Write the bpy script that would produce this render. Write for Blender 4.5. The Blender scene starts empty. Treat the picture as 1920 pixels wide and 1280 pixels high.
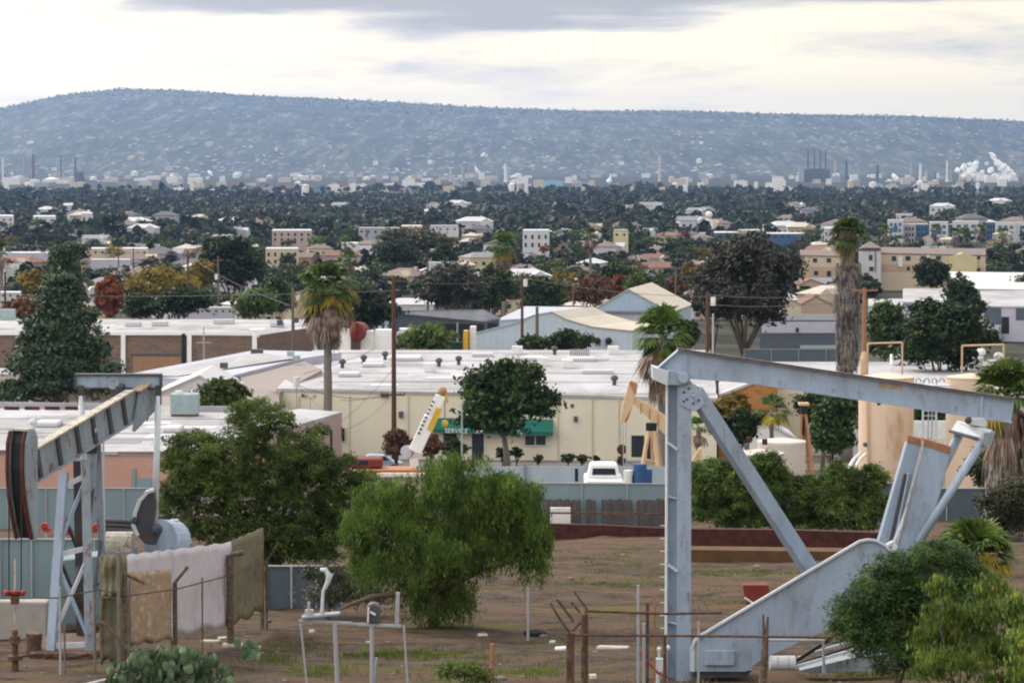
import bpy, math, random
import numpy as np
from mathutils import Vector, Matrix
R = math.radians
scene = bpy.context.scene
# ------------------------------------------------------------------ camera
F = 5444.0; CZ = 64.0
TH = math.atan(340.0 / F); CT, ST = math.cos(TH), math.sin(TH)
cam = bpy.data.cameras.new('camera'); camo = bpy.data.objects.new('camera', cam)
scene.collection.objects.link(camo); scene.camera = camo
cam.sensor_width = 36; cam.lens = F / 1920 * 36; cam.clip_start = 1; cam.clip_end = 60000
camo.location = (0, 0, CZ); camo.rotation_euler = (math.pi / 2 - TH, 0, 0)
# ------------------------------------------------------------------ light
SUN_AZ = R(-36); SUN_EL = R(34)      # from the upper left, ahead of the camera
world = bpy.data.worlds.new("World"); scene.world = world; world.use_nodes = True
nt = world.node_tree; N = nt.nodes; L = nt.links; N.clear()
def nd(tree, typ, **kw):
    n = tree.nodes.new(typ)
    for k, v in kw.items():
        if k == 'inp':
            for i, x in v.items(): n.inputs[i].default_value = x
        else: setattr(n, k, v)
    return n
def mth(tree, op, a, b=None, c=None, clamp=False):
    n = tree.nodes.new('ShaderNodeMath'); n.operation = op; n.use_clamp = clamp
    for i, x in enumerate((a, b, c)):
        if x is None: continue
        if hasattr(x, 'links'): tree.links.new(x, n.inputs[i])
        else: n.inputs[i].default_value = x
    return n.outputs[0]
sky = nd(nt, 'ShaderNodeTexSky', sky_type='NISHITA', sun_disc=False)
sky.sun_elevation = SUN_EL; sky.sun_rotation = SUN_AZ; sky.air_density = 1.4; sky.dust_density = 2.5
bg1 = nd(nt, 'ShaderNodeBackground', inp={1: 0.1}); L.new(sky.outputs[0], bg1.inputs[0])
tc = nd(nt, 'ShaderNodeTexCoord'); sep = nd(nt, 'ShaderNodeSeparateXYZ'); L.new(tc.outputs['Generated'], sep.inputs[0])
X, Y_, Z = sep.outputs
az = mth(nt, 'ARCTAN2', X, Y_)
el = mth(nt, 'ARCSINE', Z)
cmb = nd(nt, 'ShaderNodeCombineXYZ'); L.new(mth(nt, 'MULTIPLY', az, 9.0), cmb.inputs[0]); L.new(mth(nt, 'MULTIPLY', el, 55.0), cmb.inputs[1])
n1 = nd(nt, 'ShaderNodeTexNoise', inp={'Scale': 1.0, 'Detail': 6.0, 'Roughness': 0.55, 'Distortion': 0.5}); L.new(cmb.outputs[0], n1.inputs['Vector'])
n2 = nd(nt, 'ShaderNodeTexNoise', inp={'Scale': 2.3, 'Detail': 7.0, 'Roughness': 0.6}); L.new(cmb.outputs[0], n2.inputs['Vector'])
def cloud(a0, e0, ra, re, amp):          # a soft bank of cloud round a compass direction
    a = mth(nt, 'DIVIDE', mth(nt, 'SUBTRACT', az, a0), ra); e = mth(nt, 'DIVIDE', mth(nt, 'SUBTRACT', el, e0), re)
    d = mth(nt, 'ADD', mth(nt, 'MULTIPLY', a, a), mth(nt, 'MULTIPLY', e, e))
    return mth(nt, 'MULTIPLY', mth(nt, 'SUBTRACT', 1.0, d, clamp=True), amp)
m = cloud(0.030, 0.0560, 0.125, 0.0075, 1.15)
for c in ((-0.085, 0.0540, 0.065, 0.0060, 1.0), (-0.022, 0.0465, 0.045, 0.0075, 1.05), (0.035, 0.0470, 0.060, 0.0045, .7),
          (0.15, 0.0560, 0.06, 0.0030, .5), (0.17, 0.0400, 0.10, 0.0090, .25), (0.0, 0.0310, 0.13, 0.0060, .28), (-.17, .038, .05, .0025, .2),
          (0.5, 0.10, 0.5, 0.04, .8), (-0.6, 0.14, 0.5, 0.04, .7), (0.0, 0.12, 0.4, 0.035, .9)):
    m = mth(nt, 'ADD', m, cloud(*c))
nz = mth(nt, 'SUBTRACT', n1.outputs[0], 0.5); nz2 = mth(nt, 'SUBTRACT', n2.outputs[0], 0.5)
k = mth(nt, 'ADD', m, mth(nt, 'MULTIPLY', nz, 2.3)); k = mth(nt, 'ADD', k, mth(nt, 'MULTIPLY', nz2, 1.3))
ramp = nd(nt, 'ShaderNodeValToRGB'); L.new(k, ramp.inputs[0])
cr = ramp.color_ramp; cr.elements[0].position = 0.0; cr.elements[0].color = (1.20, 1.04, .76, 1)
cr.elements[1].position = 1.0; cr.elements[1].color = (.42, .42, .44, 1)
e = cr.elements.new(0.42); e.color = (.86, .79, .68, 1)
e = cr.elements.new(0.68); e.color = (.58, .565, .555, 1)
# brighter, whiter veil towards the hidden sun on the left, warmer on the right
lf = nd(nt, 'ShaderNodeMapRange', inp={1: -0.20, 2: 0.16, 3: 1.0, 4: 0.0}); L.new(az, lf.inputs[0])
mx = nd(nt, 'ShaderNodeMix', data_type='RGBA', blend_type='MULTIPLY'); mx.inputs[0].default_value = 1
tint = nd(nt, 'ShaderNodeMix', data_type='RGBA'); tint.inputs[6].default_value = (.95, .95, .93, 1); tint.inputs[7].default_value = (1.10, 1.10, 1.12, 1)
L.new(lf.outputs[0], tint.inputs[0]); L.new(ramp.outputs[0], mx.inputs[6]); L.new(tint.outputs[2], mx.inputs[7])
# the overcast above is greyer and bluer than the band near the horizon
up = nd(nt, 'ShaderNodeMapRange', inp={1: 0.06, 2: 0.45, 3: 0.0, 4: 1.0}); L.new(Z, up.inputs[0])
mx2 = nd(nt, 'ShaderNodeMix', data_type='RGBA'); mx2.inputs[7].default_value = (1.22, 1.18, 1.17, 1)
L.new(up.outputs[0], mx2.inputs[0]); L.new(mx.outputs[2], mx2.inputs[6])
# the whole veil of cloud is brighter on the sun's side (left) than on the right
sd_ = nd(nt, 'ShaderNodeMapRange', inp={1: -1.0, 2: 1.0, 3: 1.75, 4: 0.42}); L.new(X, sd_.inputs[0])
upc = nd(nt, 'ShaderNodeVectorMath', operation='SCALE'); upc.inputs[0].default_value = (1.22, 1.18, 1.17); L.new(sd_.outputs[0], upc.inputs[3]); L.new(upc.outputs[0], mx2.inputs[7])
bg2 = nd(nt, 'ShaderNodeBackground', inp={1: 1.0}); L.new(mx2.outputs[2], bg2.inputs[0])
ms = nd(nt, 'ShaderNodeMixShader', inp={0: 0.93}); L.new(bg1.outputs[0], ms.inputs[1]); L.new(bg2.outputs[0], ms.inputs[2])
wo = nd(nt, 'ShaderNodeOutputWorld'); L.new(ms.outputs[0], wo.inputs[0])
sl = bpy.data.lights.new('sun', 'SUN'); sl.energy = 2.0; sl.angle = R(14); sl.color = (1, .90, .76)
so = bpy.data.objects.new('sun', sl); scene.collection.objects.link(so)
sd = Vector((math.sin(SUN_AZ) * math.cos(SUN_EL), math.cos(SUN_AZ) * math.cos(SUN_EL), math.sin(SUN_EL)))
so.rotation_euler = sd.to_track_quat('Z', 'Y').to_euler(); so.location = (0, 0, 900)
scene.view_settings.view_transform = 'Standard'; scene.view_settings.look = 'None'
scene.view_settings.exposure = 0.38; scene.view_settings.gamma = 1.0
cy = scene.cycles
cy.max_bounces = 6; cy.diffuse_bounces = 3; cy.glossy_bounces = 2; cy.transmission_bounces = 3; cy.transparent_max_bounces = 4; cy.volume_bounces = 1
cy.filter_width = 2.1; cy.use_denoising = True
# ------------------------------------------------------------------ terrain heights (metres, camera at 64)
_gy = [-60, 0, 20, 40, 60, 67, 75, 90, 120, 150, 200, 300, 400, 600, 1000, 2000, 4000, 9000, 40000]
_gz = [-1.9, -2, -5.5, -8.6, -11.2, -12.05, -12.8, -14.1, -16.5, -19.2, -24, -30.8, -33, -36, -41, -50, -57, -62, -63.5]
def gr(x, y):
    z = np.interp(y, _gy, _gz)
    if 30 < y < 170:
        z += 0.10 * math.sin(x * .55 + y * .21) * math.sin(y * .33) + 0.05 * math.sin(x * 1.7 + 1.3) * math.sin(y * 1.1)
    return CZ + float(z)
def P(px, py, Y):
    v = 640.0 - py; s = Y / (F * CT + v * ST)
    return Vector(((px - 960) * s, Y, CZ + (-F * ST + v * CT) * s))
def PH(px, py, h):                       # the point seen at (px,py) that lies h metres below the camera
    v = 640.0 - py; s = -h / (-F * ST + v * CT)
    return Vector(((px - 960) * s, (F * CT + v * ST) * s, CZ - h))
def PG(px, py):
    Y = 40.0; lo = 30.0
    while Y < 30000:
        p = P(px, py, Y)
        if p.z <= gr(p.x, Y): return p
        Y *= 1.004
    return p
def XG(px, Y):
    x = (px - 960) / F * Y; return Vector((x, Y, gr(x, Y)))
def M_(Y): return Y / F                   # metres per photo pixel
# ------------------------------------------------------------------ materials
MT = {}
def mk(name, col, rough=.7, var=.12, scale=1.5, metal=0, col2=None, amt=.5, sc2=3.0, bump=0, stripe=None, brick=None, spec=.3, emit=0, stretch=None):
    m = bpy.data.materials.new(name); m.use_nodes = True; t = m.node_tree; n = t.nodes; l = t.links; n.clear()
    out = nd(t, 'ShaderNodeOutputMaterial'); b = nd(t, 'ShaderNodeBsdfPrincipled'); l.new(b.outputs[0], out.inputs[0])
    b.inputs['Roughness'].default_value = rough; b.inputs['Metallic'].default_value = metal
    b.inputs['Specular IOR Level'].default_value = spec
    g = nd(t, 'ShaderNodeNewGeometry'); pos = g.outputs['Position']
    if stretch:
        vm = nd(t, 'ShaderNodeVectorMath', operation='MULTIPLY'); vm.inputs[1].default_value = stretch; l.new(pos, vm.inputs[0]); pos = vm.outputs[0]
    no = nd(t, 'ShaderNodeTexNoise', inp={'Scale': scale, 'Detail': 5.0, 'Roughness': .6}); l.new(pos, no.inputs['Vector'])
    mr = nd(t, 'ShaderNodeMapRange', inp={1: .3, 2: .7, 3: 1 - var, 4: 1 + var}); l.new(no.outputs[0], mr.inputs[0])
    base = nd(t, 'ShaderNodeRGB'); base.outputs[0].default_value = (*col, 1); cur = base.outputs[0]
    if brick:
        bt = nd(t, 'ShaderNodeTexBrick', inp={'Scale': 1.0, 'Mortar Size': .02, 'Brick Width': brick[0], 'Row Height': brick[1], 'Color1': (*col, 1), 'Color2': (*[c * .72 for c in col], 1), 'Mortar': (*[min(1, c * 1.25) for c in col], 1)})
        sp = nd(t, 'ShaderNodeSeparateXYZ'); l.new(g.outputs['Position'], sp.inputs[0]); cb = nd(t, 'ShaderNodeCombineXYZ')
        l.new(mth(t, 'ADD', sp.outputs[0], sp.outputs[1]), cb.inputs[0]); l.new(sp.outputs[2], cb.inputs[1]); l.new(cb.outputs[0], bt.inputs['Vector']); cur = bt.outputs[0]
    if col2:
        n3 = nd(t, 'ShaderNodeTexNoise', inp={'Scale': sc2, 'Detail': 8.0, 'Roughness': .68}); l.new(pos, n3.inputs['Vector'])
        r3 = nd(t, 'ShaderNodeMapRange', inp={1: 1 - amt - .05, 2: 1 - amt + .05, 3: 0, 4: 1}); l.new(n3.outputs[0], r3.inputs[0])
        mm = nd(t, 'ShaderNodeMix', data_type='RGBA'); l.new(r3.outputs[0], mm.inputs[0]); l.new(cur, mm.inputs[6]); mm.inputs[7].default_value = (*col2, 1); cur = mm.outputs[2]
    vm = nd(t, 'ShaderNodeVectorMath', operation='SCALE'); l.new(cur, vm.inputs[0]); l.new(mr.outputs[0], vm.inputs[3]); cur = vm.outputs[0]
    l.new(cur, b.inputs['Base Color'])
    hsrc = None
    if stripe:                            # ribs of corrugated or panelled sheet: (axis, ribs per metre, depth)
        sp = nd(t, 'ShaderNodeSeparateXYZ'); l.new(g.outputs['Position'], sp.inputs[0]); a = sp.outputs[stripe[0]]
        if stripe[0] == 3 - 3 and len(stripe) > 3: a = mth(t, 'ADD', a, sp.outputs[1])
        s = mth(t, 'SINE', mth(t, 'MULTIPLY', a, stripe[1] * 6.283)); hsrc = mth(t, 'MULTIPLY', s, stripe[2])
    if bump:
        hb = mth(t, 'MULTIPLY', no.outputs[0], bump); hsrc = hb if hsrc is None else mth(t, 'ADD', hsrc, hb)
    if hsrc is not None:
        bp = nd(t, 'ShaderNodeBump', inp={'Strength': 1.0, 'Distance': 1.0}); l.new(hsrc, bp.inputs['Height']); l.new(bp.outputs[0], b.inputs['Normal'])
    MT[name] = m; return m
def mkleaf(name, c1, c2, c3=None, sc=.8, tr=.25, rough=.6):
    m = bpy.data.materials.new(name); m.use_nodes = True; t = m.node_tree; n = t.nodes; l = t.links; n.clear()
    out = nd(t, 'ShaderNodeOutputMaterial'); g = nd(t, 'ShaderNodeNewGeometry'); oi = nd(t, 'ShaderNodeObjectInfo')
    no = nd(t, 'ShaderNodeTexNoise', inp={'Scale': sc, 'Detail': 3.0}); l.new(g.outputs['Position'], no.inputs['Vector'])
    a = mth(t, 'ADD', mth(t, 'MULTIPLY', mth(t, 'SUBTRACT', no.outputs[0], .5), 2.2), mth(t, 'MULTIPLY', g.outputs['Random Per Island'], .55))
    a = mth(t, 'ADD', a, .22, clamp=True)
    r = nd(t, 'ShaderNodeValToRGB'); l.new(a, r.inputs[0]); r.color_ramp.elements[0].color = (*c1, 1); r.color_ramp.elements[1].color = (*c2, 1)
    r.color_ramp.elements[0].position = .15; r.color_ramp.elements[1].position = .85
    if c3: e = r.color_ramp.elements.new(.97); e.color = (*c3, 1)
    hs = nd(t, 'ShaderNodeHueSaturation'); l.new(r.outputs[0], hs.inputs['Color'])
    mr = nd(t, 'ShaderNodeMapRange', inp={3: .75, 4: 1.3}); l.new(oi.outputs['Random'], mr.inputs[0]); l.new(mr.outputs[0], hs.inputs['Value'])
    d = nd(t, 'ShaderNodeBsdfPrincipled', inp={'Roughness': rough, 'Specular IOR Level': .25}); l.new(hs.outputs[0], d.inputs['Base Color'])
    tl = nd(t, 'ShaderNodeBsdfTranslucent'); l.new(hs.outputs[0], tl.inputs[0]); mx = nd(t, 'ShaderNodeMixShader', inp={0: tr})
    l.new(d.outputs[0], mx.inputs[1]); l.new(tl.outputs[0], mx.inputs[2]); l.new(mx.outputs[0], out.inputs[0]); MT[name] = m; return m
# painted steel
RUST = (.085, .046, .032)
mk('steel_blue', (.29, .365, .475), .48, .20, 1.4, col2=(.24, .275, .33), amt=.42, sc2=5, bump=.006, spec=.4, stretch=(1, 1, .35))
mk('steel_blue_old', (.235, .285, .33), .55, .16, 3, col2=(.16, .085, .05), amt=.40, sc2=5, bump=.006, stretch=(1, 1, .4))
mk('steel_light', (.50, .55, .60), .5, .10, 3, col2=(.27, .2, .15), amt=.34, sc2=6)
mk('steel_dark', (.045, .06, .08), .6, .25, 3, col2=(.09, .045, .03), amt=.45, sc2=5)
mk('steel_top', (.42, .40, .34), .7, .18, 4, col2=(.2, .12, .07), amt=.42, sc2=7)
mk('orange_rust', (.30, .15, .085), .8, .2, 8)
mk('dark_red', (.085, .022, .018), .6, .3, 4)
mk('rust', RUST, .85, .3, 6, col2=(.14, .085, .06), amt=.48, sc2=9)
mk('old_post', (.10, .075, .06), .9, .3, 9, col2=(.22, .15, .09), amt=.45, sc2=14, bump=.01)
mk('galv', (.36, .38, .41), .5, .12, 4, metal=.2)
mk('black', (.012, .013, .015), .6, .2)
mk('grey_dark', (.07, .075, .085), .6, .2)
mk('tan_paint', (.58, .42, .26), .55, .1, 2, col2=(.42, .24, .12), amt=.36, sc2=5)
mk('tan_rust', (.36, .19, .11), .7, .2, 3)
mk('tank_tan', (.64, .50, .38), .6, .06, .35, col2=(.42, .28, .16), amt=.40, sc2=.28, stretch=(1, 1, .3))
mk('tank_white', (.55, .50, .46), .65, .08, .5, col2=(.40, .34, .29), amt=.4, sc2=1.2, stretch=(1, 1, .2))
mk('white_paint', (.78, .79, .80), .5, .06, 1)
mk('white_worn', (.66, .66, .66), .6, .1, 2, col2=(.4, .36, .32), amt=.36, sc2=4)
mk('yellow_paint', (.62, .38, .03), .5, .1, 2)
mk('orange_paint', (.40, .14, .05), .55, .15, 2)
mk('blue_paint', (.03, .085, .22), .5, .1)
mk('red_paint', (.36, .035, .025), .5, .2, 5)
mk('fence_blue', (.19, .265, .30), .8, .10, .6, bump=.01, stretch=(1, 1, .4))
mk('fence_pale', (.34, .42, .48), .7, .08, .7, stretch=(1, 1, .3), stripe=(0, .6, .01))
mk('fence_slate', (.075, .10, .125), .85, .12, .6)
mk('fence_green', (.02, .075, .07), .8, .15, 1)
mk('boards', (.13, .115, .11), .9, .3, 3, col2=(.055, .05, .05), amt=.5, sc2=3, stretch=(6, 1, .25))
mk('maroon', (.075, .022, .018), .8, .25, 2, col2=(.04, .015, .012), amt=.5, sc2=3)
mk('brown_bank', (.105, .058, .028), .95, .25, 1.5)
mk('concrete', (.34, .32, .30), .9, .15, 2, bump=.01)
mk('asphalt', (.10, .10, .10), .9, .2, .4)
mk('canvas_olive', (.19, .175, .115), .95, .15, 3, col2=(.11, .10, .07), amt=.42, sc2=4, bump=.02)
mk('tarp_white', (.56, .54, .60), .8, .08, 3, col2=(.44, .41, .44), amt=.40, sc2=4, bump=.012)
mk('tarp_tan', (.36, .26, .17), .85, .15, 5, col2=(.47, .42, .42), amt=.42, sc2=6)
# walls and roofs
mk('wall_cream', (.64, .60, .48), .85, .06, .4, stretch=(1, 1, .3), stripe=(0, .35, .02))
mk('wall_pink', (.45, .27, .215), .85, .08, .4, stripe=(0, .3, .02))
mk('wall_mauve', (.42, .31, .29), .85, .08, .5)
mk('brick', (.185, .13, .105), .9, .10, .5, brick=(.9, .3))
mk('wall_bluewhite', (.47, .55, .64), .7, .06, .4, stripe=(0, 1.2, .02))
mk('wall_gable_blue', (.34, .44, .56), .7, .06, .4, stripe=(0, 1.5, .02))
mk('wall_lilac', (.42, .42, .50), .8, .06, .4)
mk('wall_grey', (.33, .33, .36), .8, .1, .4)
mk('wall_darkgrey', (.085, .10, .13), .8, .1, .4)
mk('wall_white', (.52, .53, .55), .8, .06, .3)
mk('wall_beige', (.52, .44, .33), .85, .08, .3)
mk('wall_peach', (.42, .31, .23), .85, .08, .3)
mk('wall_tan', (.40, .34, .27), .85, .08, .3)
mk('wall_pinkish', (.42, .33, .30), .85, .08, .3)
mk('wall_yellow', (.55, .50, .30), .85, .08, .3)
mk('wall_orange', (.42, .19, .065), .85, .10, .6, brick=(.9, .3))
mk('roof_white', (.38, .38, .40), .8, .2, .10, col2=(.30, .30, .31), amt=.47, sc2=.16, stretch=(1, .45, 1))
mk('roof_patch', (.30, .30, .315), .85, .15, .8)
mk('roof_patch_pale', (.50, .50, .53), .8, .12, .8)
mk('roof_lilac', (.40, .42, .49), .75, .10, .15, col2=(.3, .31, .35), amt=.4, sc2=.3)
mk('roof_brown', (.25, .215, .20), .85, .10, .3, stretch=(.3, 2, 1))
mk('roof_tan', (.48, .44, .37), .8, .08, .3)
mk('roof_grey', (.22, .225, .25), .8, .15, .5)
mk('roof_darkgrey', (.10, .105, .12), .8, .15, .5)
mk('roof_terracotta', (.20, .115, .09), .9, .2, 1)
mk('roof_brownshingle', (.19, .15, .135), .9, .2, 1)
mk('roof_white2', (.50, .51, .535), .7, .05, .2)
mk('glass_dark', (.02, .025, .035), .15, .1, spec=.6)
mk('glass_blue', (.05, .11, .20), .2, .1, spec=.6)
mk('panel_blue', (.05, .11, .235), .5, .1)
mk('awning_green', (.004, .11, .085), .7, .08, 1)
mk('door_tan', (.30, .18, .11), .8, .1, 1, stripe=(2, 3, .02))
mk('downpipe', (.50, .46, .36), .8)
mk('hvac', (.30, .38, .38), .6, .12, 2)
mk('wood_pole', (.085, .045, .028), .9, .2, 3, stretch=(4, 4, .3))
mk('wood_pole_grey', (.12, .10, .085), .9, .2, 3, stretch=(4, 4, .3))
mk('cable', (.03, .03, .03), .7, .1)
mk('bark', (.10, .075, .055), .95, .25, 5, bump=.02)
mk('bark_grey', (.17, .155, .14), .95, .2, 4, bump=.02)
mk('steam', (.98, .98, .98), 1.0, .02)
_t = MT['steam'].node_tree; _tl = nd(_t, 'ShaderNodeBsdfTranslucent'); _tl.inputs[0].default_value = (.95, .95, .95, 1); _mx = nd(_t, 'ShaderNodeMixShader', inp={0: .35}); _o = [n for n in _t.nodes if n.type == 'OUTPUT_MATERIAL'][0]; _b = [n for n in _t.nodes if n.type == 'BSDF_PRINCIPLED'][0]
_b.inputs['Subsurface Weight'].default_value = 0.0; _b.inputs['Subsurface Scale'].default_value = 25.0; _b.inputs['Subsurface Radius'].default_value = (1, 1, 1)
_t.links.new(_b.outputs[0], _mx.inputs[1]); _t.links.new(_tl.outputs[0], _mx.inputs[2]); _t.links.new(_mx.outputs[0], _o.inputs[0])
mk('debris', (.42, .39, .35), .9, .15, 4)
mk('stone', (.20, .17, .15), .95, .3, 2)
mk('container', (.45, .38, .34), .8, .1, 2, col2=(.33, .25, .21), amt=.38, sc2=3, stretch=(2, 1, .3))
mk('far_white', (.72, .71, .68), .8, .05); mk('far_grey', (.34, .34, .36), .8, .1); mk('far_tan', (.52, .46, .38), .8, .05)
mk('far_dark', (.10, .10, .11), .8, .1); mk('far_red', (.42, .08, .06), .8, .05); mk('far_blue', (.08, .2, .42), .8, .05)
mk('far_orange', (.55, .16, .06), .8, .05); mk('far_lightblue', (.25, .45, .62), .8, .05); mk('far_green', (.07, .2, .17), .8, .05)
# leaves
mkleaf('leaf_pepper', (.026, .052, .012), (.125, .20, .035), (.21, .28, .06), 1.6, .42)
mkleaf('leaf_bush', (.036, .070, .018), (.175, .255, .055), (.27, .34, .08), 1.6, .45)
mkleaf('leaf_pine', (.018, .034, .018), (.060, .095, .045), None, .9, .1)
mkleaf('leaf_pine_near', (.020, .050, .016), (.090, .155, .040), None, 2.5, .15)
mkleaf('leaf_euc', (.045, .085, .02), (.19, .26, .05), (.32, .36, .07), 3.0, .4)
mkleaf('leaf_dark', (.010, .020, .008), (.038, .062, .020), None, .5, .2)
mkleaf('leaf_green', (.018, .036, .012), (.060, .095, .026), (.09, .13, .03), .5, .25)
mkleaf('leaf_light', (.030, .060, .015), (.11, .155, .035), None, .5, .3)
mkleaf('leaf_olive', (.035, .042, .020), (.085, .090, .040), None, .4, .2)
mkleaf('leaf_yellow', (.085, .075, .015), (.26, .19, .030), None, .5, .3)
mkleaf('leaf_orange', (.13, .050, .020), (.34, .105, .035), None, .5, .3)
mkleaf('leaf_rust', (.075, .038, .025), (.19, .090, .045), None, .4, .2)
mkleaf('leaf_greybrown', (.024, .026, .019), (.066, .066, .048), (.10, .10, .06), .5, .15)
mkleaf('leaf_ficus', (.008, .020, .006), (.035, .068, .014), (.11, .12, .012), .8, .2)
mkleaf('leaf_cactus', (.045, .085, .045), (.15, .22, .12), (.28, .32, .18), 3, .0)
mkleaf('palm_green', (.035, .065, .012), (.12, .18, .035), None, 1.2, .3)
mkleaf('palm_yellow', (.16, .14, .015), (.38, .30, .03), None, 1.2, .3)
mkleaf('palm_dead', (.085, .060, .045), (.25, .19, .15), None, 1.5, .1)
mkleaf('palm_skirt', (.07, .06, .055), (.30, .27, .25), None, 1.1, .05)
mkleaf('dry_grass', (.09, .07, .035), (.26, .21, .12), None, .6, .3)
mkleaf('grass', (.04, .07, .012), (.15, .20, .03), None, .5, .3)
mkleaf('hill_wood', (.020, .027, .018), (.042, .050, .032), None, .004, .0)
mkleaf('belt_olive', (.020, .026, .012), (.060, .068, .030), None, .01, .1)
mkleaf('belt_rust', (.045, .030, .022), (.12, .065, .035), None, .01, .1)
mkleaf('belt_green', (.018, .032, .012), (.052, .075, .026), None, .01, .1)
mkleaf('far_wood', (.008, .014, .007), (.028, .038, .016), (.075, .05, .025), .012, .1)
# ------------------------------------------------------------------ builders
COL = scene.collection
def tag(o, label=None, cat=None, group=None, kind=None):
    if label: o['label'] = label
    if cat: o['category'] = cat
    if group: o['group'] = group
    if kind: o['kind'] = kind
    return o
def thing(name, label, cat, loc, group=None):
    o = bpy.data.objects.new(name, None); COL.objects.link(o); o.location = loc; o.empty_display_size = .2
    return tag(o, label, cat, group)
class B:
    def __init__(s): s.v = []; s.f = []
    def add(s, vs, fs):
        k = len(s.v); s.v += [tuple(v) for v in vs]; s.f += [tuple(i + k for i in f) for f in fs]; return s
    def box(s, c, d, rz=0):
        c = Vector(c); x, y, z = d[0] / 2, d[1] / 2, d[2] / 2; m = Matrix.Rotation(rz, 3, 'Z')
        vs = [c + m @ Vector((a * x, b * y, e * z)) for a, b, e in ((-1,-1,-1),(1,-1,-1),(1,1,-1),(-1,1,-1),(-1,-1,1),(1,-1,1),(1,1,1),(-1,1,1))]
        return s.add(vs, [(3,2,1,0),(4,5,6,7),(0,1,5,4),(1,2,6,5),(2,3,7,6),(3,0,4,7)])
    def bar(s, p, q, w, h, up=(0, 0, 1)):
        p, q = Vector(p), Vector(q); d = (q - p).normalized(); up = Vector(up)
        if abs(d.dot(up)) > .98: up = Vector((0, 1, 0))
        sx = d.cross(up).normalized() * (w / 2); u = sx.cross(d).normalized() * (h / 2)
        vs = [p - sx - u, p + sx - u, p + sx + u, p - sx + u, q - sx - u, q + sx - u, q + sx + u, q - sx + u]
        return s.add(vs, [(3,2,1,0),(4,5,6,7),(0,1,5,4),(1,2,6,5),(2,3,7,6),(3,0,4,7)])
    def tube(s, pts, rs, n=8, cap=True):
        pts = [Vector(p) for p in pts]
        if not hasattr(rs, '__len__'): rs = [rs] * len(pts)
        vs = []; fs = []
        for i, p in enumerate(pts):
            d = (pts[min(i + 1, len(pts) - 1)] - pts[max(i - 1, 0)]).normalized()
            a = Vector((1, 0, 0)) if abs(d.x) < .8 else Vector((0, 1, 0)); u = d.cross(a).normalized(); w = d.cross(u)
            for j in range(n):
                t = 6.28319 * j / n; vs.append(p + (u * math.cos(t) + w * math.sin(t)) * rs[i])
        for i in range(len(pts) - 1):
            for j in range(n):
                k = (j + 1) % n; fs.append((i * n + j, i * n + k, (i + 1) * n + k, (i + 1) * n + j))
        if cap: fs.append(tuple(range(n - 1, -1, -1))); fs.append(tuple((len(pts) - 1) * n + j for j in range(n)))
        return s.add(vs, fs)
    def prism(s, pts, vec):
        pts = [Vector(p) for p in pts]; vec = Vector(vec); n = len(pts)
        fs = [tuple(range(n)), tuple(range(2 * n - 1, n - 1, -1))] + [(i, n + i, n + (i + 1) % n, (i + 1) % n) for i in range(n)]
        return s.add(pts + [p + vec for p in pts], fs)
    def ball(s, c, r, n=8, sq=(1, 1, 1)):
        vs = []; fs = []; c = Vector(c); h = n // 2 + 1
        for i in range(h + 1):
            t = math.pi * i / h
            for j in range(n):
                a = 6.28319 * j / n; vs.append(c + Vector((math.sin(t) * math.cos(a) * r * sq[0], math.sin(t) * math.sin(a) * r * sq[1], math.cos(t) * r * sq[2])))
        for i in range(h):
            for j in range(n): k = (j + 1) % n; fs.append((i * n + j, (i + 1) * n + j, (i + 1) * n + k, i * n + k))
        return s.add(vs, fs)
    def to(s, name, mat, parent=None, bev=0, smooth=False):
        o0 = Vector(parent.matrix_world.translation) if parent and parent.parent is None and parent.type == 'EMPTY' else None
        if parent:
            o0 = Vector((0, 0, 0)); q = parent
            while q: o0 += q.location; q = q.parent
        else: o0 = Vector((0, 0, 0))
        me = bpy.data.meshes.new(name); me.from_pydata([tuple(Vector(v) - o0) for v in s.v], [], s.f); me.materials.append(MT[mat])
        o = bpy.data.objects.new(name, me); COL.objects.link(o)
        import bmesh
        bm = bmesh.new(); bm.from_mesh(me); bmesh.ops.recalc_face_normals(bm, faces=bm.faces); bm.to_mesh(me); bm.free()
        if parent: o.parent = parent
        if bev: md = o.modifiers.new('b', 'BEVEL'); md.width = bev; md.segments = 1; md.limit_method = 'ANGLE'
        if smooth: me.polygons.foreach_set('use_smooth', [True] * len(me.polygons))
        return o
def npmesh(name, V, Fq, mat, parent=None, loc=None, smooth=False):
    V = np.asarray(V, dtype=np.float64); o0 = np.zeros(3)
    if parent:
        q = parent
        while q: o0 = o0 + np.array(q.location); q = q.parent
    if loc is not None: o0 = np.array(loc)
    V = V - o0; k = Fq.shape[1]
    me = bpy.data.meshes.new(name); me.vertices.add(len(V)); me.vertices.foreach_set('co', V.astype(np.float32).ravel())
    me.loops.add(Fq.size); me.loops.foreach_set('vertex_index', Fq.astype(np.int32).ravel())
    me.polygons.add(len(Fq)); me.polygons.foreach_set('loop_start', np.arange(0, Fq.size, k, dtype=np.int32)); me.polygons.foreach_set('loop_total', np.full(len(Fq), k, dtype=np.int32))
    me.materials.append(MT[mat]); me.update(calc_edges=True)
    if smooth: me.polygons.foreach_set('use_smooth', [True] * len(Fq))
    o = bpy.data.objects.new(name, me); COL.objects.link(o)
    if parent: o.parent = parent
    if loc is not None: o.location = loc
    return o
def one(name, b, mat, label, cat, base, group=None, **kw):          # a thing that is one mesh
    o = b.to(name, mat, None, **kw); base = Vector(base); o.data.transform(Matrix.Translation(-base)); o.location = base
    return tag(o, label, cat, group)
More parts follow.
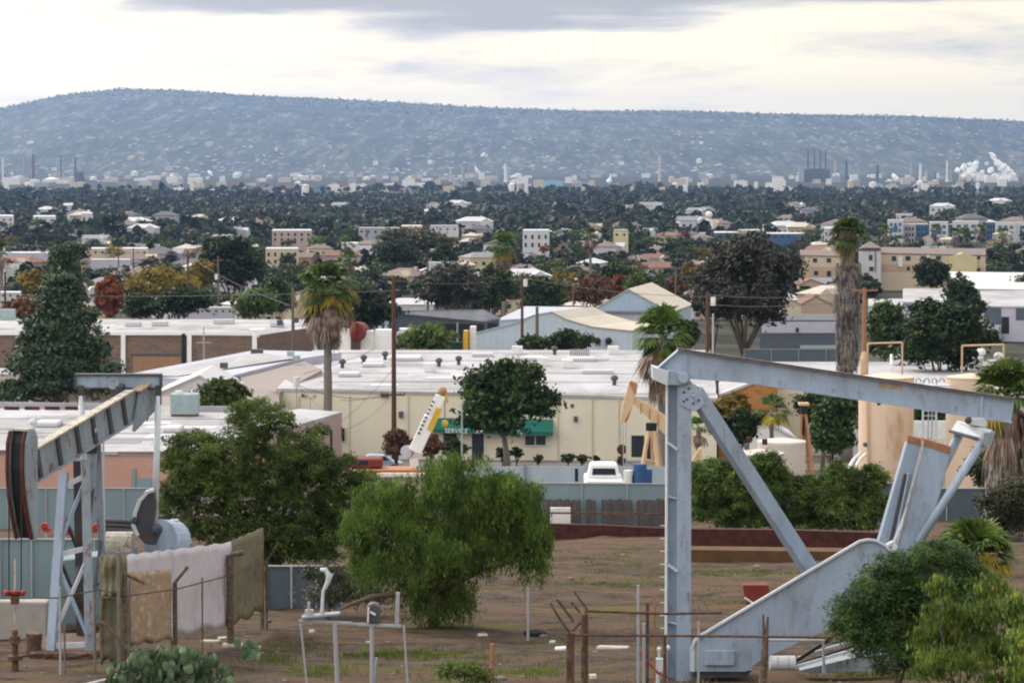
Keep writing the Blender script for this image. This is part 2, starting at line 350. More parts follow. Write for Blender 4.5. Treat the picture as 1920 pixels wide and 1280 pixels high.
def dup(r, loc, label=None, s=1, rz=0, group=None):
    c = r.copy(); COL.objects.link(c); c.location = loc; c.scale = (s, s, s) if not hasattr(s, '__len__') else s; c.rotation_euler = (0, 0, rz)
    if label: c['label'] = label
    if group: c['group'] = group
    for ch in list(r.children):
        d = ch.copy(); COL.objects.link(d); d.parent = c
        for g_ in list(ch.children):
            e_ = g_.copy(); COL.objects.link(e_); e_.parent = d
    return c
def struct(o): o['kind'] = 'structure'; return o
# ------------------------------------------------------------------ leaves
def nrm(a): return a / np.maximum(np.linalg.norm(a, axis=1, keepdims=True), 1e-9)
def leafcloud(blobs, n, size, seed=0, asp=.5, clump=.3, ncl=None, lo=.55, outw=.8, up=.35, down=0.0, flat=.7):
    """quads gathered into clumps spread through the blobs' outer volume"""
    r = np.random.default_rng(seed); bl = np.asarray(blobs, float)
    w = (bl[:, 3] * bl[:, 4] * bl[:, 5]) ** (2 / 3); w /= w.sum(); ncl = ncl or max(8, n // 14)
    bi = r.choice(len(bl), ncl, p=w); d = nrm(r.normal(size=(ncl, 3))); d[:, 2] = np.where(d[:, 2] < -.35, -d[:, 2] * .6, d[:, 2])
    rad = lo + (1 - lo) * r.random((ncl, 1)) ** .6
    cc = bl[bi, :3] + d * rad * bl[bi, 3:6]; ci = r.integers(0, ncl, n); cr = clump * (0.5 + r.random((ncl, 1)))
    off = r.normal(size=(n, 3)) * cr[ci] * .55; off[:, 2] *= flat
    c = cc[ci] + off
    if down: c[:, 2] -= r.random(n) ** 1.2 * down * (0.4 + r.random(ncl)[ci])
    nn = nrm(d[ci] * outw + r.normal(size=(n, 3)) * .6 + np.array([0, 0, up]))
    t = nrm(np.cross(nn, r.normal(size=(n, 3))))
    if down: t = nrm(t * .35 + np.array([0, 0, -1.0])); nn = nrm(np.cross(t, r.normal(size=(n, 3))))
    b = np.cross(nn, t); s = size * (.6 + .8 * r.random((n, 1)))
    V = np.stack([c - t * s, c - b * s * asp + t * s * .1, c + t * s, c + b * s * asp + t * s * .1], 1).reshape(-1, 3)
    return V, np.arange(4 * n).reshape(n, 4)
def sub_(blobs, k, f=.36, seed=0):
    r = np.random.default_rng(seed); o = []
    for b_ in blobs:
        d = nrm(r.normal(size=(k, 3))); d[:, 2] = np.where(d[:, 2] < -.5, -d[:, 2], d[:, 2]); s = f * (.7 + .6 * r.random(k)); q = .72 + .35 * r.random(k)
        for i in range(k): o.append((b_[0] + d[i, 0] * b_[3] * q[i], b_[1] + d[i, 1] * b_[4] * q[i], b_[2] + d[i, 2] * b_[5] * q[i], b_[3] * s[i], b_[4] * s[i], b_[5] * s[i] * .85))
    return o
def join(parts):
    V = []; Fq = []; k = 0
    for v, f in parts: V.append(v); Fq.append(f + k); k += len(v)
    return np.concatenate(V), np.concatenate(Fq)
def limbs(b, base, tips, r0, fork=.35, seed=0, wob=.25):
    rn = random.Random(seed); base = Vector(base); c = sum((Vector(t) for t in tips), Vector()) / len(tips)
    fk = base.lerp(c, fork) ; b.tube([base + Vector((0, 0, -.3)), base.lerp(fk, .5) + Vector((rn.uniform(-1, 1), rn.uniform(-1, 1), 0)) * wob * .3, fk], [r0 * 1.25, r0 * .95, r0 * .75], 8)
    for t in tips:
        t = Vector(t); m_ = fk.lerp(t, .5) + Vector((rn.uniform(-1, 1), rn.uniform(-1, 1), rn.uniform(0, 1))) * wob
        b.tube([fk, m_, t], [r0 * .5, r0 * .3, r0 * .08], 6)
    return b
# ================================================================== the land
def ground_mesh():
    ys = np.concatenate([np.arange(-60, 30, 6), np.arange(30, 170, 1.0), np.arange(170, 420, 6), np.geomspace(420, 20300, 70)])
    ts = np.concatenate([np.linspace(-1, -.35, 8)[:-1], np.linspace(-.35, .35, 121), np.linspace(.35, 1, 8)[1:]])
    V = np.array([(t * (60 + .62 * max(y, 0)), y, gr(t * (60 + .62 * max(y, 0)), y)) for y in ys for t in ts]); n = len(ts)
    i = np.arange(len(ys) - 1)[:, None] * n + np.arange(n - 1)[None]; i = i.ravel()
    return V, np.stack([i, i + 1, i + n + 1, i + n], 1)
def ground_mat():
    m = bpy.data.materials.new('ground'); m.use_nodes = True; t = m.node_tree; l = t.links; t.nodes.clear()
    out = nd(t, 'ShaderNodeOutputMaterial'); b = nd(t, 'ShaderNodeBsdfPrincipled', inp={'Roughness': .95, 'Specular IOR Level': .1}); l.new(b.outputs[0], out.inputs[0])
    g = nd(t, 'ShaderNodeNewGeometry'); pos = g.outputs['Position']; sp = nd(t, 'ShaderNodeSeparateXYZ'); l.new(pos, sp.inputs[0])
    def noise(sc, det=6, ro=.6, st=(1, 1, 1)):
        v = nd(t, 'ShaderNodeVectorMath', operation='MULTIPLY'); v.inputs[1].default_value = st; l.new(pos, v.inputs[0])
        n = nd(t, 'ShaderNodeTexNoise', inp={'Scale': sc, 'Detail': det, 'Roughness': ro}); l.new(v.outputs[0], n.inputs['Vector']); return n.outputs[0]
    def mix(f, a, c):
        x = nd(t, 'ShaderNodeMix', data_type='RGBA'); l.new(f, x.inputs[0])
        for i, q in ((6, a), (7, c)):
            if hasattr(q, 'links'): l.new(q, x.inputs[i])
            else: x.inputs[i].default_value = (*q, 1)
        return x.outputs[2]
    def rng(s, a, c): x = nd(t, 'ShaderNodeMapRange', inp={1: a, 2: c}); l.new(s, x.inputs[0]); return x.outputs[0]
    dirt = mix(rng(noise(1.0, 12, .8), .40, .60), (.036, .027, .021), (.140, .104, .080))
    dirt = mix(rng(noise(.30, 10, .75, (.35, 1, 1)), .49, .56), dirt, (.140, .088, .060))
    dirt = mix(rng(noise(.42, 10, .75, (.4, 1.3, 1)), .55, .60), dirt, (.125, .115, .035))
    dirt = mix(rng(noise(.8, 10, .8, (.4, 1.2, 1)), .57, .62), dirt, (.040, .030, .026))
    dirt = mix(rng(noise(6, 6, .85), .58, .66), dirt, (.27, .24, .21))
    yard = mix(rng(noise(.15, 6), .4, .6), (.12, .115, .11), (.20, .19, .175))
    far = mix(rng(noise(.02, 8, .7), .42, .6), (.022, .028, .017), (.075, .073, .06))
    c = mix(rng(sp.outputs[1], 170, 200), dirt, yard); c = mix(rng(sp.outputs[1], 420, 520), c, far)
    l.new(c, b.inputs['Base Color'])
    bp = nd(t, 'ShaderNodeBump', inp={'Strength': 1.0, 'Distance': .22}); l.new(noise(2.2, 10, .75), bp.inputs['Height']); l.new(bp.outputs[0], b.inputs['Normal'])
    MT['ground'] = m
ground_mat(); V, Q = ground_mesh(); g_ = npmesh('ground', V, Q, 'ground', smooth=True); struct(g_)
# hills on the horizon
_rx = [-4000, -600, 0, 60, 130, 230, 330, 450, 600, 700, 900, 1100, 1400, 1700, 1920, 2600, 5000]
_ry = [290, 235, 205, 192, 178, 168, 171, 179, 185, 190, 203, 209, 213, 218, 228, 240, 292]
HY0, HY1 = 11500.0, 17600.0
def fbm(x, y, s, o=5):
    v = 0; a = 1
    for i in range(o):
        v += a * (math.sin(x / s * 1.7 + 1.3 * i + 2.1 * math.sin(y / s + i)) * math.cos(y / s * 1.3 + 2.2 * i + 1.7 * math.sin(x / s * .8 + i * 2))); s *= .5; a *= .55
    return v
def hillz(px, Y):
    u = (Y - HY0) / (HY1 - HY0); top = (300 - np.interp(px, _rx, _ry)) / F * HY1
    x = (px - 960) / F * Y
    prof = min(1, max(0, u)) ** 1.0 * (1.35 - .35 * u) if u < 1 else max(0, 1 - (u - 1) * 1.2)
    return CZ - 63 + (top + 63) * prof + fbm(x, Y, 1500) * 34 * math.sin(math.pi * min(1, max(0, u))) ** .8
pxs = np.linspace(-2500, 4400, 420); Ys = np.linspace(HY0, HY1 + 2500, 90)
V = np.array([((p - 960) / F * y, y, hillz(p, y)) for y in Ys for p in pxs]); n = len(pxs)
i = (np.arange(len(Ys) - 1)[:, None] * n + np.arange(n - 1)[None]).ravel()
mk('hill', (.036, .046, .030), .95, .65, .010, col2=(.135, .130, .095), amt=.43, sc2=.028, stretch=(1, .09, 1))
struct(npmesh('hills', V, np.stack([i, i + 1, i + n + 1, i + n], 1), 'hill', smooth=True))
# woods and the roofs of the hillside suburb
def scatter_trees(name, pts, hs, mat, label, seed, nq=9, cat='woodland'):
    r = np.random.default_rng(seed); pts = np.asarray(pts, float); hs = np.asarray(hs, float); n = len(pts)
    c = np.repeat(pts, nq, 0); h = np.repeat(hs, nq)[:, None]
    d = nrm(r.normal(size=(n * nq, 3))); d[:, 2] = np.abs(d[:, 2]); tall = np.repeat(r.random(n) * .5 + .55, nq)[:, None]
    off = d * (h * .42) * np.concatenate([tall * .95, tall * .95, np.ones_like(tall) * 1.0], 1) * (.45 + .55 * r.random((n * nq, 1))); off[:, 2:] += h * .42
    c = c + off; nn = nrm(d + r.normal(size=d.shape) * .5); t = nrm(np.cross(nn, r.normal(size=d.shape))); b = np.cross(nn, t); s = h * (.13 + .13 * r.random((n * nq, 1)))
    V = np.stack([c - t * s, c - b * s * .8, c + t * s, c + b * s * .8], 1).reshape(-1, 3)
    o = npmesh(name, V, np.arange(len(V)).reshape(-1, 4), mat); return tag(o, label, cat, None, 'stuff')
rr = random.Random(5)
pts = []; hs = []
for _ in range(2600):
    p = rr.uniform(-260, 2180); Y = HY0 + (HY1 - HY0) * (.75 + .25 * rr.random()); pts.append(((p - 960) / F * Y, Y, hillz(p, Y) - 3)); hs.append(rr.uniform(8, 18))
for _ in range(900):
    p = rr.uniform(-260, 2180); Y = HY1 + rr.uniform(-250, 60); pts.append(((p - 960) / F * Y, Y, hillz(p, Y) - 5)); hs.append(rr.choice((8, 10, 12, 14, 22)) * rr.uniform(.7, 1.2))
scatter_trees('hillside_trees', pts, hs, 'hill_wood', 'dense bluish trees covering the long hill on the horizon', 3, 8, 'trees')
def scatter_houses(name, spots, mat, label):
    b = B()
    for x, y, z, w, d, h, rz in spots:
        m_ = Matrix.Rotation(rz, 3, 'Z'); c = Vector((x, y, z))
        q = [c + m_ @ Vector(v) for v in ((-w/2,-d/2,-6),(w/2,-d/2,-6),(w/2,d/2,-6),(-w/2,d/2,-6),(-w/2,-d/2,h),(w/2,-d/2,h),(w/2,d/2,h),(-w/2,d/2,h),(-w/2,0,h*1.5),(w/2,0,h*1.5))]
        b.add(q, [(0,1,5,4),(1,2,6,9,5),(2,3,7,6),(3,0,4,8,7),(4,5,9,8),(6,7,8,9)])
    return tag(b.to(name, mat), label, 'houses', None, 'stuff')
for mt, cnt, nm in (('far_grey', 700, 'pale'), ('far_tan', 420, 'beige'), ('roof_terracotta', 160, 'red roofed')):
    sp = []
    for _ in range(cnt):
        p = rr.uniform(-200, 2120); u = rr.random() ** 1.7; Y = HY0 + (HY1 - HY0) * (.02 + .93 * u); x = (p - 960) / F * Y
        if fbm(x, Y, 900, 3) < -.35: continue
        sp.append((x, Y, hillz(p, Y), rr.uniform(8, 19), rr.uniform(8, 12), rr.uniform(2.5, 4), rr.uniform(-.6, .6)))
    scatter_houses('hillside_houses', sp, mt, f'tiny {nm} houses scattered over the distant hillside suburb')
# far-off wood band beyond the last rows of houses
belts = {'far_wood': ([], []), 'belt_olive': ([], []), 'belt_rust': ([], []), 'belt_green': ([], [])}
for _ in range(17000):
    Y = 1620 + (5600 - 1620) * rr.random() ** .95; p = rr.uniform(-300, 2220); x = (p - 960) / F * Y
    k = fbm(x, Y, 420, 3)
    if k < -.9 and rr.random() < .7: continue
    if Y > 4600 and fbm(x, Y, 900, 2) < 0 and rr.random() < .85: continue
    if Y < 2100 and rr.random() < .2: continue
    u = fbm(x + 900, Y, 160, 2) + rr.gauss(0, .5); mt = 'far_wood' if u < .55 else 'belt_green' if u < 1.05 else 'belt_olive' if u < 1.5 else rr.choice(('belt_rust', 'belt_olive'))
    belts[mt][0].append((x, Y, gr(x, Y) - 1)); belts[mt][1].append(rr.uniform(6, 13) * (1 + .22 * k) * (1.55 if rr.random() < .06 else 1) * (1 + (Y > 5000) * .15))
for (mt, (pts, hs)), nm in zip(belts.items(), ('broad dark green belt', 'olive patches', 'rust tinged patches', 'fresh green patches')):
    scatter_trees('woodland', pts, hs, mt, nm + ' of street trees and groves across the plain', 8, 26)
# ================================================================== big pump jack on the right
def poly(b, pts, Y, th):                  # outline at distance Y given true thickness th (away from the camera)
    return b.prism([P(x, y, Y) for x, y in pts], (0, th, 0))
def pumpjack_right():
    Y = 67.0; bs = P(1272, 1268, Y); bs.z = gr(bs.x, Y)
    t = thing('pump_jack', 'large grey blue oil pump jack with its long bare beam sloping down to the right', 'pump jack', bs)
    # walking beam: an I section
    A0, A1 = (1272, 656), (1902, 748); C0, C1 = (1240, 706), (1897, 793)
    b = B(); web = [(1272, 657), (1902, 749), (1896, 792), (1780, 776), (1640, 752), (1395, 716), (1330, 708), (1240, 704), (1225, 695)]
    poly(b, web, Y, .05)
    tp = P(*A0, Y); tq = P(*A1, Y + .2); b.bar(tp + Vector((-.02, .02, .015)), tq + Vector((0, -.17, .015)), .30, .045)
    b.bar(P(1242, 704, Y) + Vector((0, .02, 0)), P(1395, 715, Y) + Vector((0, .02, 0)), .30, .04); b.bar(P(1395, 715, Y) + Vector((0, .02, 0)), P(1896, 791, Y) + Vector((0, .02, 0)), .30, .04)
    b.bar(P(1226, 696, Y) + Vector((0, .03, 0)), P(1271, 657, Y) + Vector((0, .03, 0)), .30, .03, up=(1, 0, 0))
    b.to('walking_beam', 'steel_blue', t)
    b = B(); b.bar(tp + Vector((-.02, -.135, .03)), tq + Vector((0, -.325, .03)), .03, .04); b.to('beam_edge', 'rust', t)
    b = B(); b.bar(P(1841, 742, Y - .06), P(1838, 784, Y - .06), .05, .07); b.to('stiffener', 'steel_blue', t)
    b = B(); poly(b, [(1648, 716), (1692, 722), (1691, 731), (1647, 725)], Y - .012, .01); b.to('worn_plate', 'tarp_tan', t)
    b = B(); b.ball(P(1648, 756, Y - .05), .05); b.to('bolt', 'steel_dark', t)
    # saddle bearing
    b = B(); poly(b, [(1224, 688), (1254, 697), (1252, 723), (1224, 711)], Y - .45, .9); b.to('saddle_end', 'steel_light', t)
    b = B(); poly(b, [(1253, 694), (1290, 700), (1296, 716), (1282, 722), (1252, 722)], Y - .42, .8); b.tube([P(1281, 709, Y - .5), P(1281, 709, Y + .5)], .12, 12); b.to('saddle_bearing', 'steel_blue', t, bev=.01)
    # samson post: wide flange upright seen from its corner
    b = B(); zb = gr(P(1272, 1268, Y).x, Y) - .1
    def up(x0, x1, Y0, th, ytop=718):
        p = P(x0, ytop, Y0); q = P(x1, ytop, Y0); b.prism([p, q, Vector((q.x, q.y, zb)), Vector((p.x, p.y, zb))], (0, th, 0))
    up(1270, 1297, Y - .30, .025, 716); b.to('post_flange', 'steel_blue', t)
    b = B(); up(1250, 1253, Y - .3, .5); b.to('post_flange', 'steel_light', t)
    b = B(); up(1253, 1272, Y - .06, .03); b.to('post_web', 'steel_blue', t)
    b = B()
    for yy in (830, 1058): b.bar(P(1253, yy, Y - .3), P(1270, yy + 12, Y - .3), .16, .05)
    for yy in (930, 1165): b.bar(P(1253, yy, Y - .15), P(1270, yy + 4, Y - .15), .14, .03)
    b.to('post_batten', 'steel_light', t)
    b = B(); poly(b, [(1275, 708), (1306, 722), (1322, 757), (1303, 772), (1275, 758)], Y - .34, .03); b.to('gusset_plate', 'steel_blue', t)
    b = B()
    for x, y in ((1282, 735), (1292, 728), (1302, 738), (1288, 748), (1300, 756), (1282, 752), (1310, 750)): b.ball(P(x, y, Y - .35), .03, 6)
    b.to('rivets', 'steel_dark', t)
    for k in range(9): yy = 985 + k * 24; b = B(); b.tube([P(1247, yy, Y - .32), P(1238, yy, Y - .32), P(1238, yy, Y - .1), P(1247, yy, Y - .1)], .014, 5); b.to('step_rung', 'steel_light', t)
    b = B()
    for k in range(15): b.ball(P(1283.5, 785 + k * 31, Y - .305), .016, 6)
    b.to('flange_rivets', 'steel_blue_old', t)
    for k, (x, y, w, h) in enumerate(((1340, 700, 5, 9), (1460, 712, 4, 14), (1560, 728, 6, 8), (1790, 760, 4, 12), (1282, 860, 5, 20), (1288, 1110, 6, 26), (1276, 1012, 4, 16))): b = B(); poly(b, [(x, y), (x + w, y + 1), (x + w * .7, y + h), (x + w * .3, y + h)], Y - (.012 if k < 4 else .312), .008); b.to('rust_stain', 'steel_blue_old', t)
    b = B()
    p, q = P(1301, 732, Y - .2), P(1530, 1085, Y + 1.2); b.bar(p, q, .34, .33); b.to('back_brace', 'steel_blue', t, bev=.015)
    b = B(); b.bar(P(1296, 745, Y + .25), P(1430, 935, Y + 1.1), .12, .1); b.to('inner_brace', 'steel_blue_old', t)
    # belt guard: large flat plate with a rounded rim
    out = [(1298, 1258), (1298, 1214), (1301, 1203), (1308, 1194), (1318, 1188), (1470, 1098), (1595, 1024), (1612, 1014), (1628, 1011), (1643, 1013), (1660, 1022), (1673, 1036), (1668, 1060), (1662, 1090), (1690, 1130), (1650, 1160), (1545, 1182), (1430, 1234), (1398, 1258)]
    b = B(); poly(b, out, Y - 1.1, .04); b.to('belt_guard', 'steel_blue', t)
    b = B(); rim = out[:15]
    for i in range(len(rim) - 1): b.bar(P(*rim[i], Y - 1.13), P(*rim[i + 1], Y - 1.13), .5 if False else .10, .05, up=(0, 0, 1))
    b.to('guard_rim', 'steel_light', t)
    b = B(); b.tube([P(1624, 1063, Y - 1.16), P(1624, 1063, Y - 1.08)], .09, 14); b.to('hub_hole', 'steel_dark', t)
    b = B(); b.ball(P(1625, 1062, Y - 1.16), .04); b.to('hub_bolt', 'steel_light', t)
    b = B(); poly(b, [(1322, 1219), (1378, 1219), (1378, 1247), (1322, 1247)], Y - 1.2, .1); b.to('cover_box', 'steel_blue', t, bev=.012)
    # cranks with counterweights
    def slab(pts, Y0, th, cap):
        b = B(); poly(b, pts, Y0, th); ck = b.to('crank', 'steel_blue', t, bev=.012)
        b = B(); poly(b, cap, Y0 - .02, th + .04); b.to('counterweight_cap', 'orange_rust', ck)
    slab([(1733, 833), (1782, 850), (1766, 915), (1728, 1040), (1700, 1075), (1672, 1065), (1676, 1020), (1700, 960)], Y - .6, .36, [(1731, 822), (1784, 838), (1782, 851), (1731, 835)])
    slab([(1701, 828), (1735, 836), (1702, 960), (1680, 1060), (1646, 1020)], Y + .2, .36, [(1703, 816), (1740, 826), (1737, 838), (1701, 829)])
    b = B(); pth = [P(1732, 826, Y - .62), P(1716, 890, Y - .62), P(1692, 985, Y - .62), P(1676, 1040, Y - .62)]
    b.tube(pth, .02, 6); b.to('edge_angle', 'steel_top', t)
    b = B()
    for y0, y1, x0, x1 in ((888, 1012, 1697, 1670),): b.bar(P(x0, y0, Y + .18), P(x1, y1, Y + .18), .13, .06)
    b.to('slot_shade', 'grey_dark', t)  # dark solid bar painting in the shade of the recessed crank slot
    b = B(); b.bar(P(1703, 886, Y + .17), P(1677, 1012, Y + .17), .04, .08); b.to('slot_rim', 'steel_light', t)
    b = B(); b.tube([P(1663, 1022, Y - .9), P(1673, 1016, Y - .9), P(1680, 1024, Y - .9), P(1672, 1050, Y - .9), P(1662, 1085, Y - .9)], .05, 6); b.to('guard_lip', 'white_worn', t)
    # pitman arms and equaliser
    b = B(); b.tube([P(1850, 815, Y - .9), P(1712, 1032, Y - .9)], .098, 10); b.to('pitman_arm', 'steel_blue', t, smooth=True)
    b = B(); b.tube([P(1806, 800, Y + .7), P(1700, 1010, Y + .7)], .11, 10); b.to('pitman_arm', 'steel_blue', t, smooth=True)
    b = B(); b.prism([P(1793, 790, Y + .9), P(1857, 808, Y - 1.0), P(1853, 826, Y - 1.0), P(1784, 806, Y + .9)], (0.1, .25, 0)); b.to('equalizer', 'steel_light', t)
    b = B(); b.bar(P(1786, 808, Y + .85), P(1845, 826, Y - .95), .2, .05); b.to('equalizer_flange', 'steel_dark', t)
    b = B(); poly(b, [(1822, 783), (1845, 784), (1852, 792), (1850, 802), (1815, 796)], Y - .25, .5); b.to('tail_bearing', 'steel_light', t, bev=.02)
    b = B(); b.ball(P(1816, 788, Y - .2), .09); b.to('bearing_cap', 'steel_dark', t)
    b = B(); poly(b, [(1846, 812), (1866, 810), (1858, 836), (1843, 834)], Y - 1.05, .3); b.to('wrist_clamp', 'steel_blue_old', t)
    # skid base, rails and motor drum
    b = B(); poly(b, [(1500, 1256), (1600, 1232), (1700, 1222), (1700, 1250), (1640, 1256), (1520, 1262)], Y - .3, 1.0); b.to('skid_base', 'steel_blue_old', t)
    b = B(); poly(b, [(1300, 1256), (1297, 1270), (1400, 1268), (1410, 1256)], Y - 1.0, 1.9); b.to('base_beam', 'steel_dark', t)
    b = B(); b.bar(P(1490, 1250, Y - .9), P(1600, 1218, Y - .9), .08, .07); b.bar(P(1496, 1232, Y - .5), P(1600, 1200, Y - .5), .07, .05); b.to('slide_rail', 'steel_light', t)
    b = B(); b.bar(P(1490, 1240, Y - .7), P(1560, 1195, Y - .7), .06, .08); b.bar(P(1490, 1246, Y - .7), P(1600, 1210, Y - .7), .06, .05); b.to('drive_belt', 'black', t)
    b = B(); b.tube([P(1443, 1242, Y - 1.0), P(1491, 1242, Y - 1.0)], .17, 16); mo = b.to('motor', 'steel_light', t, smooth=False)
    for x in (1456, 1476): b = B(); b.tube([P(x, 1242, Y - 1.0), P(x + 3, 1242, Y - 1.0)], .178, 16); b.to('motor_band', 'tan_paint', mo)
    return t
pumpjack_right()
# ================================================================== pump jack on the left, turned towards the camera
def pumpjack_left():
    A = P(62, 872, 72.3); Bq = P(276, 742, 77.3); bs = P(135, 1180, 75); bs.z = gr(bs.x, bs.y)
    t = thing('pump_jack', 'weathered blue oil pump jack on a lattice post, horse head lowered at the left', 'pump jack', bs)
    d = (Bq - A); dh = Vector((d.x, d.y, 0)).normalized(); s = Vector((dh.y, -dh.x, 0)); dn = d.normalized(); up = s.cross(dn); up = up if up.z > 0 else -up
    H, W = 0.80, 0.26; L_ = d.length
    def bp(u, v, w=0): return A + dn * (u * L_) + up * v + s * w
    b = B(); b.prism([bp(0, -.5 * H), bp(.86, -.5 * H), bp(.93, -.1), bp(.93, .5 * H), bp(0, .5 * H)], s * .04); b.to('walking_beam', 'steel_blue_old', t)
    b = B(); b.bar(bp(0, H / 2), bp(.86, H / 2), W, .05, up); b.to('top_flange', 'steel_top', t)
    b = B(); b.bar(bp(-.0, -H / 2), bp(.86, -H / 2), W, .05, up); b.to('bottom_flange', 'steel_blue_old', t)
    for k in (.03, .2, .36, .50, .64, .77):
        b = B(); b.bar(bp(k, -H / 2 + .03, .07), bp(k, H / 2 - .03, .07), .05, .14, dn); b.to('stiffener', 'steel_dark', t)
    # tail piece
    b = B(); b.prism([bp(.80, -.62, .1), bp(1.0, -.40, .1), bp(1.04, .34, .1), bp(.90, .30, .1)], s * .10); b.to('tail_plate', 'steel_blue_old', t)
    b = B(); b.bar(bp(.88, .36, .12), bp(1.03, .40, .12), .3, .05, up); b.to('tail_flange', 'tarp_tan', t)
    b = B(); b.bar(bp(1.03, -.45, .08), bp(1.05, .36, .08), .3, .08); b.to('tail_end', 'steel_dark', t)
    # horse head
    def hp(a, z, w): return Vector((A.x, A.y, 0)) + Vector((0, 0, z)) - dh * a + s * w
    zt, zb = P(45, 806, 72).z, P(55, 1010, 72).z; h = zt - zb
    arc = [(.50, zt - .02), (.62, zt - .3), (.66, zt - .35 * h), (.60, zt - .60 * h), (.42, zt - .85 * h), (.28, zb)]
    side = arc + [(.16, zb), (.14, zt - .45 * h), (.12, zt - .2), (.25, zt + .02)]
    for w, mt in ((.17, 'steel_blue_old'), (-.33, 'steel_blue_old')):
        b = B(); b.prism([hp(a, z, w) for a, z in side], s * .06); b.to('head_plate', mt, t)
    b = B()
    for w in (-.31, .13): b.tube([hp(a + .03, z, w) for a, z in arc], .05, 6)
    b.to('head_rim', 'dark_red', t)
    b = B()
    for i in range(len(arc) - 1): (a0, z0), (a1, z1) = arc[i], arc[i + 1]; b.prism([hp(a0 - .08, z0, -.27), hp(a1 - .08, z1, -.27), hp(a1 - .08, z1, .17), hp(a0 - .08, z0, .17)], dh * .03)
    b.to('head_face', 'black', t)
    b = B(); b.bar(hp(.40, zt + .02, -.3), hp(.40, zt + .02, .2), .25, .05); b.to('head_cap', 'steel_top', t)
    # bridle cables down to the polished rod
    for x in (17, 40):
        b = B(); b.tube([P(x, 900, 71.4), P(x, 1112, 71.4)], .017, 5); b.to('bridle_cable', 'cable', t)
    # lattice samson post
    top = P(172, 800, 75.2); legs = [((95, 1182, 73.9), (120, 885, 74.9)), ((168, 1180, 73.9), (160, 862, 74.9)), ((152, 1165, 76.4), (146, 862, 75.6)), ((196, 1150, 76.4), (182, 800, 75.6))]
    L4 = []
    for k, (a, c) in enumerate(legs):
        p, q = P(*a), P(*c); p.z = gr(p.x, p.y); L4.append((p, q)); b = B(); b.bar(p, q, .22 if k < 3 else .16, .2); b.to('post_leg', 'steel_dark' if k == 2 else 'steel_blue' if k == 0 else 'steel_blue_old', t)
    def lp(i, u): return L4[i][0].lerp(L4[i][1], u)
    for u in (.06, .55, .92):
        b = B(); b.bar(lp(0, u), lp(1, u), .07, .13); b.to('post_strut', 'steel_light', t)
    for u, v in ((.1, .5), (.5, .08), (.6, .9)):
        b = B(); b.bar(lp(0, u), lp(1, v) if u != .6 else lp(1, .9), .06, .09); b.to('cross_brace', 'steel_light' if u == .1 else 'steel_blue', t)
    for i, j, u, v in ((0, 2, .1, .45), (0, 2, .55, .2), (1, 3, .1, .5), (2, 3, .3, .3), (2, 3, .7, .7), (0, 2, .8, .5), (1, 3, .6, .9)):
        b = B(); b.bar(lp(i, u), lp(j, v), .07, .07); b.to('cross_brace', 'steel_dark', t)
    b = B(); b.tube([P(186, 770, 75.9), P(189, 1030, 76)], .03, 6); b.tube([P(193, 770, 76.1), P(196, 1030, 76.2)], .03, 6); b.to('ladder_rail', 'steel_light', t)
    for k in range(13): b = B(); b.bar(P(186, 780 + k * 20, 75.9), P(195, 780 + k * 20, 76.1), .02, .02); b.to('ladder_rung', 'steel_light', t)
    b = B(); b.box(P(172, 830, 75.2), (.34, .5, .5)); b.to('saddle_bearing', 'steel_dark', t, bev=.03)
    b = B(); b.box(P(172, 806, 74.9), (.26, .3, .16)); b.to('bearing_cap', 'steel_light', t, bev=.03)
    b = B(); b.tube([P(172, 848, 75.2), P(168, 960, 75.2)], [.16, .11], 8); b.to('centre_post', 'steel_blue_old', t)
    b = B(); b.box((bs.x - .0, 75, bs.z + .12), (1.7, 3.2, .22)); b.to('base_frame', 'rust', t)
    # equaliser across the tail
    EY = 77.0; e0, e1 = P(141, 714, EY), P(301, 714, EY)
    b = B(); b.prism([P(143, 703, EY), P(300, 703, EY), P(300, 727, EY), P(143, 727, EY)], (0, .05, 0)); b.to('equalizer', 'steel_blue', t)
    b = B(); b.bar(P(141, 702, EY + .1), P(303, 702, EY + .1), .34, .05); b.bar(P(141, 727, EY + .1), P(303, 727, EY + .1), .3, .04)
    for x in (142, 302): b.bar(P(x, 702, EY + .05), P(x, 727, EY + .05), .05, .3)
    b.to('equalizer_flange', 'steel_dark', t)
    b = B(); b.tube([P(212, 718, EY - .35), P(212, 718, EY + .3)], .17, 12); b.to('equalizer_bearing', 'steel_blue_old', t)
    b = B(); b.box(P(222, 738, EY - .1), (.34, .5, .5)); b.to('bearing_block', 'steel_dark', t, bev=.04)
    for x0, y1, x1 in ((152, 905, 158), (297, 990, 290)):
        b = B(); b.tube([P(x0, 742, EY), P(x1, y1, EY - .3)], .085, 10); b.to('pitman_arm', 'steel_light', t, smooth=True)
        b = B(); b.bar(P(x0, 722, EY), P(x0, 758, EY), .16, .14); b.to('pitman_clevis', 'steel_dark', t)
    # crank, gearbox and belt guard
    b = B(); cr = [(289, 918), (276, 922), (262, 938), (253, 962), (250, 985), (258, 1004), (272, 1020), (292, 1022), (300, 1000), (288, 980), (292, 950)]
    b.prism([P(x, y, 76.2) for x, y in cr], (0, .35, 0)); b.to('counterweight', 'steel_dark', t, bev=.03)
    b = B(); b.tube([P(x, y, 76.15) for x, y in cr[:6]], .06, 6); b.to('counterweight_rim', 'steel_light', t)
    b = B(); b.ball(P(294, 992, 76), .16, 8); b.to('wrist_pin', 'steel_dark', t); b = B(); b.ball(P(252, 975, 76.1), .1, 8); b.to('crank_pin', 'steel_dark', t)
    b = B(); b.tube([P(200, 1025, 76.9), P(250, 1025, 76.9)], .42, 18); b.to('gearbox_cover', 'steel_top', t, smooth=False)
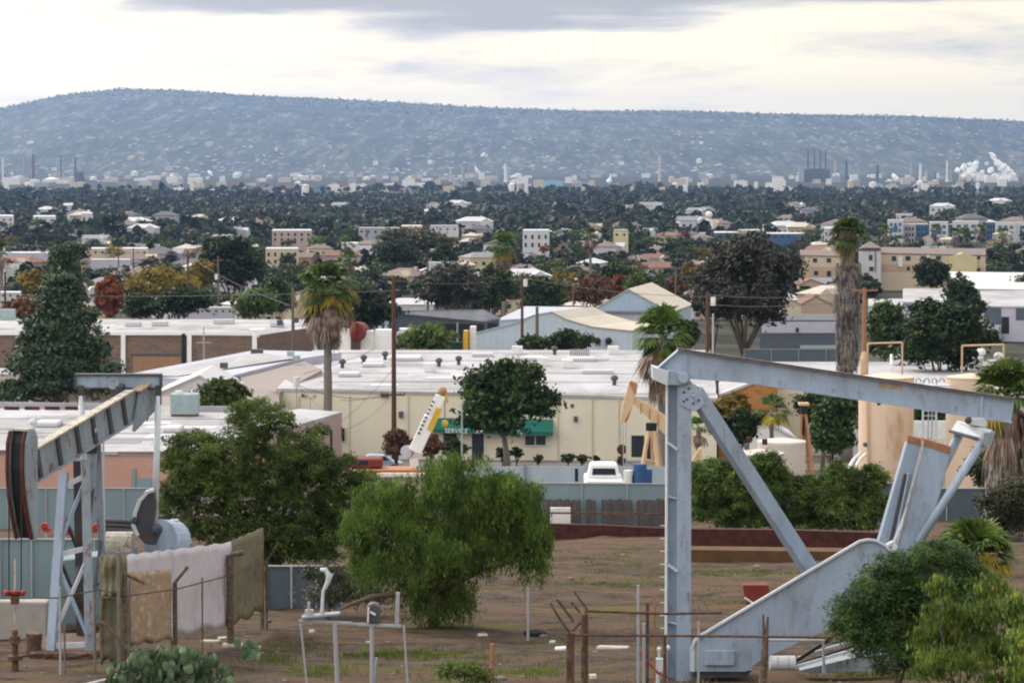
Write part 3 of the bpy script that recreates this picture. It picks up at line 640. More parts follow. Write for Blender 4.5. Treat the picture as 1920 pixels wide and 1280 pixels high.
    b = B(); b.box(P(228, 1050, 76.9), (.75, .8, .7)); b.to('gearbox', 'steel_blue_old', t)
    b = B(); b.tube([P(300, 1012, 77), P(328, 1012, 77.6)], [.56, .52], 20); b.prism([P(318, 975, 77.4), P(332, 975, 77.4), P(357, 1018, 77.4), P(345, 1035, 77.4), P(305, 1035, 77.4)], (0, .3, 0)); b.to('belt_guard', 'steel_blue', t)
    return t
pumpjack_left()
# wellhead under the lowered horse head
def wellhead():
    Y = 70.6; p = P(28, 1242, Y); p.z = gr(p.x, Y); t = thing('wellhead', 'rusty oil wellhead with red bolted clamp below the lowered horse head', 'wellhead', p)
    b = B(); b.tube([Vector((p.x, Y, p.z)), P(28, 1180, Y)], [.09, .07], 10); b.tube([P(28, 1236, Y), P(28, 1228, Y)], .19, 12); b.tube([P(28, 1205, Y), P(28, 1192, Y)], .13, 12); b.to('casing', 'rust', t)
    b = B(); b.tube([P(28, 1195, Y), P(28, 1048, Y)], .025, 6); b.to('polished_rod', 'steel_top', t)
    b = B(); b.bar(P(10, 1112, Y), P(46, 1112, Y), .1, .12); b.box(P(28, 1124, Y), (.2, .14, .2)); b.to('carrier_bar', 'rust', t, bev=.02)
    for x in (12, 28, 44): b = B(); b.ball(P(x, 1110, Y - .08), .07); b.to('bolt', 'red_paint', t)
wellhead()
def flowline():
    b = B(); b.tube([P(30, 1232, 70.5), P(70, 1226, 71), P(120, 1234, 71), P(165, 1226, 72)], .05, 8)
    for x in (72, 90, 120): b.ball(P(x, 1228, 71), .09)
    q = PG(90, 1240); one('flow_pipe', b, 'rust', 'rusty flow pipe with couplings lying beside the wellhead', 'pipe', q)
flowline()
# ================================================================== second pump jack (tan) beyond the fence and a bare tan A frame
def pumpjack_tan():
    Y = 190.0; m = M_(Y); bs = P(1215, 990, Y); bs.z = gr(bs.x, Y)
    t = thing('pump_jack', 'tan painted oil pump jack with box horse head behind the pale fence', 'pump jack', bs)
    b = B(); b.prism([P(x, y, Y) for x, y in ((1180, 716), (1196, 720), (1186, 762), (1170, 792), (1163, 790), (1168, 760))], (0, .5, 0)); b.to('horse_head', 'tan_paint', t)
    b = B(); b.prism([P(x, y, Y - .05) for x, y in ((1180, 716), (1184, 714), (1196, 720), (1193, 738), (1190, 740))], (0, .6, 0)); b.prism([P(x, y, Y + .3) for x, y in ((1180, 765), (1186, 762), (1176, 790), (1171, 792))], (0, .5, 0)); b.to('head_cap', 'tan_rust', t)
    b = B(); b.prism([P(x, y, Y + .1) for x, y in ((1183, 752), (1190, 742), (1300, 812), (1300, 836), (1248, 816))], (0, .35, 0)); b.to('walking_beam', 'tan_paint', t)
    for k in (.12, .28, .44, .6):
        x = 1190 + 100 * k; y = 746 + 66 * k; b = B(); b.bar(P(x, y + 2, Y + .08), P(x, y + 22, Y + .08), .08, .06); b.to('stiffener', 'tan_rust', t)
    b = B(); b.box(P(1221, 800, Y + .2), (.7, .5, .55)); b.to('saddle_bearing', 'black', t, bev=.05)
    for x0, x1, dy in ((1216, 1199, -.6), (1222, 1224, 1.2), (1226, 1236, -.6), (1228, 1243, 1.2)):
        p = P(x0, 808, Y); q = P(x1, 905, Y + dy); q = p + (q - p) * 1.75; b = B(); b.bar(p, q, .20, .2); b.to('post_leg', 'tan_paint', t)
    b = B(); b.bar(P(1206, 868, Y - .3), P(1236, 868, Y - .3), .1, .1); b.to('post_strut', 'tan_rust', t)
    b = B(); b.tube([P(1168, 792, Y), P(1169, 870, Y)], .03, 5); b.tube([P(1174, 792, Y), P(1174, 870, Y)], .03, 5); b.to('bridle_cable', 'galv', t)
    b = B(); b.prism([P(x, y, Y + .8) for x, y in ((1296, 868), (1311, 840), (1315, 838), (1316, 848), (1298, 880), (1290, 884))], (0, .4, 0)); b.bar(P(1313, 842, Y + .8), P(1311, 900, Y + .8), .2, .2); b.to('counterweight', 'tan_paint', t)
pumpjack_tan()
def a_frame():
    Y = 205.0; bs = P(1515, 960, Y); bs.z = gr(bs.x, Y); t = thing('pump_post', 'narrow tan four legged pump post with dark cap between low white tank and round tree', 'pump jack', bs)
    for x0, x1, dy in ((1503, 1497, 0), (1507, 1505, 1), (1510, 1527, 0), (1508, 1519, 1)):
        p, q = P(x0, 770, Y), P(x1, 900, Y + dy); q = p + (q - p) * 1.35; b = B(); b.bar(p, q, .18, .18); b.to('post_leg', 'tan_rust', t)
    b = B(); b.box(P(1507, 767, Y), (.5, .5, .6)); b.to('saddle_bearing', 'black', t, bev=.05)
    b = B(); b.box(P(1507, 757, Y), (.75, .6, .22)); b.to('cap', 'tan_paint', t, bev=.04)
    b = B(); b.tube([P(1506, 775, Y + .1), P(1505, 815, Y + .1)], .13, 6); b.to('rod', 'black', t)
    b = B(); b.bar(P(1501, 860, Y), P(1521, 860, Y), .1, .1); b.to('post_strut', 'tan_rust', t)
a_frame()
# ================================================================== fences near the left pump jack
def sheet(b, pts3, down, nx=20, nz=12, amp=.03, seed=0, th=.02):
    """a sagging cloth hung from a line of points, with folds"""
    rn = random.Random(seed); pts3 = [Vector(p) for p in pts3]; ph = [rn.uniform(0, 6) for _ in range(6)]
    def at(u):
        k = min(len(pts3) - 2, int(u * (len(pts3) - 1))); return pts3[k].lerp(pts3[k + 1], u * (len(pts3) - 1) - k)
    d = (pts3[-1] - pts3[0]); nrm_ = Vector((d.y, -d.x, 0)).normalized()
    if nrm_.y > 0: nrm_ = -nrm_
    vs = []
    for off in (0, th):
        for j in range(nz + 1):
            for i in range(nx + 1):
                u, v = i / nx, j / nz; p = at(u); w = amp * (math.sin(u * 19 + ph[0] + v * 2) * .5 + math.sin(u * 41 + ph[1]) * .3 + math.sin(v * 9 + ph[2] + u * 4) * .5) * min(1, v * 4 + .2)
                hh = down * (1 + .03 * math.sin(u * 14 + ph[3])) ; vs.append(p + nrm_ * (w + off) + Vector((0, 0, -hh * v + .018 * math.sin(u * 23 + ph[4]) * (1 - v))))
    n = (nx + 1) * (nz + 1); fs = []
    for j in range(nz):
        for i in range(nx):
            a = j * (nx + 1) + i; fs += [(a, a + 1, a + nx + 2, a + nx + 1), (n + a, n + a + nx + 1, n + a + nx + 2, n + a + 1)]
    for i in range(nx): a = i; c = nz * (nx + 1) + i; fs += [(a, n + a, n + a + 1, a + 1), (c, c + 1, n + c + 1, n + c)]
    for j in range(nz): a = j * (nx + 1); c = a + nx; fs += [(a, a + nx + 1, n + a + nx + 1, n + a), (c, n + c, n + c + nx + 1, c + nx + 1)]
    return b.add(vs, fs)
def tarp(name, mt, tops, ybot, label, seed, extra=None, amp=.028):
    p0 = P(*tops[0]); d = p0.z - P(tops[0][0], ybot, tops[0][2]).z
    b = B(); sheet(b, [P(*q) for q in tops], d, seed=seed, amp=amp); base = P(*tops[0]); base.z = gr(base.x, base.y)
    t = thing(name, label, 'tarp', base, 'tarps hung on the fence round the left pump jack'); o = b.to('sheet', mt, t, smooth=True)
    if extra: extra(t)
    return t
def ex_tan(t):
    b = B(); sheet(b, [P(244, 1072, 70.45), P(321, 1066, 72.3)], 1.78, seed=9, amp=.03, th=.01); b.to('patch', 'tarp_tan', t, smooth=True)
tarp('hanging_tarp', 'canvas_olive', [(186, 1042, 69.6), (236, 1042, 70.2)], 1240, 'olive canvas hung at the left end of the tarp fence beside the lattice post', 1, amp=.07)
tarp('hanging_tarp', 'tarp_white', [(236, 1040, 70.6), (322, 1030, 72.8)], 1210, 'white tarp with a large tan patch in front of the pump gearbox', 2, ex_tan)
tarp('hanging_tarp', 'tarp_white', [(322, 1030, 72.8), (432, 1016, 77.6)], 1194, 'plain whitish tarp between two rusty posts behind the prickly pear', 3)
tarp('hanging_tarp', 'canvas_olive', [(432, 1014, 77.8), (491, 990, 81.6)], 1172, 'olive canvas rising to a corner at the right end of the tarp fence', 4, amp=.05)
b = B(); b.bar(P(176, 1118, 69.2), P(236, 1122, 69.2), .02, .02); sheet(b, [P(188, 1040, 69.3), P(228, 1040, 69.2)], 1.0, seed=12, amp=.08); one('canvas_flap', b, 'canvas_olive', 'folded olive canvas flap draped over the top of the left canvas', 'tarp', P(205, 1110, 69.2), smooth=True)
POST = []
def fpost(px, ytop, Y, label, mt='old_post', arm=None, r=.045, grp='rusty posts of the tarp fence', name='fence_post'):
    p = P(px, ytop, Y); g0 = Vector((p.x, p.y, gr(p.x, p.y))); t = thing(name, label, 'fence post', g0, grp)
    b = B(); b.tube([g0 - Vector((0, 0, .3)), p], r, 7); b.to('post', mt, t)
    if arm: b = B(); b.tube([p, P(arm[0], arm[1], Y)], r * .75, 6); b.to('barbed_wire_arm', mt, t)
    return t
fpost(222, 1035, 69.1, 'pale wooden fence post at the left canvas edge', 'bark_grey', r=.05)
fpost(177, 1110, 69.0, 'pale thin fence post in front of the lattice post of the left pump jack', 'bark_grey', r=.035)
fpost(112, 1100, 68.6, 'pale thin fence post standing between wellhead and lattice post', 'galv', r=.03)
fpost(121, 1170, 68.8, 'second thin pale fence post right beside the wellhead', 'bark_grey', r=.03)
fpost(234, 1075, 69.3, 'dark rusty fence post with its bent arm across the tan tarp patch', arm=(272, 1093), r=.06)
fpost(328, 1092, 72.4, 'dark rusty fence post with bent arm between the two white tarps', arm=(352, 1062), r=.06)
fpost(321, 1026, 72.9, 'thin dark fence post rising above the seam of the two white tarps', r=.035)
fpost(379, 1082, 74.6, 'thin dark rod in front of the plain whitish tarp', r=.02)
fpost(431, 1040, 77.0, 'thick dark wooden fence post where the white tarp ends', 'old_post', arm=(458, 1035), r=.10)
fpost(500, 1052, 81.4, 'rusty fence post with bent arm just right of the olive canvas corner', arm=(522, 1016), r=.04)
fpost(491, 990, 82.0, 'dark fence post carrying the corner of the olive canvas', r=.06)
b = B(); b.tube([P(-20, 1122, 68.6), P(112, 1120, 68.6), P(185, 1105, 69), P(235, 1117, 69.2), P(330, 1104, 72.2), P(432, 1078, 76.8), P(500, 1051, 81)], .016, 6)
one('fence_rail', b, 'rust', 'thin rusty top rail running across the tarps and past the wellhead', 'fence rail', XG(235, 69.2))
b = B(); b.bar(P(182, 1155, 68.9), P(240, 1215, 68.9), .06, .06); one('brace_pole', b, 'old_post', 'dark diagonal brace leaning against the left olive canvas', 'pole', XG(240, 68.9))
# slate blue screened fence behind the left pump jack
def screen_fence(label, x0, x1, Y0, Y1, ytop, mt, n, grp=None, zbot=None, post='galv', thick=.05, name='screen_fence', top2=None):
    a = P(x0, ytop, Y0); c = P(x1, ytop if top2 is None else top2, Y1); ga = Vector((a.x, a.y, gr(a.x, a.y))); t = thing(name, label, 'fence', ga, grp)
    b = B(); m_ = max(4, n * 2)
    for i in range(m_):
        u, v = i / m_, (i + 1) / m_; p, q = a.lerp(c, u), a.lerp(c, v); p0 = Vector((p.x, p.y, gr(p.x, p.y) - .05)); q0 = Vector((q.x, q.y, gr(q.x, q.y) - .05)); b.prism([p, q, q0, p0], (0, thick, 0))
    b.to('screen', mt, t)
    for i in range(n + 1):
        p = a.lerp(c, i / n); b = B(); b.tube([Vector((p.x, p.y - .06, gr(p.x, p.y) - .2)), Vector((p.x, p.y - .06, p.z + .05))], .035, 6); b.to('post', post, t)
    b = B(); b.tube([a + Vector((0, -.05, .03)), c + Vector((0, -.05, .03))], .03, 6); b.to('top_rail', post, t)
    return t
screen_fence('slate blue screened fence close behind the left pump jack', -60, 236, 85, 86, 1012, 'fence_blue', 5)
screen_fence('long blue screened fence in front of the pink building', -60, 305, 150, 151, 916, 'fence_blue', 5)
screen_fence('low grey screened fence panel under the dark bush', 500, 640, 92, 92, 1062, 'fence_slate', 3)
b = B(); b.prism([P(95, 1052, 82), P(200, 1040, 83.5), P(200, 1170, 83.5), P(95, 1172, 82)], (0.1, 1.4, 0)); one('metal_box', b, 'fence_blue', 'grey blue metal cabinet behind the lattice post of the left pump jack', 'cabinet', XG(150, 83), bev=.03)
b = B(); b.prism([P(-40, 1126, 79), P(88, 1128, 79), P(88, 1200, 79), P(-40, 1200, 79)], (0, .6, 0)); one('concrete_block', b, 'concrete', 'low pale concrete block wall at the left edge behind the wellhead', 'wall', XG(20, 79), bev=.04)
b = B(); q = XG(55, 74); b.tube([q + Vector((0, 0, -.1)), q + Vector((.02, 0, .62))], [.19, .21], 16); one('rusty_drum', b, 'rust', 'small rusty drum at the foot of the lattice post', 'drum', q)
b = B(); q = XG(205, 152)
# red valves on stand pipes beyond the slate fence
for i, (x, y, lb) in enumerate(((84, 986, 'red valve on a stand pipe, leftmost of four, in front of the long blue fence'), (122, 992, 'red box valve seen through the lattice post'), (163, 1000, 'round red valve against the right lattice leg'), (180, 988, 'small red valve seen behind the ladder of the left pump jack'))):
    q = XG(x, 128); t = thing('red_valve', lb, 'valve', q, 'red valves in front of the blue fence'); b = B(); tp = P(x, y, 128)
    b.tube([q, tp], .05, 6); b.to('stand_pipe', 'galv', t); b = B(); b.tube([tp + Vector((0, -.1, 0)), tp + Vector((0, .1, 0))], .17, 10); b.box(tp + Vector((.1, 0, -.15)), (.3, .2, .18)); b.to('valve_body', 'red_paint', t, bev=.02)
# grey rolled hose pile beyond
b = B()
for k in range(4): b.tube([P(195, 975 + k * 8, 110), P(262, 978 + k * 8, 110)], .085, 8)
one('pipe_stack', b, 'grey_dark', 'stack of dark grey pipes behind the gearbox of the left pump jack', 'pipes', XG(230, 110))
# ================================================================== right hand fences, gate and small things
screen_fence('blue screened fence with dark boards under it, behind the dirt lot', 1005, 1262, 150, 150, 906, 'fence_blue', 3, top2=908)
b = B(); rn = random.Random(3)
for k in range(46):
    x = 1020 + k * 4.9
    if k in (14, 15, 20, 21, 34, 35): continue
    h = rn.uniform(0, 4); b.prism([P(x, 934 + h, 149.7), P(x + 4.3, 934 + h, 149.7), P(x + 4.3, 992, 149.7), P(x, 992, 149.7)], (0, .04, 0))
one('board_fence', b, 'boards', 'row of dark weathered upright boards against the blue screened fence', 'fence', XG(1130, 149.7))
b = B(); b.prism([P(1032, 952, 148.5), P(1072, 952, 148.5), P(1072, 985, 148.5), P(1032, 985, 148.5)], (0, .4, 0)); one('leaning_panel', b, 'white_worn', 'whitish panel leaning in front of the dark boards', 'panel', XG(1050, 148.5))
b = B(); b.bar(P(1030, 961, 147), P(1250, 963, 147), .06, .09); 
for x in (1072, 1196, 1244): b.bar(P(x, 938, 147), Vector((P(x, 938, 147).x, 147, gr(0, 147))), .12, .12)
one('pipe_rail', b, 'rust', 'rusty pipe rail on short posts in front of the dark boards', 'rail', XG(1140, 147))
def bank(label, pts, Y, mt, th, name='retaining_board'):
    b = B(); b.prism([P(x, y, Y) for x, y in pts], (0, th, 0)); return one(name, b, mt, label, 'retaining wall', XG(pts[0][0], Y))
bank('dark maroon retaining board below the dark board fence', [(1022, 981), (1130, 984), (1250, 990), (1250, 1010), (1130, 1004), (1022, 1020)], 140, 'maroon', .3)
bank('tall dark maroon retaining wall below the bushes behind the pump jack', [(1285, 991), (1480, 993), (1700, 1000), (1700, 1045), (1285, 1040)], 122, 'maroon', .4, 'retaining_wall')
bank('brown earth bank board at the foot of the maroon wall', [(1290, 1030), (1600, 1034), (1600, 1066), (1290, 1058)], 118, 'brown_bank', 1.2, 'earth_bank')
screen_fence('dark slate screened fence at the right below the tan tanks', 1700, 2000, 165, 165, 916, 'fence_slate', 4)
screen_fence('dark slate screened fence behind the bushes in the middle of the pump jack', 1290, 1700, 168, 166, 906, 'fence_slate', 5)
# barbed wire posts in front
def brushpost(px, ytop, Y, arms, label, r):
    p = P(px, ytop, Y); g0 = Vector((p.x, p.y, gr(p.x, p.y))); t = thing('fence_post', label, 'fence post', g0, 'rusty posts of the near pipe fence')
    b = B(); b.tube([g0 - Vector((0, 0, .4)), p], r, 8); b.to('post', 'rust', t)
    for a, c in arms:
        b = B(); b.tube([P(a[0], a[1], Y), P(c[0], c[1], Y)], .028, 6); b.to('barbed_wire_arm', 'rust', t)
brushpost(1069, 1185, 58, [((1069, 1187), (1050, 1160)), ((1050, 1160), (1032, 1130)), ((1076, 1165), (1044, 1122))], 'thick rusty corner post with two prongs, nearer the camera', .085)
brushpost(1096, 1150, 58.6, [((1096, 1155), (1100, 1140)), ((1100, 1140), (1076, 1108)), ((1088, 1148), (1071, 1128)), ((1070, 1185), (1096, 1158))], 'thick rusty corner post with curved arm behind the two pronged one', .075)
for x, yt, mt, r, lb in ((1214, 1130, 'rust', .035, 'slim rusty post left of the pump jack upright'), (1197, 1096, 'galv', .03, 'tall thin grey post left of the pump jack upright'), (1208, 1168, 'galv', .04, 'short thick grey post left of the pump jack upright'), (1228, 1118, 'orange_rust', .025, 'thin orange rusted stake left of the pump jack upright'), (1247, 1190, 'rust', .04, 'short rusty post touching the foot of the pump jack upright'), (990, 1100, 'galv', .035, 'grey post standing alone on the dirt right of the pepper tree'), (1310, 1165, 'galv', .025, 'short grey post between upright and belt guard'), (1855, 1140, 'galv', .03, 'thin grey post in the bushes at the right')):
    Y = 60 if x != 990 else 80; fpost(x, yt, Y, lb, mt, r=r, grp='assorted posts on the dirt lot')
b = B(); b.tube([P(1070, 1190, 58), P(1250, 1191, 58.5), P(1560, 1194, 59)], .026, 7); one('fence_rail', b, 'rust', 'thin rusty pipe rail crossing in front of the belt guard', 'fence rail', XG(1300, 58))
b = B(); b.tube([P(1098, 1145, 58.6), P(1250, 1150, 60), P(1352, 1148, 61)], .026, 7); one('fence_rail', b, 'rust', 'short rusty pipe rail behind the upright of the big pump jack', 'fence rail', XG(1180, 59))
b = B(); b.tube([P(1440, 1199, 63), P(1543, 1200, 63), P(1547, 1262, 63)], .03, 7); b.tube([P(1544, 1200, 63), P(1544, 1262, 63)], .03, 7); one('hand_rail', b, 'galv', 'bent grey hand rail in front of the pump motor', 'rail', XG(1545, 63))
def bluebox():
    q = XG(1236, 62); t = thing('electric_box', 'small pale blue electric box on a post at the foot of the upright', 'electric box', q)
    b = B(); b.box(P(1236, 1246, 62), (.17, .14, .3)); b.to('box', 'steel_light', t, bev=.015); b = B(); b.tube([q, P(1234, 1250, 62)], .05, 6); b.tube([P(1236, 1236, 62), P(1236, 1215, 62)], .03, 6); b.to('post', 'steel_light', t); b = B(); b.ball(P(1236, 1216, 62), .05); b.ball(P(1252, 1214, 62), .06); b.to('insulator', 'white_worn', t)
bluebox()
b = B(); b.tube([P(1195, 1218, 61), P(1215, 1240, 61), P(1235, 1262, 61), P(1262, 1272, 62)], .025, 6); one('red_hose', b, 'red_paint', 'thin red hose sloping to the foot of the upright', 'hose', XG(1215, 61))
# forked dead wood stump in front of the guard
b = B(); q = XG(1432, 61.5); b.tube([q - Vector((0, 0, .2)), P(1434, 1225, 61.5), P(1440, 1155, 61.5)], [.10, .075, .02], 8); b.tube([P(1430, 1245, 61.5), P(1432, 1200, 61.5), P(1431, 1150, 61.5)], [.06, .04, .025], 6); one('wooden_stake', b, 'old_post', 'split dark wooden stake in front of the pump jack belt guard', 'stake', q)
b = B(); q = XG(923, 66); b.tube([q - Vector((0, 0, .1)), P(923, 1206, 66)], .05, 8); one('orange_stake', b, 'orange_rust', 'short orange pipe stake standing on bare dirt at the bottom centre', 'stake', q)
# red hopper shape
b = B(); b.prism([P(x, y, 92) for x, y in ((1393, 1096), (1441, 1096), (1444, 1112), (1428, 1128), (1410, 1136), (1398, 1130))], (0, .5, 0)); b.prism([P(1400, 1128, 92), P(1412, 1134, 92), P(1412, 1150, 92), P(1399, 1150, 92)], (0, .4, 0)); one('red_drum', b, 'maroon', 'dark red dented drum on the dirt behind the sloping guard edge', 'drum', XG(1415, 92), bev=.02)
MT['maroon2'] = mk('maroon2', (.17, .03, .025), .7, .2, 2); bpy.data.objects['red_drum'].data.materials[0] = MT['maroon2']
b = B(); b.tube([P(1396, 1120, 91.8), P(1414, 1132, 91.8)], .035, 6); one('white_pipe', b, 'white_worn', 'short whitish pipe resting against the red drum', 'pipe', XG(1405, 91.8))
# steel table frame with lamp head and grey machinery
def bench():
    Y = 58.0; q = XG(660, Y); t = thing('steel_rack', 'grey pipe rack with a hooked vent pipe standing on its top rail', 'rack', q)
    b = B(); b.bar(P(560, 1163, Y), P(660, 1168, Y), .05, .05); b.bar(P(672, 1170, Y), P(752, 1173, Y), .05, .05); b.bar(P(655, 1168, Y), P(680, 1170, Y), .03, .03); b.to('top_rail', 'galv', t)
    for x0, y0, x1, r in ((628, 1170, 634, .045), (697, 1174, 698, .045), (564, 1170, 580, .022), (757, 1172, 768, .022), (706, 1232, 694, .03)):
        p = P(x0, y0, Y); e_ = P(x1, 1300, Y); b = B(); b.tube([p, Vector((e_.x, Y, gr(e_.x, Y) - .1))], r, 7); b.to('leg', 'galv', t)
    b = B(); b.tube([P(603, 1160, Y), P(604, 1140, Y), P(606, 1108, Y), P(615, 1090, Y), P(618, 1078, Y), P(610, 1068, Y), P(600, 1067, Y)], [.05, .035, .03, .05, .075, .06, .03], 8); b.to('vent_pipe', 'steel_light', t, smooth=True)
    b = B(); b.bar(P(566, 1156, Y), P(638, 1149, Y), .3, .05); b.to('tray', 'steel_blue_old', t, bev=.01)
    b = B(); b.tube([P(580, 1158, Y), P(580, 1142, Y)], .09, 8); b.tube([P(579, 1142, Y), P(579, 1128, Y)], .035, 6); b.to('valve', 'galv', t)
    b = B(); b.prism([P(x, y, Y - .1) for x, y in ((687, 1168), (688, 1136), (700, 1130), (711, 1136), (713, 1168))], (0, .35, 0)); b.to('meter_box', 'grey_dark', t, bev=.03)
    b = B(); b.bar(P(694, 1146, Y - .14), P(704, 1152, Y - .14), .05, .04); b.tube([P(690, 1166, Y - .13), P(691, 1138, Y - .13)], .02, 6); b.to('meter_plate', 'white_worn', t)
    b = B(); b.bar(P(744, 1170, Y), P(746, 1110, Y), .08, .06); b.to('upright_plate', 'galv', t)
bench()
# loose debris
spots = [(395, 1206, 36, 8, 72), (440, 1212, 44, 7, 71), (478, 1216, 22, 6, 70), (422, 1198, 26, 5, 73), (1150, 1216, 60, 6, 64), (1052, 1218, 22, 6, 64), (1035, 1206, 10, 6, 65), (585, 1186, 12, 7, 70), (1112, 1272, 12, 8, 60), (690, 1206, 8, 5, 68), (905, 1192, 18, 4, 74), (1800, 1064, 16, 8, 80), (1262, 1266, 12, 6, 62)]
nm = ['long pale plank on the dirt right of the tarp fence', 'pale broken concrete slab beyond the prickly pear', 'chunk of pale concrete at the end of the plank pile', 'pale plank at the back of the plank pile', 'long whitish slab on the dirt behind the rusty corner posts', 'white scrap beside the rusty corner posts', 'small white rag left of the rusty corner posts', 'crumpled white scrap under the steel rack', 'pale stone at the foot of the rusty corner posts', 'small pale stone in the grass under the steel rack', 'small tan plank below the pepper tree', 'white scrap on the dirt beside the low fan palm', 'pale stone against the foot of the upright']
rn = random.Random(8)
for (x, y, w, h, Y), lb in zip(spots, nm):
    q = PG(x, y); m = M_(q.y); b = B(); W, H = w * m, h * m; b.box(q + Vector((0, 0, H * .4)), (W, .18 + W * .2, H), rn.uniform(-.3, .3))
    vs = b.v; b.v = [(v[0] + rn.uniform(-.1, .1) * H * 2, v[1] + rn.uniform(-.1, .1) * .3, v[2] + rn.uniform(-.15, .25) * H) for v in vs]
    one('debris', b, 'debris' if 'white' not in lb else 'white_worn', lb, 'debris', q, 'pale debris on the dirt lot', bev=.01)
b = B(); b.tube([P(215, 1270, 64), P(130, 1290, 62)], .035, 8); one('pale_pipe', b, 'white_worn', 'pale pipe lying at the lower left beside the prickly pear', 'pipe', XG(180, 63))
b = B(); q = PG(505, 1167); b.ball(q + Vector((0, 0, .05)), .08, 7, (1, .8, .7)); one('blue_can', b, 'blue_paint', 'small blue crumpled can on the dirt right of the olive canvas', 'litter', q)
b = B(); q = PG(1003, 1192); b.ball(q + Vector((0, 0, .08)), .26, 8, (1.3, .8, .5)); one('tyre_scrap', b, 'black', 'black scrap of tyre on the dirt between pepper tree and corner posts', 'litter', q)
# stones and grass on the dirt
rn = random.Random(11); b = B()
for _ in range(520):
    Y = 52 + 85 * rn.random() ** 1.3; x = rn.uniform(-.19, .19) * Y; r = rn.uniform(.02, .07) * (1 + (rn.random() < .05) * 1.6); b.ball((x, Y, gr(x, Y) + r * .2), r, 5, (rn.uniform(.8, 1.5), 1, rn.uniform(.4, .8)))
tag(b.to('stones', 'stone'), 'small stones scattered over the brown dirt lot', 'stones', None, 'stuff')
r = np.random.default_rng(4); V = []
for (px, py, wx, wy, n) in ((760, 1228, 120, 9, 1500), (600, 1262, 60, 6, 500), (1000, 1262, 80, 6, 500), (500, 1236, 60, 14, 500), (1160, 1095, 90, 8, 700), (1380, 1075, 110, 6, 700), (560, 1215, 70, 16, 400), (900, 1250, 200, 30, 700), (1150, 1060, 100, 30, 700), (1340, 1125, 60, 25, 300), (1880, 1120, 60, 20, 300), (80, 985, 90, 3, 900), (1600, 1262, 120, 8, 500)):
    for _ in range(n):
        q = PG(px + rn.gauss(0, .5) * wx, py + rn.gauss(0, .5) * wy) if _ % 12 == 0 else q + Vector((rn.gauss(0, .12), rn.gauss(0, .2), 0)); z = gr(q.x, q.y); s = rn.uniform(.04, .11); a = rn.uniform(0, 6.3); dx, dy = math.cos(a) * .012, math.sin(a) * .012; lx, ly = rn.uniform(-.4, .4) * s, rn.uniform(-.4, .4) * s
        V += [(q.x - dx, q.y - dy, z - .01), (q.x + dx, q.y + dy, z - .01), (q.x + lx + dx * .3, q.y + ly, z + s), (q.x + lx - dx * .3, q.y + ly, z + s)]
tag(npmesh('grass', np.array(V), np.arange(len(V)).reshape(-1, 4), 'grass'), 'sparse short green grass tufts on the brown dirt lot', 'grass', None, 'stuff')
V = []
for _ in range(9000):
    if _ % 14 == 0: Yq = 55 + 75 * rn.random() ** 1.3; q = Vector((rn.uniform(-.185, .185) * Yq, Yq, 0)); dens_ = math.sin(q.x * .9 + 2) * math.sin(q.y * .35 + q.x * .2) > -.1
    if not dens_: continue
    x_, y_ = q.x + rn.gauss(0, .22), q.y + rn.gauss(0, .3); z = gr(x_, y_); s = rn.uniform(.05, .17); a = rn.uniform(0, 6.3); dx, dy = math.cos(a) * .010, math.sin(a) * .010; lx, ly = rn.uniform(-.6, .6) * s, rn.uniform(-.6, .6) * s
    V += [(x_ - dx, y_ - dy, z - .01), (x_ + dx, y_ + dy, z - .01), (x_ + lx + dx * .3, y_ + ly, z + s), (x_ + lx - dx * .3, y_ + ly, z + s)]
tag(npmesh('dry_grass', np.array(V), np.arange(len(V)).reshape(-1, 4), 'dry_grass'), 'dry straw coloured weeds scattered over the brown dirt lot', 'dry grass', None, 'stuff')
# ================================================================== near plants
def tree(name, label, cat, base, blobs, n, size, leaf, bark='bark', tr=.14, seed=1, group=None, ntip=9, fork=.35, sk_=0, sf=.36, fill=.75, **kw):
    t = thing(name, label, cat, base, group); V, Q = leafcloud(sub_(blobs, sk_, sf, seed) if sk_ else blobs, n, size, seed, **kw)
    if sk_: kw2 = dict(kw); kw2.pop('ncl', 0); kw2['lo'] = .15; kw2['clump'] = kw.get('clump', .2) * 2.2; V, Q = join([(V, Q), leafcloud(blobs, int(n * fill), size * 1.15, seed + 9, **kw2)])
    npmesh('crown', V, Q, leaf, t)
    rn = random.Random(seed); tips = [Vector(bl[:3]) + Vector((rn.uniform(-.3, .3) * bl[3], rn.uniform(-.3, .3) * bl[4], rn.uniform(-.1, .5) * bl[5])) for bl in (blobs if len(blobs) <= ntip else rn.sample(list(blobs), ntip))]
    b = limbs(B(), base, tips, tr, fork, seed); b.to('trunk', bark, t, smooth=True); return t
def pb(lst, Y, dep=1.0):                  # blobs given as photo ellipses (x, y, rx, ry) standing around distance Y
    o = []
    for i, q in enumerate(lst):
        x, y, rx, ry = q[:4]; dy = q[4] if len(q) > 4 else ((i * 37) % 7 / 7 - .5) * 1.6 * dep; m = M_(Y + dy); p = P(x, y, Y + dy); o.append((p.x, p.y, p.z, rx * m, (rx + ry) / 2 * m * dep, ry * m))
    return o
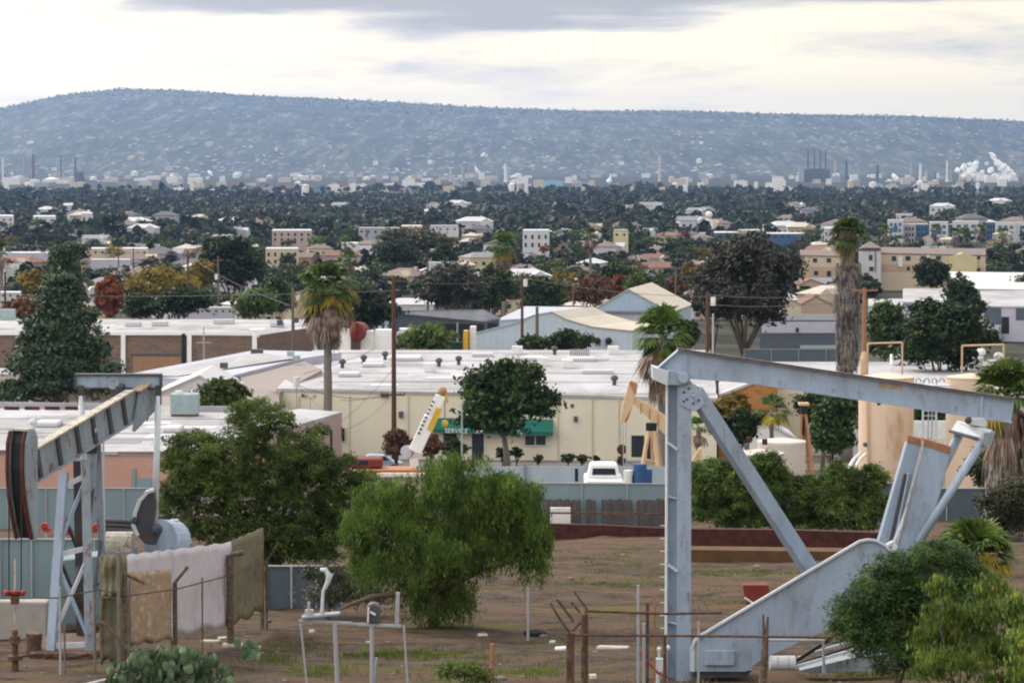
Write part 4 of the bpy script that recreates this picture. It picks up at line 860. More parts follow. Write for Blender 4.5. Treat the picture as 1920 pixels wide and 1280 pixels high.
# weeping pepper tree
Y = 84; base = XG(812, Y)
tree('pepper_tree', 'broad weeping pepper tree with drooping bright green strands at the centre', 'tree', base,
     pb([(860, 905, 62, 50), (930, 945, 80, 60), (985, 990, 42, 70), (800, 950, 70, 55), (720, 985, 70, 50), (680, 1000, 38, 55), (860, 1000, 110, 70), (790, 1050, 110, 60), (930, 1040, 70, 55), (720, 1060, 50, 45), (830, 1100, 70, 50), (1000, 1050, 28, 35), (835, 875, 40, 22), (700, 940, 40, 34), (740, 920, 40, 30), (690, 1040, 34, 40), (830, 1140, 60, 36), (940, 930, 60, 40), (1000, 1010, 30, 60)], Y, 1.0),
     85000, .055, 'leaf_pepper', tr=.16, seed=3, clump=.10, down=.62, asp=.26, lo=.8, sk_=14, sf=.34, ncl=12000, fill=.3)
# big bush tree left of centre
Y = 108; base = XG(520, Y)
tree('bushy_tree', 'large dark green bushy tree right behind the tarp fence', 'tree', base,
     pb([(480, 790, 52, 42), (520, 800, 30, 35), (450, 840, 60, 55), (370, 850, 55, 45), (350, 900, 48, 50), (400, 930, 90, 70), (480, 900, 90, 80), (560, 870, 60, 60), (600, 900, 60, 60), (640, 930, 60, 55), (560, 960, 100, 70), (430, 990, 90, 45), (345, 960, 40, 50), (600, 1000, 60, 50), (500, 1010, 90, 40), (680, 920, 34, 32), (590, 815, 22, 20), (470, 770, 26, 20), (540, 1030, 90, 36), (620, 1010, 50, 40), (440, 1030, 60, 30), (380, 900, 60, 60), (332, 870, 34, 46), (326, 935, 30, 40), (352, 1000, 50, 34), (690, 965, 36, 40), (655, 1010, 44, 34), (520, 1050, 110, 26)], Y, 1.0),
     105000, .060, 'leaf_bush', tr=.22, seed=5, clump=.12, asp=.36, lo=.75, sk_=18, sf=.30, ncl=12000, fill=.45)
# shrubs behind the pump jack
Y = 131
tree('tall_shrub', 'green shrub under the back brace of the big pump jack', 'shrub', XG(1390, Y), pb([(1330, 915, 42, 36), (1385, 905, 38, 40), (1430, 885, 34, 30), (1460, 925, 30, 45), (1410, 935, 50, 40), (1340, 960, 52, 36), (1410, 972, 66, 32), (1306, 905, 22, 35), (1350, 885, 20, 20), (1445, 866, 16, 18), (1330, 876, 14, 16), (1398, 872, 16, 16)], Y), 40000, .068, 'leaf_bush', tr=.08, seed=6, clump=.14, asp=.4, sk_=14, sf=.32, lo=.7, ncl=5000)
tree('tall_shrub', 'green shrub between the back brace and the crank of the big pump jack', 'shrub', XG(1580, Y), pb([(1515, 925, 30, 34), (1560, 905, 34, 28), (1600, 922, 36, 36), (1640, 905, 26, 28), (1550, 950, 60, 40), (1630, 960, 45, 36), (1510, 975, 44, 32), (1590, 980, 60, 26), (1570, 884, 14, 18), (1634, 888, 14, 16), (1600, 892, 14, 14)], Y), 40000, .068, 'leaf_bush', tr=.08, seed=7, clump=.14, asp=.4, sk_=14, sf=.32, lo=.7, ncl=5000)
Y = 61
tree('pine_shrub', 'dense dark green needle shrub in front of the pump jack at the lower right', 'shrub', XG(1690, Y), pb([(1700, 1060, 60, 34), (1760, 1050, 62, 30), (1800, 1070, 45, 40), (1640, 1110, 60, 34), (1720, 1110, 90, 50), (1600, 1150, 55, 36), (1680, 1170, 95, 50), (1780, 1140, 70, 60), (1620, 1195, 50, 26), (1740, 1215, 70, 34), (1830, 1110, 40, 50), (1690, 1120, 80, 60), (1660, 1180, 80, 50), (1730, 1160, 90, 70), (1720, 1230, 60, 30), (1640, 1222, 50, 24), (1700, 1252, 60, 22), (1790, 1215, 60, 50), (1590, 1185, 40, 24)], Y, .8), 60000, .045, 'leaf_pine_near', tr=.09, seed=8, clump=.09, asp=.2, lo=.5, ntip=11, outw=.1, sk_=13, sf=.36, ncl=7000)
Y = 50
tree('eucalyptus_sapling', 'pale yellow green leafy sapling in the lower right corner', 'sapling', XG(1800, Y), pb([(1765, 1100, 28, 26), (1770, 1150, 40, 34), (1750, 1200, 45, 36), (1860, 1110, 36, 34), (1870, 1160, 48, 44), (1810, 1180, 60, 50), (1880, 1230, 60, 50), (1790, 1250, 80, 45), (1740, 1262, 34, 28), (1890, 1290, 60, 40)], Y, .9), 13000, .052, 'leaf_euc', 'bark_grey', tr=.04, seed=9, clump=.13, asp=.3, down=.05, lo=.35)
tree('eucalyptus_sapling', 'bright yellow green foliage reaching in from the right edge', 'sapling', XG(1945, 47), pb([(1915, 1150, 26, 40), (1925, 1210, 30, 44), (1930, 1262, 36, 40)], 47, .9), 3600, .052, 'leaf_euc', 'bark_grey', tr=.04, seed=10, clump=.13, asp=.3, down=.05, lo=.35)
tree('low_shrub', 'small bright green shrub at the bottom edge near the orange stake', 'shrub', XG(866, 62), pb([(848, 1262, 26, 22), (872, 1258, 28, 24), (900, 1270, 26, 18)], 62, .9), 2400, .05, 'leaf_light', tr=.03, seed=11, clump=.12, asp=.4)
tree('dry_shrub', 'yellowish half dry shrub behind the hooked vent pipe', 'shrub', XG(610, 88), pb([(590, 1085, 22, 26), (630, 1080, 34, 24), (650, 1110, 50, 34), (610, 1120, 50, 26), (690, 1120, 40, 30)], 88, .9), 4200, .07, 'leaf_olive', tr=.05, seed=12, clump=.25, asp=.3)
b = B(); b.tube([P(620, 1150, 80), P(660, 1132, 81), P(700, 1118, 82), P(760, 1112, 83)], [.03, .06, .08, .1], 7); one('fallen_branch', b, 'bark', 'bare brown branch leaning out low from the pepper tree', 'branch', XG(650, 80))
tree('grey_shrub', 'dull grey green dry shrub at the right edge below the palm', 'shrub', XG(1890, 110), pb([(1870, 950, 40, 34), (1910, 930, 40, 40), (1900, 980, 50, 40), (1860, 990, 30, 26)], 110), 7000, .10, 'leaf_olive', 'bark_grey', tr=.06, seed=13, clump=.3, asp=.3)
tree('young_tree', 'small dark leafy tree between the second tan tank and the palm', 'tree', XG(1840, 175), pb([(1830, 880, 20, 26), (1845, 850, 14, 20), (1850, 900, 18, 20)], 175), 2500, .14, 'leaf_green', tr=.06, seed=14)
# prickly pear
def cactus():
    rn = random.Random(5); q0 = PG(318, 1262); t = thing('prickly_pear', 'big clump of grey green prickly pear pads in front of the tarps', 'cactus', q0); V = []; b = B()
    for k in range(330):
        x = rn.gauss(318, 58); x = min(432, max(205, x)); hh = 74 * math.sqrt(max(.05, 1 - ((x - 318) / 135) ** 2)); y = 1292 - rn.random() ** .8 * hh; Yc = 64 + rn.uniform(-.9, .7); c = P(x, y, Yc)
        a, tl = rn.uniform(0, 3.14), rn.uniform(-.5, .5); r = rn.uniform(.10, .17); u = Vector((math.cos(a) * math.cos(tl), math.sin(a) * math.cos(tl) * .8, math.sin(tl))).normalized(); w = Vector((-math.sin(tl) * .6, rn.uniform(-.3, .3), 1)).normalized(); n = u.cross(w).normalized(); w = n.cross(u)
        ring = [c + (u * math.cos(6.283 * j / 9) * r * .72 + w * math.sin(6.283 * j / 9) * r) for j in range(9)]; vs = ring + [c + n * .03, c - n * .03]; b.add(vs, [(j, (j + 1) % 9, 9) for j in range(9)] + [((j + 1) % 9, j, 10) for j in range(9)])
    b.to('pads', 'leaf_cactus', t); b = B()
    for k in range(9): x = 220 + k * 25; p = P(x, 1262, 64); b.tube([Vector((p.x, 64, gr(p.x, 64) - .1)), p], .07, 6)
    b.to('stems', 'bark_grey', t)
cactus()
b = B(); rn = random.Random(2)
for k in range(14):
    c = P(465 + rn.uniform(-22, 18), 1218 + rn.uniform(-16, 12), 69.5); r = .12; b.ball(c, r, 7, (.8, .25, 1))
q = XG(465, 69.5); one('prickly_pear', b, 'leaf_cactus', 'small separate prickly pear right of the big clump', 'cactus', q)
# palms
def fronds(c, R_, n, el0, el1, seed, pet=.42, blades=15, droop=.35, wide=1.25, az=None, wb=.045):
    r = random.Random(seed); V = []; c = Vector(c)
    for i in range(n):
        a = r.uniform(0, 6.283) if az is None else r.uniform(*az); e = R(r.uniform(el0, el1)); d = Vector((math.cos(a) * math.cos(e), math.sin(a) * math.cos(e), math.sin(e))); s = d.cross(Vector((0, 0, 1))).normalized(); u = s.cross(d)
        L1 = R_ * pet * r.uniform(.8, 1.1); L2 = R_ * (1 - pet) * r.uniform(.8, 1.15); h = c + d * L1 + Vector((0, 0, -droop * .15 * L1)); w = .02 * R_
        V += [c - s * w, c + s * w, h + s * w * .6, h - s * w * .6]
        for k in range(blades):
            t = (k / (blades - 1) - .5) * 2 * wide; bd = (d * math.cos(t) + s * math.sin(t) + u * r.uniform(-.08, .12)).normalized(); ww = R_ * wb
            sd_ = bd.cross(u).normalized() * ww; m = h + bd * L2 * .55; tip = h + bd * L2 * r.uniform(.88, 1.05) + Vector((0, 0, -droop * L2 * r.uniform(.5, 1.2)))
            V += [h, h + sd_ * .3, m + sd_, m - sd_] + [m - sd_, m + sd_, tip + sd_ * .1, tip - sd_ * .1]
    V = np.array([tuple(v) for v in V]); return V, np.arange(len(V)).reshape(-1, 4)
def skirt(c, r0, r1, z0, z1, n, seed, ln=.9, w=.07):
    r = random.Random(seed); V = []
    for i in range(n):
        u = r.random(); a = r.uniform(0, 6.283); rad = (r0 + (r1 - r0) * u) * r.uniform(.75, 1.08); z = z0 + (z1 - z0) * u; p = Vector((c.x + math.cos(a) * rad, c.y + math.sin(a) * rad, z)); s = Vector((-math.sin(a), math.cos(a), 0)) * w * r.uniform(.5, 1.3); o = Vector((math.cos(a), math.sin(a), 0)); l_ = ln * r.uniform(.5, 1.2)
        q = p - Vector((0, 0, l_)) + o * r.uniform(-.1, .25) * l_ + s * r.uniform(-2, 2); V += [p - s, p + s, q + s * .3, q - s * .3]
    V = np.array([tuple(v) for v in V]); return V, np.arange(len(V)).reshape(-1, 4)
def palm(label, px, ycen, Y, Rm, tr, seed, n=30, yellow=8, dead=18, sk=None, el=(-25, 85), gel=(-35, 0), name='palm_tree', deadpos=(-85, -35)):
    c = P(px, ycen, Y); g0 = Vector((c.x + (px - 960) * 0, Y, gr(c.x, Y))); t = thing(name, label, 'palm tree', g0)
    V, Q = fronds(c, Rm, n, el[0], el[1], seed); npmesh('fronds', V, Q, 'palm_green', t)
    if yellow: V, Q = fronds(c - Vector((0, 0, .08 * Rm)), Rm * .95, yellow, gel[0], gel[1], seed + 1, droop=.6); npmesh('yellowing_fronds', V, Q, 'palm_yellow', t)
    if dead: V, Q = fronds(c - Vector((0, 0, .18 * Rm)), Rm * 1.0, dead, deadpos[0], deadpos[1], seed + 2, droop=.5, wide=.6); npmesh('dead_fronds', V, Q, 'palm_dead', t)
    b = B(); k = 14; b.tube([g0.lerp(c, i / k) + Vector((.02 * math.sin(i * 2.2), 0, 0)) for i in range(k + 1)], [tr * (1.25 - .35 * i / k) * (1 + .05 * (i % 2)) for i in range(k + 1)], 12); b.to('trunk', 'bark_grey', t, smooth=True)
    for (r0, r1, ya, yb, cnt, mt, nm_) in (sk or []):
        z0, z1 = P(px, yb, Y).z, P(px, ya, Y).z; V, Q = skirt(c, r0, r1, z0, z1, cnt, seed + 5); npmesh(nm_, V, Q, mt, t)
        b = B(); b.tube([Vector((c.x, c.y, z0 - .3)), Vector((c.x, c.y, z1 + .2))], [r0 * .8, r1 * .8], 12); b.to('fibre_core', mt, t)
    return t
palm('tall fan palm with yellowing fronds and shaggy dead skirt left of the brown pole', 614, 540, 262, 3.35, .34, 21, n=34, yellow=14, dead=34, el=(-20, 88), gel=(-40, 5), sk=[(.5, 1.35, 640, 575, 700, 'palm_dead', 'dead_skirt')])
palm('fan palm with drooping fronds directly behind the pump jack upright', 1243, 628, 225, 2.9, .34, 31, n=46, yellow=3, dead=24, el=(-50, 85), gel=(-60, -20), sk=[(.6, 1.3, 742, 650, 600, 'palm_dead', 'dead_skirt')])
palm('very tall fan palm wrapped in a thick grey shaggy skirt right of centre', 1590, 440, 285, 2.4, .5, 41, n=46, yellow=2, dead=0, el=(-45, 88), gel=(-70, -20), sk=[(1.25, 1.02, 690, 492, 2600, 'palm_skirt', 'grey_skirt'), (.95, .55, 505, 425, 420, 'palm_dead', 'brown_skirt')])
palm('fan palm with thick trunk at the right edge, half hidden by the beam end', 1885, 745, 140, 2.35, .75, 51, n=34, yellow=2, dead=26, el=(-5, 85), gel=(-30, 0), sk=[(.95, .8, 845, 770, 700, 'palm_dead', 'dead_skirt'), (.95, .9, 960, 840, 700, 'palm_skirt', 'grey_skirt')], deadpos=(-88, -60))
palm('low bushy fan palm on the dirt beside the pitman arm', 1828, 1040, 90, 1.55, .2, 61, n=40, yellow=8, dead=8, el=(0, 80), gel=(-10, 30), name='fan_palm')
# ================================================================== buildings of the middle distance
def wallpt(a, c, px, py):                # where the sight line of (px,py) meets the vertical wall through a and c
    d = P(px, py, 100) - Vector((0, 0, CZ)); n = Vector((c.y - a.y, a.x - c.x, 0)); o = Vector((0, 0, CZ)); return o + d * (n.dot(a - o) / n.dot(d))
def wpanel(b, a, c, x0, y0, x1, y1, pr=.04, th=.06):
    n = Vector((c.y - a.y, a.x - c.x, 0)).normalized()
    if n.y > 0: n = -n
    q = [wallpt(a, c, x, y) + n * pr for x, y in ((x0, y0), (x1, y0), (x1, y1), (x0, y1))]; b.prism(q, -n * th); return b
class Bld:
    def __init__(s, label, pts, wall, roof, cat='building', name='building', group=None, zb=None, slab=.28, over=1.004, roofname='roof'):
        s.pts = [Vector(p) for p in pts]; c = sum(s.pts, Vector()) / len(pts); g0 = min(gr(p.x, p.y) for p in s.pts)
        s.t = thing(name, label, cat, (c.x, c.y, gr(c.x, c.y)), group); n = len(pts)
        lowz = (zb if zb is not None else g0 - .5)
        vs = [(p.x, p.y, p.z - slab) for p in s.pts] + [(p.x, p.y, lowz) for p in s.pts]
        b = B(); b.add(vs, [(i, (i + 1) % n, n + (i + 1) % n, n + i) for i in range(n)]); b.to('wall', wall, s.t)
        ex = [c + (p - c) * over for p in s.pts]
        for e_, p in zip(ex, s.pts): e_.z = p.z
        b = B(); b.prism([e_ - Vector((0, 0, slab)) for e_ in ex], (0, 0, slab)); s.roof = b.to(roofname, roof, s.t)
    def pan(s, name, mat, i, rects, pr=.05, th=.08):
        a, c = s.pts[i], s.pts[(i + 1) % len(s.pts)]
        for x0, y0, x1, y1 in rects: b = B(); wpanel(b, a, c, x0, y0, x1, y1, pr, th); b.to(name, mat, s.t)
    def add(s, name, mat, b, **k): b.to(name, mat, s.t, **k)
def vent(b, p, r=.3, h=.7): b.tube([p, p + Vector((0, 0, h * .5))], r * .5, 8); b.ball(p + Vector((0, 0, h * .75)), r, 8, (1, 1, .8))
# cream warehouse with the green awning
cream = Bld('long cream warehouse with white roof and a green awning over its door', [PH(520, 728, 23.5), PH(1344, 746, 23.5), PH(1330, 656, 23.5), PH(588, 656, 23.5)], 'wall_cream', 'roof_white')
a, c = cream.pts[0], cream.pts[1]
cream.pan('door', 'glass_dark', 0, [(885, 812, 908, 864)])
cream.pan('window', 'glass_dark', 0, [(832, 812, 856, 832), (985, 817, 1023, 834), (1184, 816, 1208, 856), (1213, 818, 1236, 860)])
cream.pan('window_mullion', 'wall_cream', 0, [(1003, 817, 1005, 834)], .09)
cream.pan('downpipe', 'downpipe', 0, [(x, 742, x + 2, 880) for x in (560, 655, 765, 1046, 1110, 1160, 1240)], .12, .12)
cream.pan('door_frame', 'white_worn', 0, [(883, 810, 885, 864), (908, 810, 910, 864)], .1, .1)
cream.pan('window_sill', 'white_worn', 0, [(830, 832, 858, 833.5), (983, 834, 1025, 835.5)], .16, .16)
cream.pan('base_course', 'wall_tan', 0, [(525, 862, 884, 884), (910, 862, 1342, 884)], .03, .05)
cream.pan('wall_vent', 'grey_dark', 0, [(1070, 757, 1076, 764)]); cream.pan('wall_light', 'grey_dark', 0, [(715, 737, 729, 744), (749, 771, 756, 782), (1077, 780, 1083, 790), (567, 738, 570, 744)], .3, .3)
cream.pan('roof_edge', 'white_worn', 0, [(521, 727.5, 900, 731), (900, 736, 1342, 741)], .12, .1)
def onroof(px, py, h): return PH(px, py, h)
for x, y in ((642, 690), (682, 682), (722, 675), (823, 688), (860, 684), (1152, 722), (1040, 665)):
    p = onroof(x, y, 23.5); b = B(); vent(b, p, .42, 1.0); b.to('roof_vent', 'grey_dark', cream.roof)
for x, y, w, d in ((760, 674, 60, 6), (700, 687, 40, 3), (960, 692, 80, 3), (1090, 676, 50, 4), (655, 705, 40, 3), (1120, 700, 60, 2.2), (905, 668, 40, 2), (1000, 675, 40, 4)):
    p = onroof(x, y, 23.5); m = M_(p.y); b = B(); b.box(p + Vector((0, 0, .22)), (w * m, d * .9, .42)); b.to('skylight', 'roof_white2', cream.roof, bev=.08)
for x, y in ((806, 697), (1064, 690), (970, 664), (1018, 686), (1150, 664)):
    p = onroof(x, y, 23.5); b = B(); b.box(p + Vector((0, 0, .5)), (1.3, 1.2, 1.0)); b.to('roof_unit', 'white_worn', cream.roof, bev=.05)
b = B()
for k in range(9): p = onroof(1070 + k * 4.2, 668, 23.5); b.tube([p, p + Vector((0, 0, .9))], .09, 5)
b.to('pipe_row', 'roof_grey', cream.t)
# awning
def awning():
    a0 = wallpt(a, c, 812, 783); t = thing('awning', 'dark green fabric awning with small white lettering on the cream warehouse', 'awning', a0); b = B()
    q = [wallpt(a, c, 812, 783), wallpt(a, c, 1037, 786)]; z1 = wallpt(a, c, 920, 812).z + .05; o = Vector((0, -1.25, 0)); e0, e1 = q[0] + o, q[1] + o; e0.z = e1.z = z1 + .35; f0, f1 = Vector((e0.x, e0.y, z1)), Vector((e1.x, e1.y, z1)); w0, w1 = Vector((q[0].x, q[0].y - .01, z1)), Vector((q[1].x, q[1].y - .01, z1))
    b.add([q[0], q[1], e1, e0, f0, f1, w0, w1], [(0, 1, 2, 3), (3, 2, 5, 4), (0, 3, 4, 6), (1, 7, 5, 2), (6, 4, 5, 7), (0, 6, 7, 1)]); b.to('canopy', 'awning_green', t)
    for tx, px in (('SERVICE', 835), ('ART', 893), ('TA', 969)):
        cu = bpy.data.curves.new('lettering', 'FONT'); cu.body = tx; cu.size = .62; cu.extrude = .01; cu.space_character = 1.08; ob = bpy.data.objects.new('lettering', cu); COL.objects.link(ob)
        dg = bpy.context.evaluated_depsgraph_get(); me = bpy.data.meshes.new_from_object(ob.evaluated_get(dg)); bpy.data.objects.remove(ob); me.materials.clear(); me.materials.append(MT['white_paint'])
        o2 = bpy.data.objects.new('lettering', me); COL.objects.link(o2); o2.parent = t; p = P(px, 812, e0.y - .03); u = (px - 812) / 225; zz = z1 - .0; dirx = (e1 - e0)
        o2.location = e0 + dirx * u + Vector((0, -.03, zz - e0.z + .02)) - a0; o2.rotation_euler = (math.pi / 2, 0, math.atan2(dirx.y, dirx.x))
awning()
# low pitched neighbour: pale and brown roof planes
nb = Bld('low pitched shed with wide brown and pale roof planes left of the cream warehouse', [PH(384, 715, 24.4), PH(525, 735, 23.8), PH(604, 693, 22.9), PH(560, 672, 22.9)], 'wall_tan', 'roof_brown', zb=None)
nb2 = Bld('long shed with pale grey pitched roof in front of the brick warehouse', [PH(246, 700, 24.0), PH(386, 716, 24.0), PH(562, 672, 22.6), PH(640, 660, 22.6), PH(478, 656, 22.6)], 'wall_lilac', 'roof_lilac')
b = B(); p0, p1, p2, p3 = PH(262, 703, 23.9), PH(330, 706, 23.9), PH(560, 671, 22.5), PH(478, 662, 22.5)
b.prism([v + Vector((0, 0, .02)) for v in (p0, p1, p2, p3)], (0, 0, .05)); nb2.add('pale_roof_strip', 'roof_white', b)
nb3 = Bld('brown roofed lean to in front of the long pale shed', [PH(300, 792, 24.6), PH(524, 792, 25.6), PH(523, 733, 23.9), PH(386, 717, 23.7), PH(300, 745, 24.4)], 'wall_tan', 'roof_brown')
for x, y in ((482, 664), (545, 668), (556, 676), (420, 690)):
    p = PH(x, y, 22.6); b = B(); b.box(p + Vector((0, 0, .3)), (1.4 if x == 482 else .8, .8, .6)); nb2.add('roof_vent', 'grey_dark' if x < 500 else 'hvac', b)
# white gabled shed
def gable(label, x0, xp, x1, yb, yp, Y, wall, roof, depth=12, name='shed', cat='building', ov=.25, group=None, y1=None, skew=0):
    a, k, c = P(x0, yb, Y), P(xp, yp, Y), P(x1, yb if y1 is None else y1, Y); t = thing(name, label, cat, (k.x, Y, gr(k.x, Y)), group); z = gr(k.x, Y) - .4; D = Vector((skew, depth, 0))
    b = B(); b.prism([a, k, c, Vector((c.x, Y, z)), Vector((a.x, Y, z))], D); b.to('wall', wall, t); u = Vector((0, 0, .18)); f = Vector((0, -ov, 0))
    for e_, lean in ((a, -1), (c, 1)):
        d = (e_ - k).normalized() * .25; b = B(); b.prism([k + f + Vector((0, 0, .01)), e_ + d + f + Vector((0, 0, .01)), e_ + d + f + u, k + f + u], (skew, depth + 2 * ov, 0)); b.to('roof', roof, t)
    return t
gable('small bright white gabled shed behind the equalizer of the left pump jack', 288, 374, 440, 742, 705, 300, 'wall_white', 'roof_white2', 14)
# pink building with the rooftop cooler
pk = Bld('pink walled building with white roof in front of the left pump jack fence', [PH(-60, 842, 22), PH(470, 850, 22), PH(540, 762, 22), PH(-60, 760, 22)], 'wall_pink', 'roof_white')
pk.pan('roof_edge', 'roof_brownshingle', 0, [(-55, 843, 120, 850), (190, 846, 460, 851)], .12, .1)
pk.pan('door', 'fence_blue', 0, [(256, 896, 290, 950)], .1); pk.pan('door_frame', 'fence_blue', 0, [(249, 878, 255, 940)], .12)
pk.pan('roof_edge', 'wall_grey', 0, [(196, 846, 222, 852)], .2, .1)
for x, y, w, d in ((92, 798, 44, 3), (325, 808, 34, 3)):
    p = PH(x, y, 22); b = B(); b.box(p + Vector((0, 0, .2)), (w * M_(p.y), d, .45)); b.to('skylight', 'roof_white2', pk.roof, bev=.12)
for x, y in ((62, 808), (305, 826), (276, 790), (205, 1)):
    if y > 5: p = PH(x, y, 22); b = B(); vent(b, p, .36 if x == 62 else .14, 1.0 if x == 62 else .4); b.to('roof_vent', 'steel_light' if x == 62 else 'grey_dark', pk.roof)
b = B(); p, q = PH(-50, 764, 22), PH(300, 770, 22); b.prism([p, q, q + Vector((0, 0, .55)), p + Vector((0, 0, .55))], (0, .3, 0)); pk.add('parapet', 'wall_grey', b)
b = B()
for k in range(4): p, q = PH(8 + k * 38, 768, 22), PH(36 + k * 38, 768.5, 22); b.prism([p, q, q + Vector((0, 0, .3)), p + Vector((0, 0, .3))], (0, .1, 0))
pk.add('coping', 'maroon', b)
b = B(); p, q = PH(352, 772, 22), PH(540, 772, 22); b.prism([p, q, q + Vector((0, 0, .5)), p + Vector((0, 0, .5))], (0, .3, 0)); pk.add('parapet', 'wall_grey', b)
p = PH(347, 779, 22); t = thing('rooftop_cooler', 'pale green metal cooling unit standing on the roof of the pink building', 'cooler', p); b = B(); b.box(p + Vector((0, 0, 1.05)), (2.35, 1.9, 1.75)); b.to('casing', 'hvac', t, bev=.04)
b = B(); b.box(p + Vector((0, 0, .1)), (2.2, 1.8, .2)); b.to('base', 'rust', t); b = B(); b.tube([p + Vector((-.5, 0, 1.92)), p + Vector((-.5, 0, 2.15))], .35, 10); b.box(p + Vector((.6, -.2, 2.1)), (.2, .2, .4)); b.to('fan_cowl', 'white_worn', t)
b = B()
for k in range(8): b.box(p + Vector((-.95 + k * .27, -.96, 1.05)), (.05, .03, 1.4))
b.to('louvres', 'steel_blue', t)
mv = Bld('mauve walled annex right of the pink building with sloping roof line', [PH(455, 826, 22.4), PH(641, 772, 22), PH(560, 766, 22), PH(420, 800, 22.2)], 'wall_mauve', 'roof_white')
mv.pan('window', 'glass_dark', 0, [(640, 800, 641, 822)], .06)
b = B(); b.box(wallpt(cream.pts[0], cream.pts[1], 643, 814) + Vector((0, -.3, 0)), (.35, .3, 1.3)); b.to('wall_box', 'black', cream.t)
b = B(); q = XG(610, 232); p = wallpt(mv.pts[0], mv.pts[1], 600, 862); b.box(p + Vector((0, -.6, 0)), (3.0, 1.0, .15)); mv.add('door_canopy', 'orange_rust', b)
b = B(); wpanel(b, mv.pts[0], mv.pts[1], 600, 868, 636, 885, .06); mv.add('mural_panel', 'tan_rust', b)
# brick warehouse
br = Bld('long brown brick warehouse with white roof edge and white pilasters', [PH(-70, 622, 23.9), PH(479, 629, 23.9), PH(592, 612, 23.9), PH(600, 599, 23.9), PH(-70, 597, 23.9)], 'brick', 'roof_white', slab=.1)
br.pan('fascia', 'white_paint', 0, [(-65, 622, 478, 628)], .25, .2); br.pan('fascia', 'white_paint', 1, [(480, 628, 484, 632), ], .2, .2)
br.pan('pilaster', 'white_paint', 0, [(228, 626, 236, 745), (352, 626, 360, 745), (474, 628, 482, 745)], .3, .25)
br.pan('pilaster', 'white_paint', 1, [(588, 614, 592, 700)], .2, .2)
br.pan('downpipe', 'black', 0, [(342, 625, 348, 745)], .3, .2); br.pan('roller_door', 'door_tan', 0, [(250, 667, 340, 745)], .06)
br.pan('door_lintel', 'grey_dark', 0, [(246, 663, 344, 667)], .12, .1)
br.pan('wall_box', 'grey_dark', 0, [(199, 622, 207, 627)], .4, .3)
for x, y, w in ((150, 605, 60), (300, 611, 30), (420, 607, 40), (70, 604, 40), (520, 613, 26), (250, 612, 30)):
    p = PH(x, y, 23.9); b = B(); b.box(p + Vector((0, 0, .35)), (w * M_(p.y), 1.2, .7)); b.to('skylight', 'roof_white2', br.roof, bev=.1)
for x, y, mt in ((15, 600, 'hvac'), (525, 615, 'grey_dark'), (555, 610, 'grey_dark')):
    p = PH(x, y, 23.9); b = B(); b.box(p + Vector((0, 0, .8)), (2.2 if x < 100 else .8, 1.2, 1.7 if x < 100 else .8)); b.to('roof_unit', mt, br.roof, bev=.05)
b = B(); p = PH(0, 712, 30.5)
Bld('small beige flat roofed building behind the pine at the left edge', [PH(-60, 700, 26.5), PH(60, 702, 26.5), PH(60, 690, 26.5), PH(-60, 690, 26.5)], 'wall_beige', 'roof_white')
rn = random.Random(55)
for bl, h, xr, yr, n in ((cream, 23.5, (600, 1180), (662, 725), 26), (br, 23.9, (-20, 560), (602, 617), 12), (pk, 22, (-20, 430), (772, 835), 16), (nb3, None, 0, 0, 0)):
    for k in range(n):
        x, y = rn.uniform(*xr), rn.uniform(*yr); p = PH(x, y, h); w, d = rn.uniform(1.5, 7), rn.uniform(.8, 5); b = B(); b.box(p + Vector((0, 0, .004 + k * .0015)), (w, d, .012), rn.uniform(-.15, .15)); b.to('roof_patch', rn.choice(('roof_patch', 'roof_patch', 'roof_patch_pale', 'roof_grey')), bl.roof)
for bl, h, rows in ((cream, 23.5, ((662, 1), (676, 1), (700, 1), (716, 1))), (pk, 22, ((785, 1), (812, 1)))):
    for y, _ in rows: p, q = PH(600 if bl is cream else -50, y, h), PH(1300 if bl is cream else 460, y + 1, h); b = B(); b.bar(p + Vector((0, 0, .03)), q + Vector((0, 0, .03)), .12, .05); b.to('roof_seam', 'roof_patch', bl.roof)
# dark open shed
ds = Bld('dark open fronted shed with grey roof behind the brown pole', [PH(762, 600, 26.5), PH(912, 600, 26.5), PH(936, 596, 26.3), PH(905, 580, 24.8), PH(728, 582, 24.8)], 'wall_darkgrey', 'roof_grey', over=1.03)
ds.pan('opening_shade', 'black', 0, [(766, 607, 856, 650), (860, 607, 908, 650)], .08); ds.pan('post', 'galv', 0, [(856, 604, 859, 655)], .2, .2); ds.pan('opening_shade', 'black', 1, [(915, 606, 932, 640)], .1)  # black panels on the wall paint in the shade of the open front
p = PH(721, 616, 31); b = B(); b.tube([p - Vector((0, 0, 3)), P(721, 588, p.y)], 1.9, 14); b.to('silo', 'wall_bluewhite', ds.t)
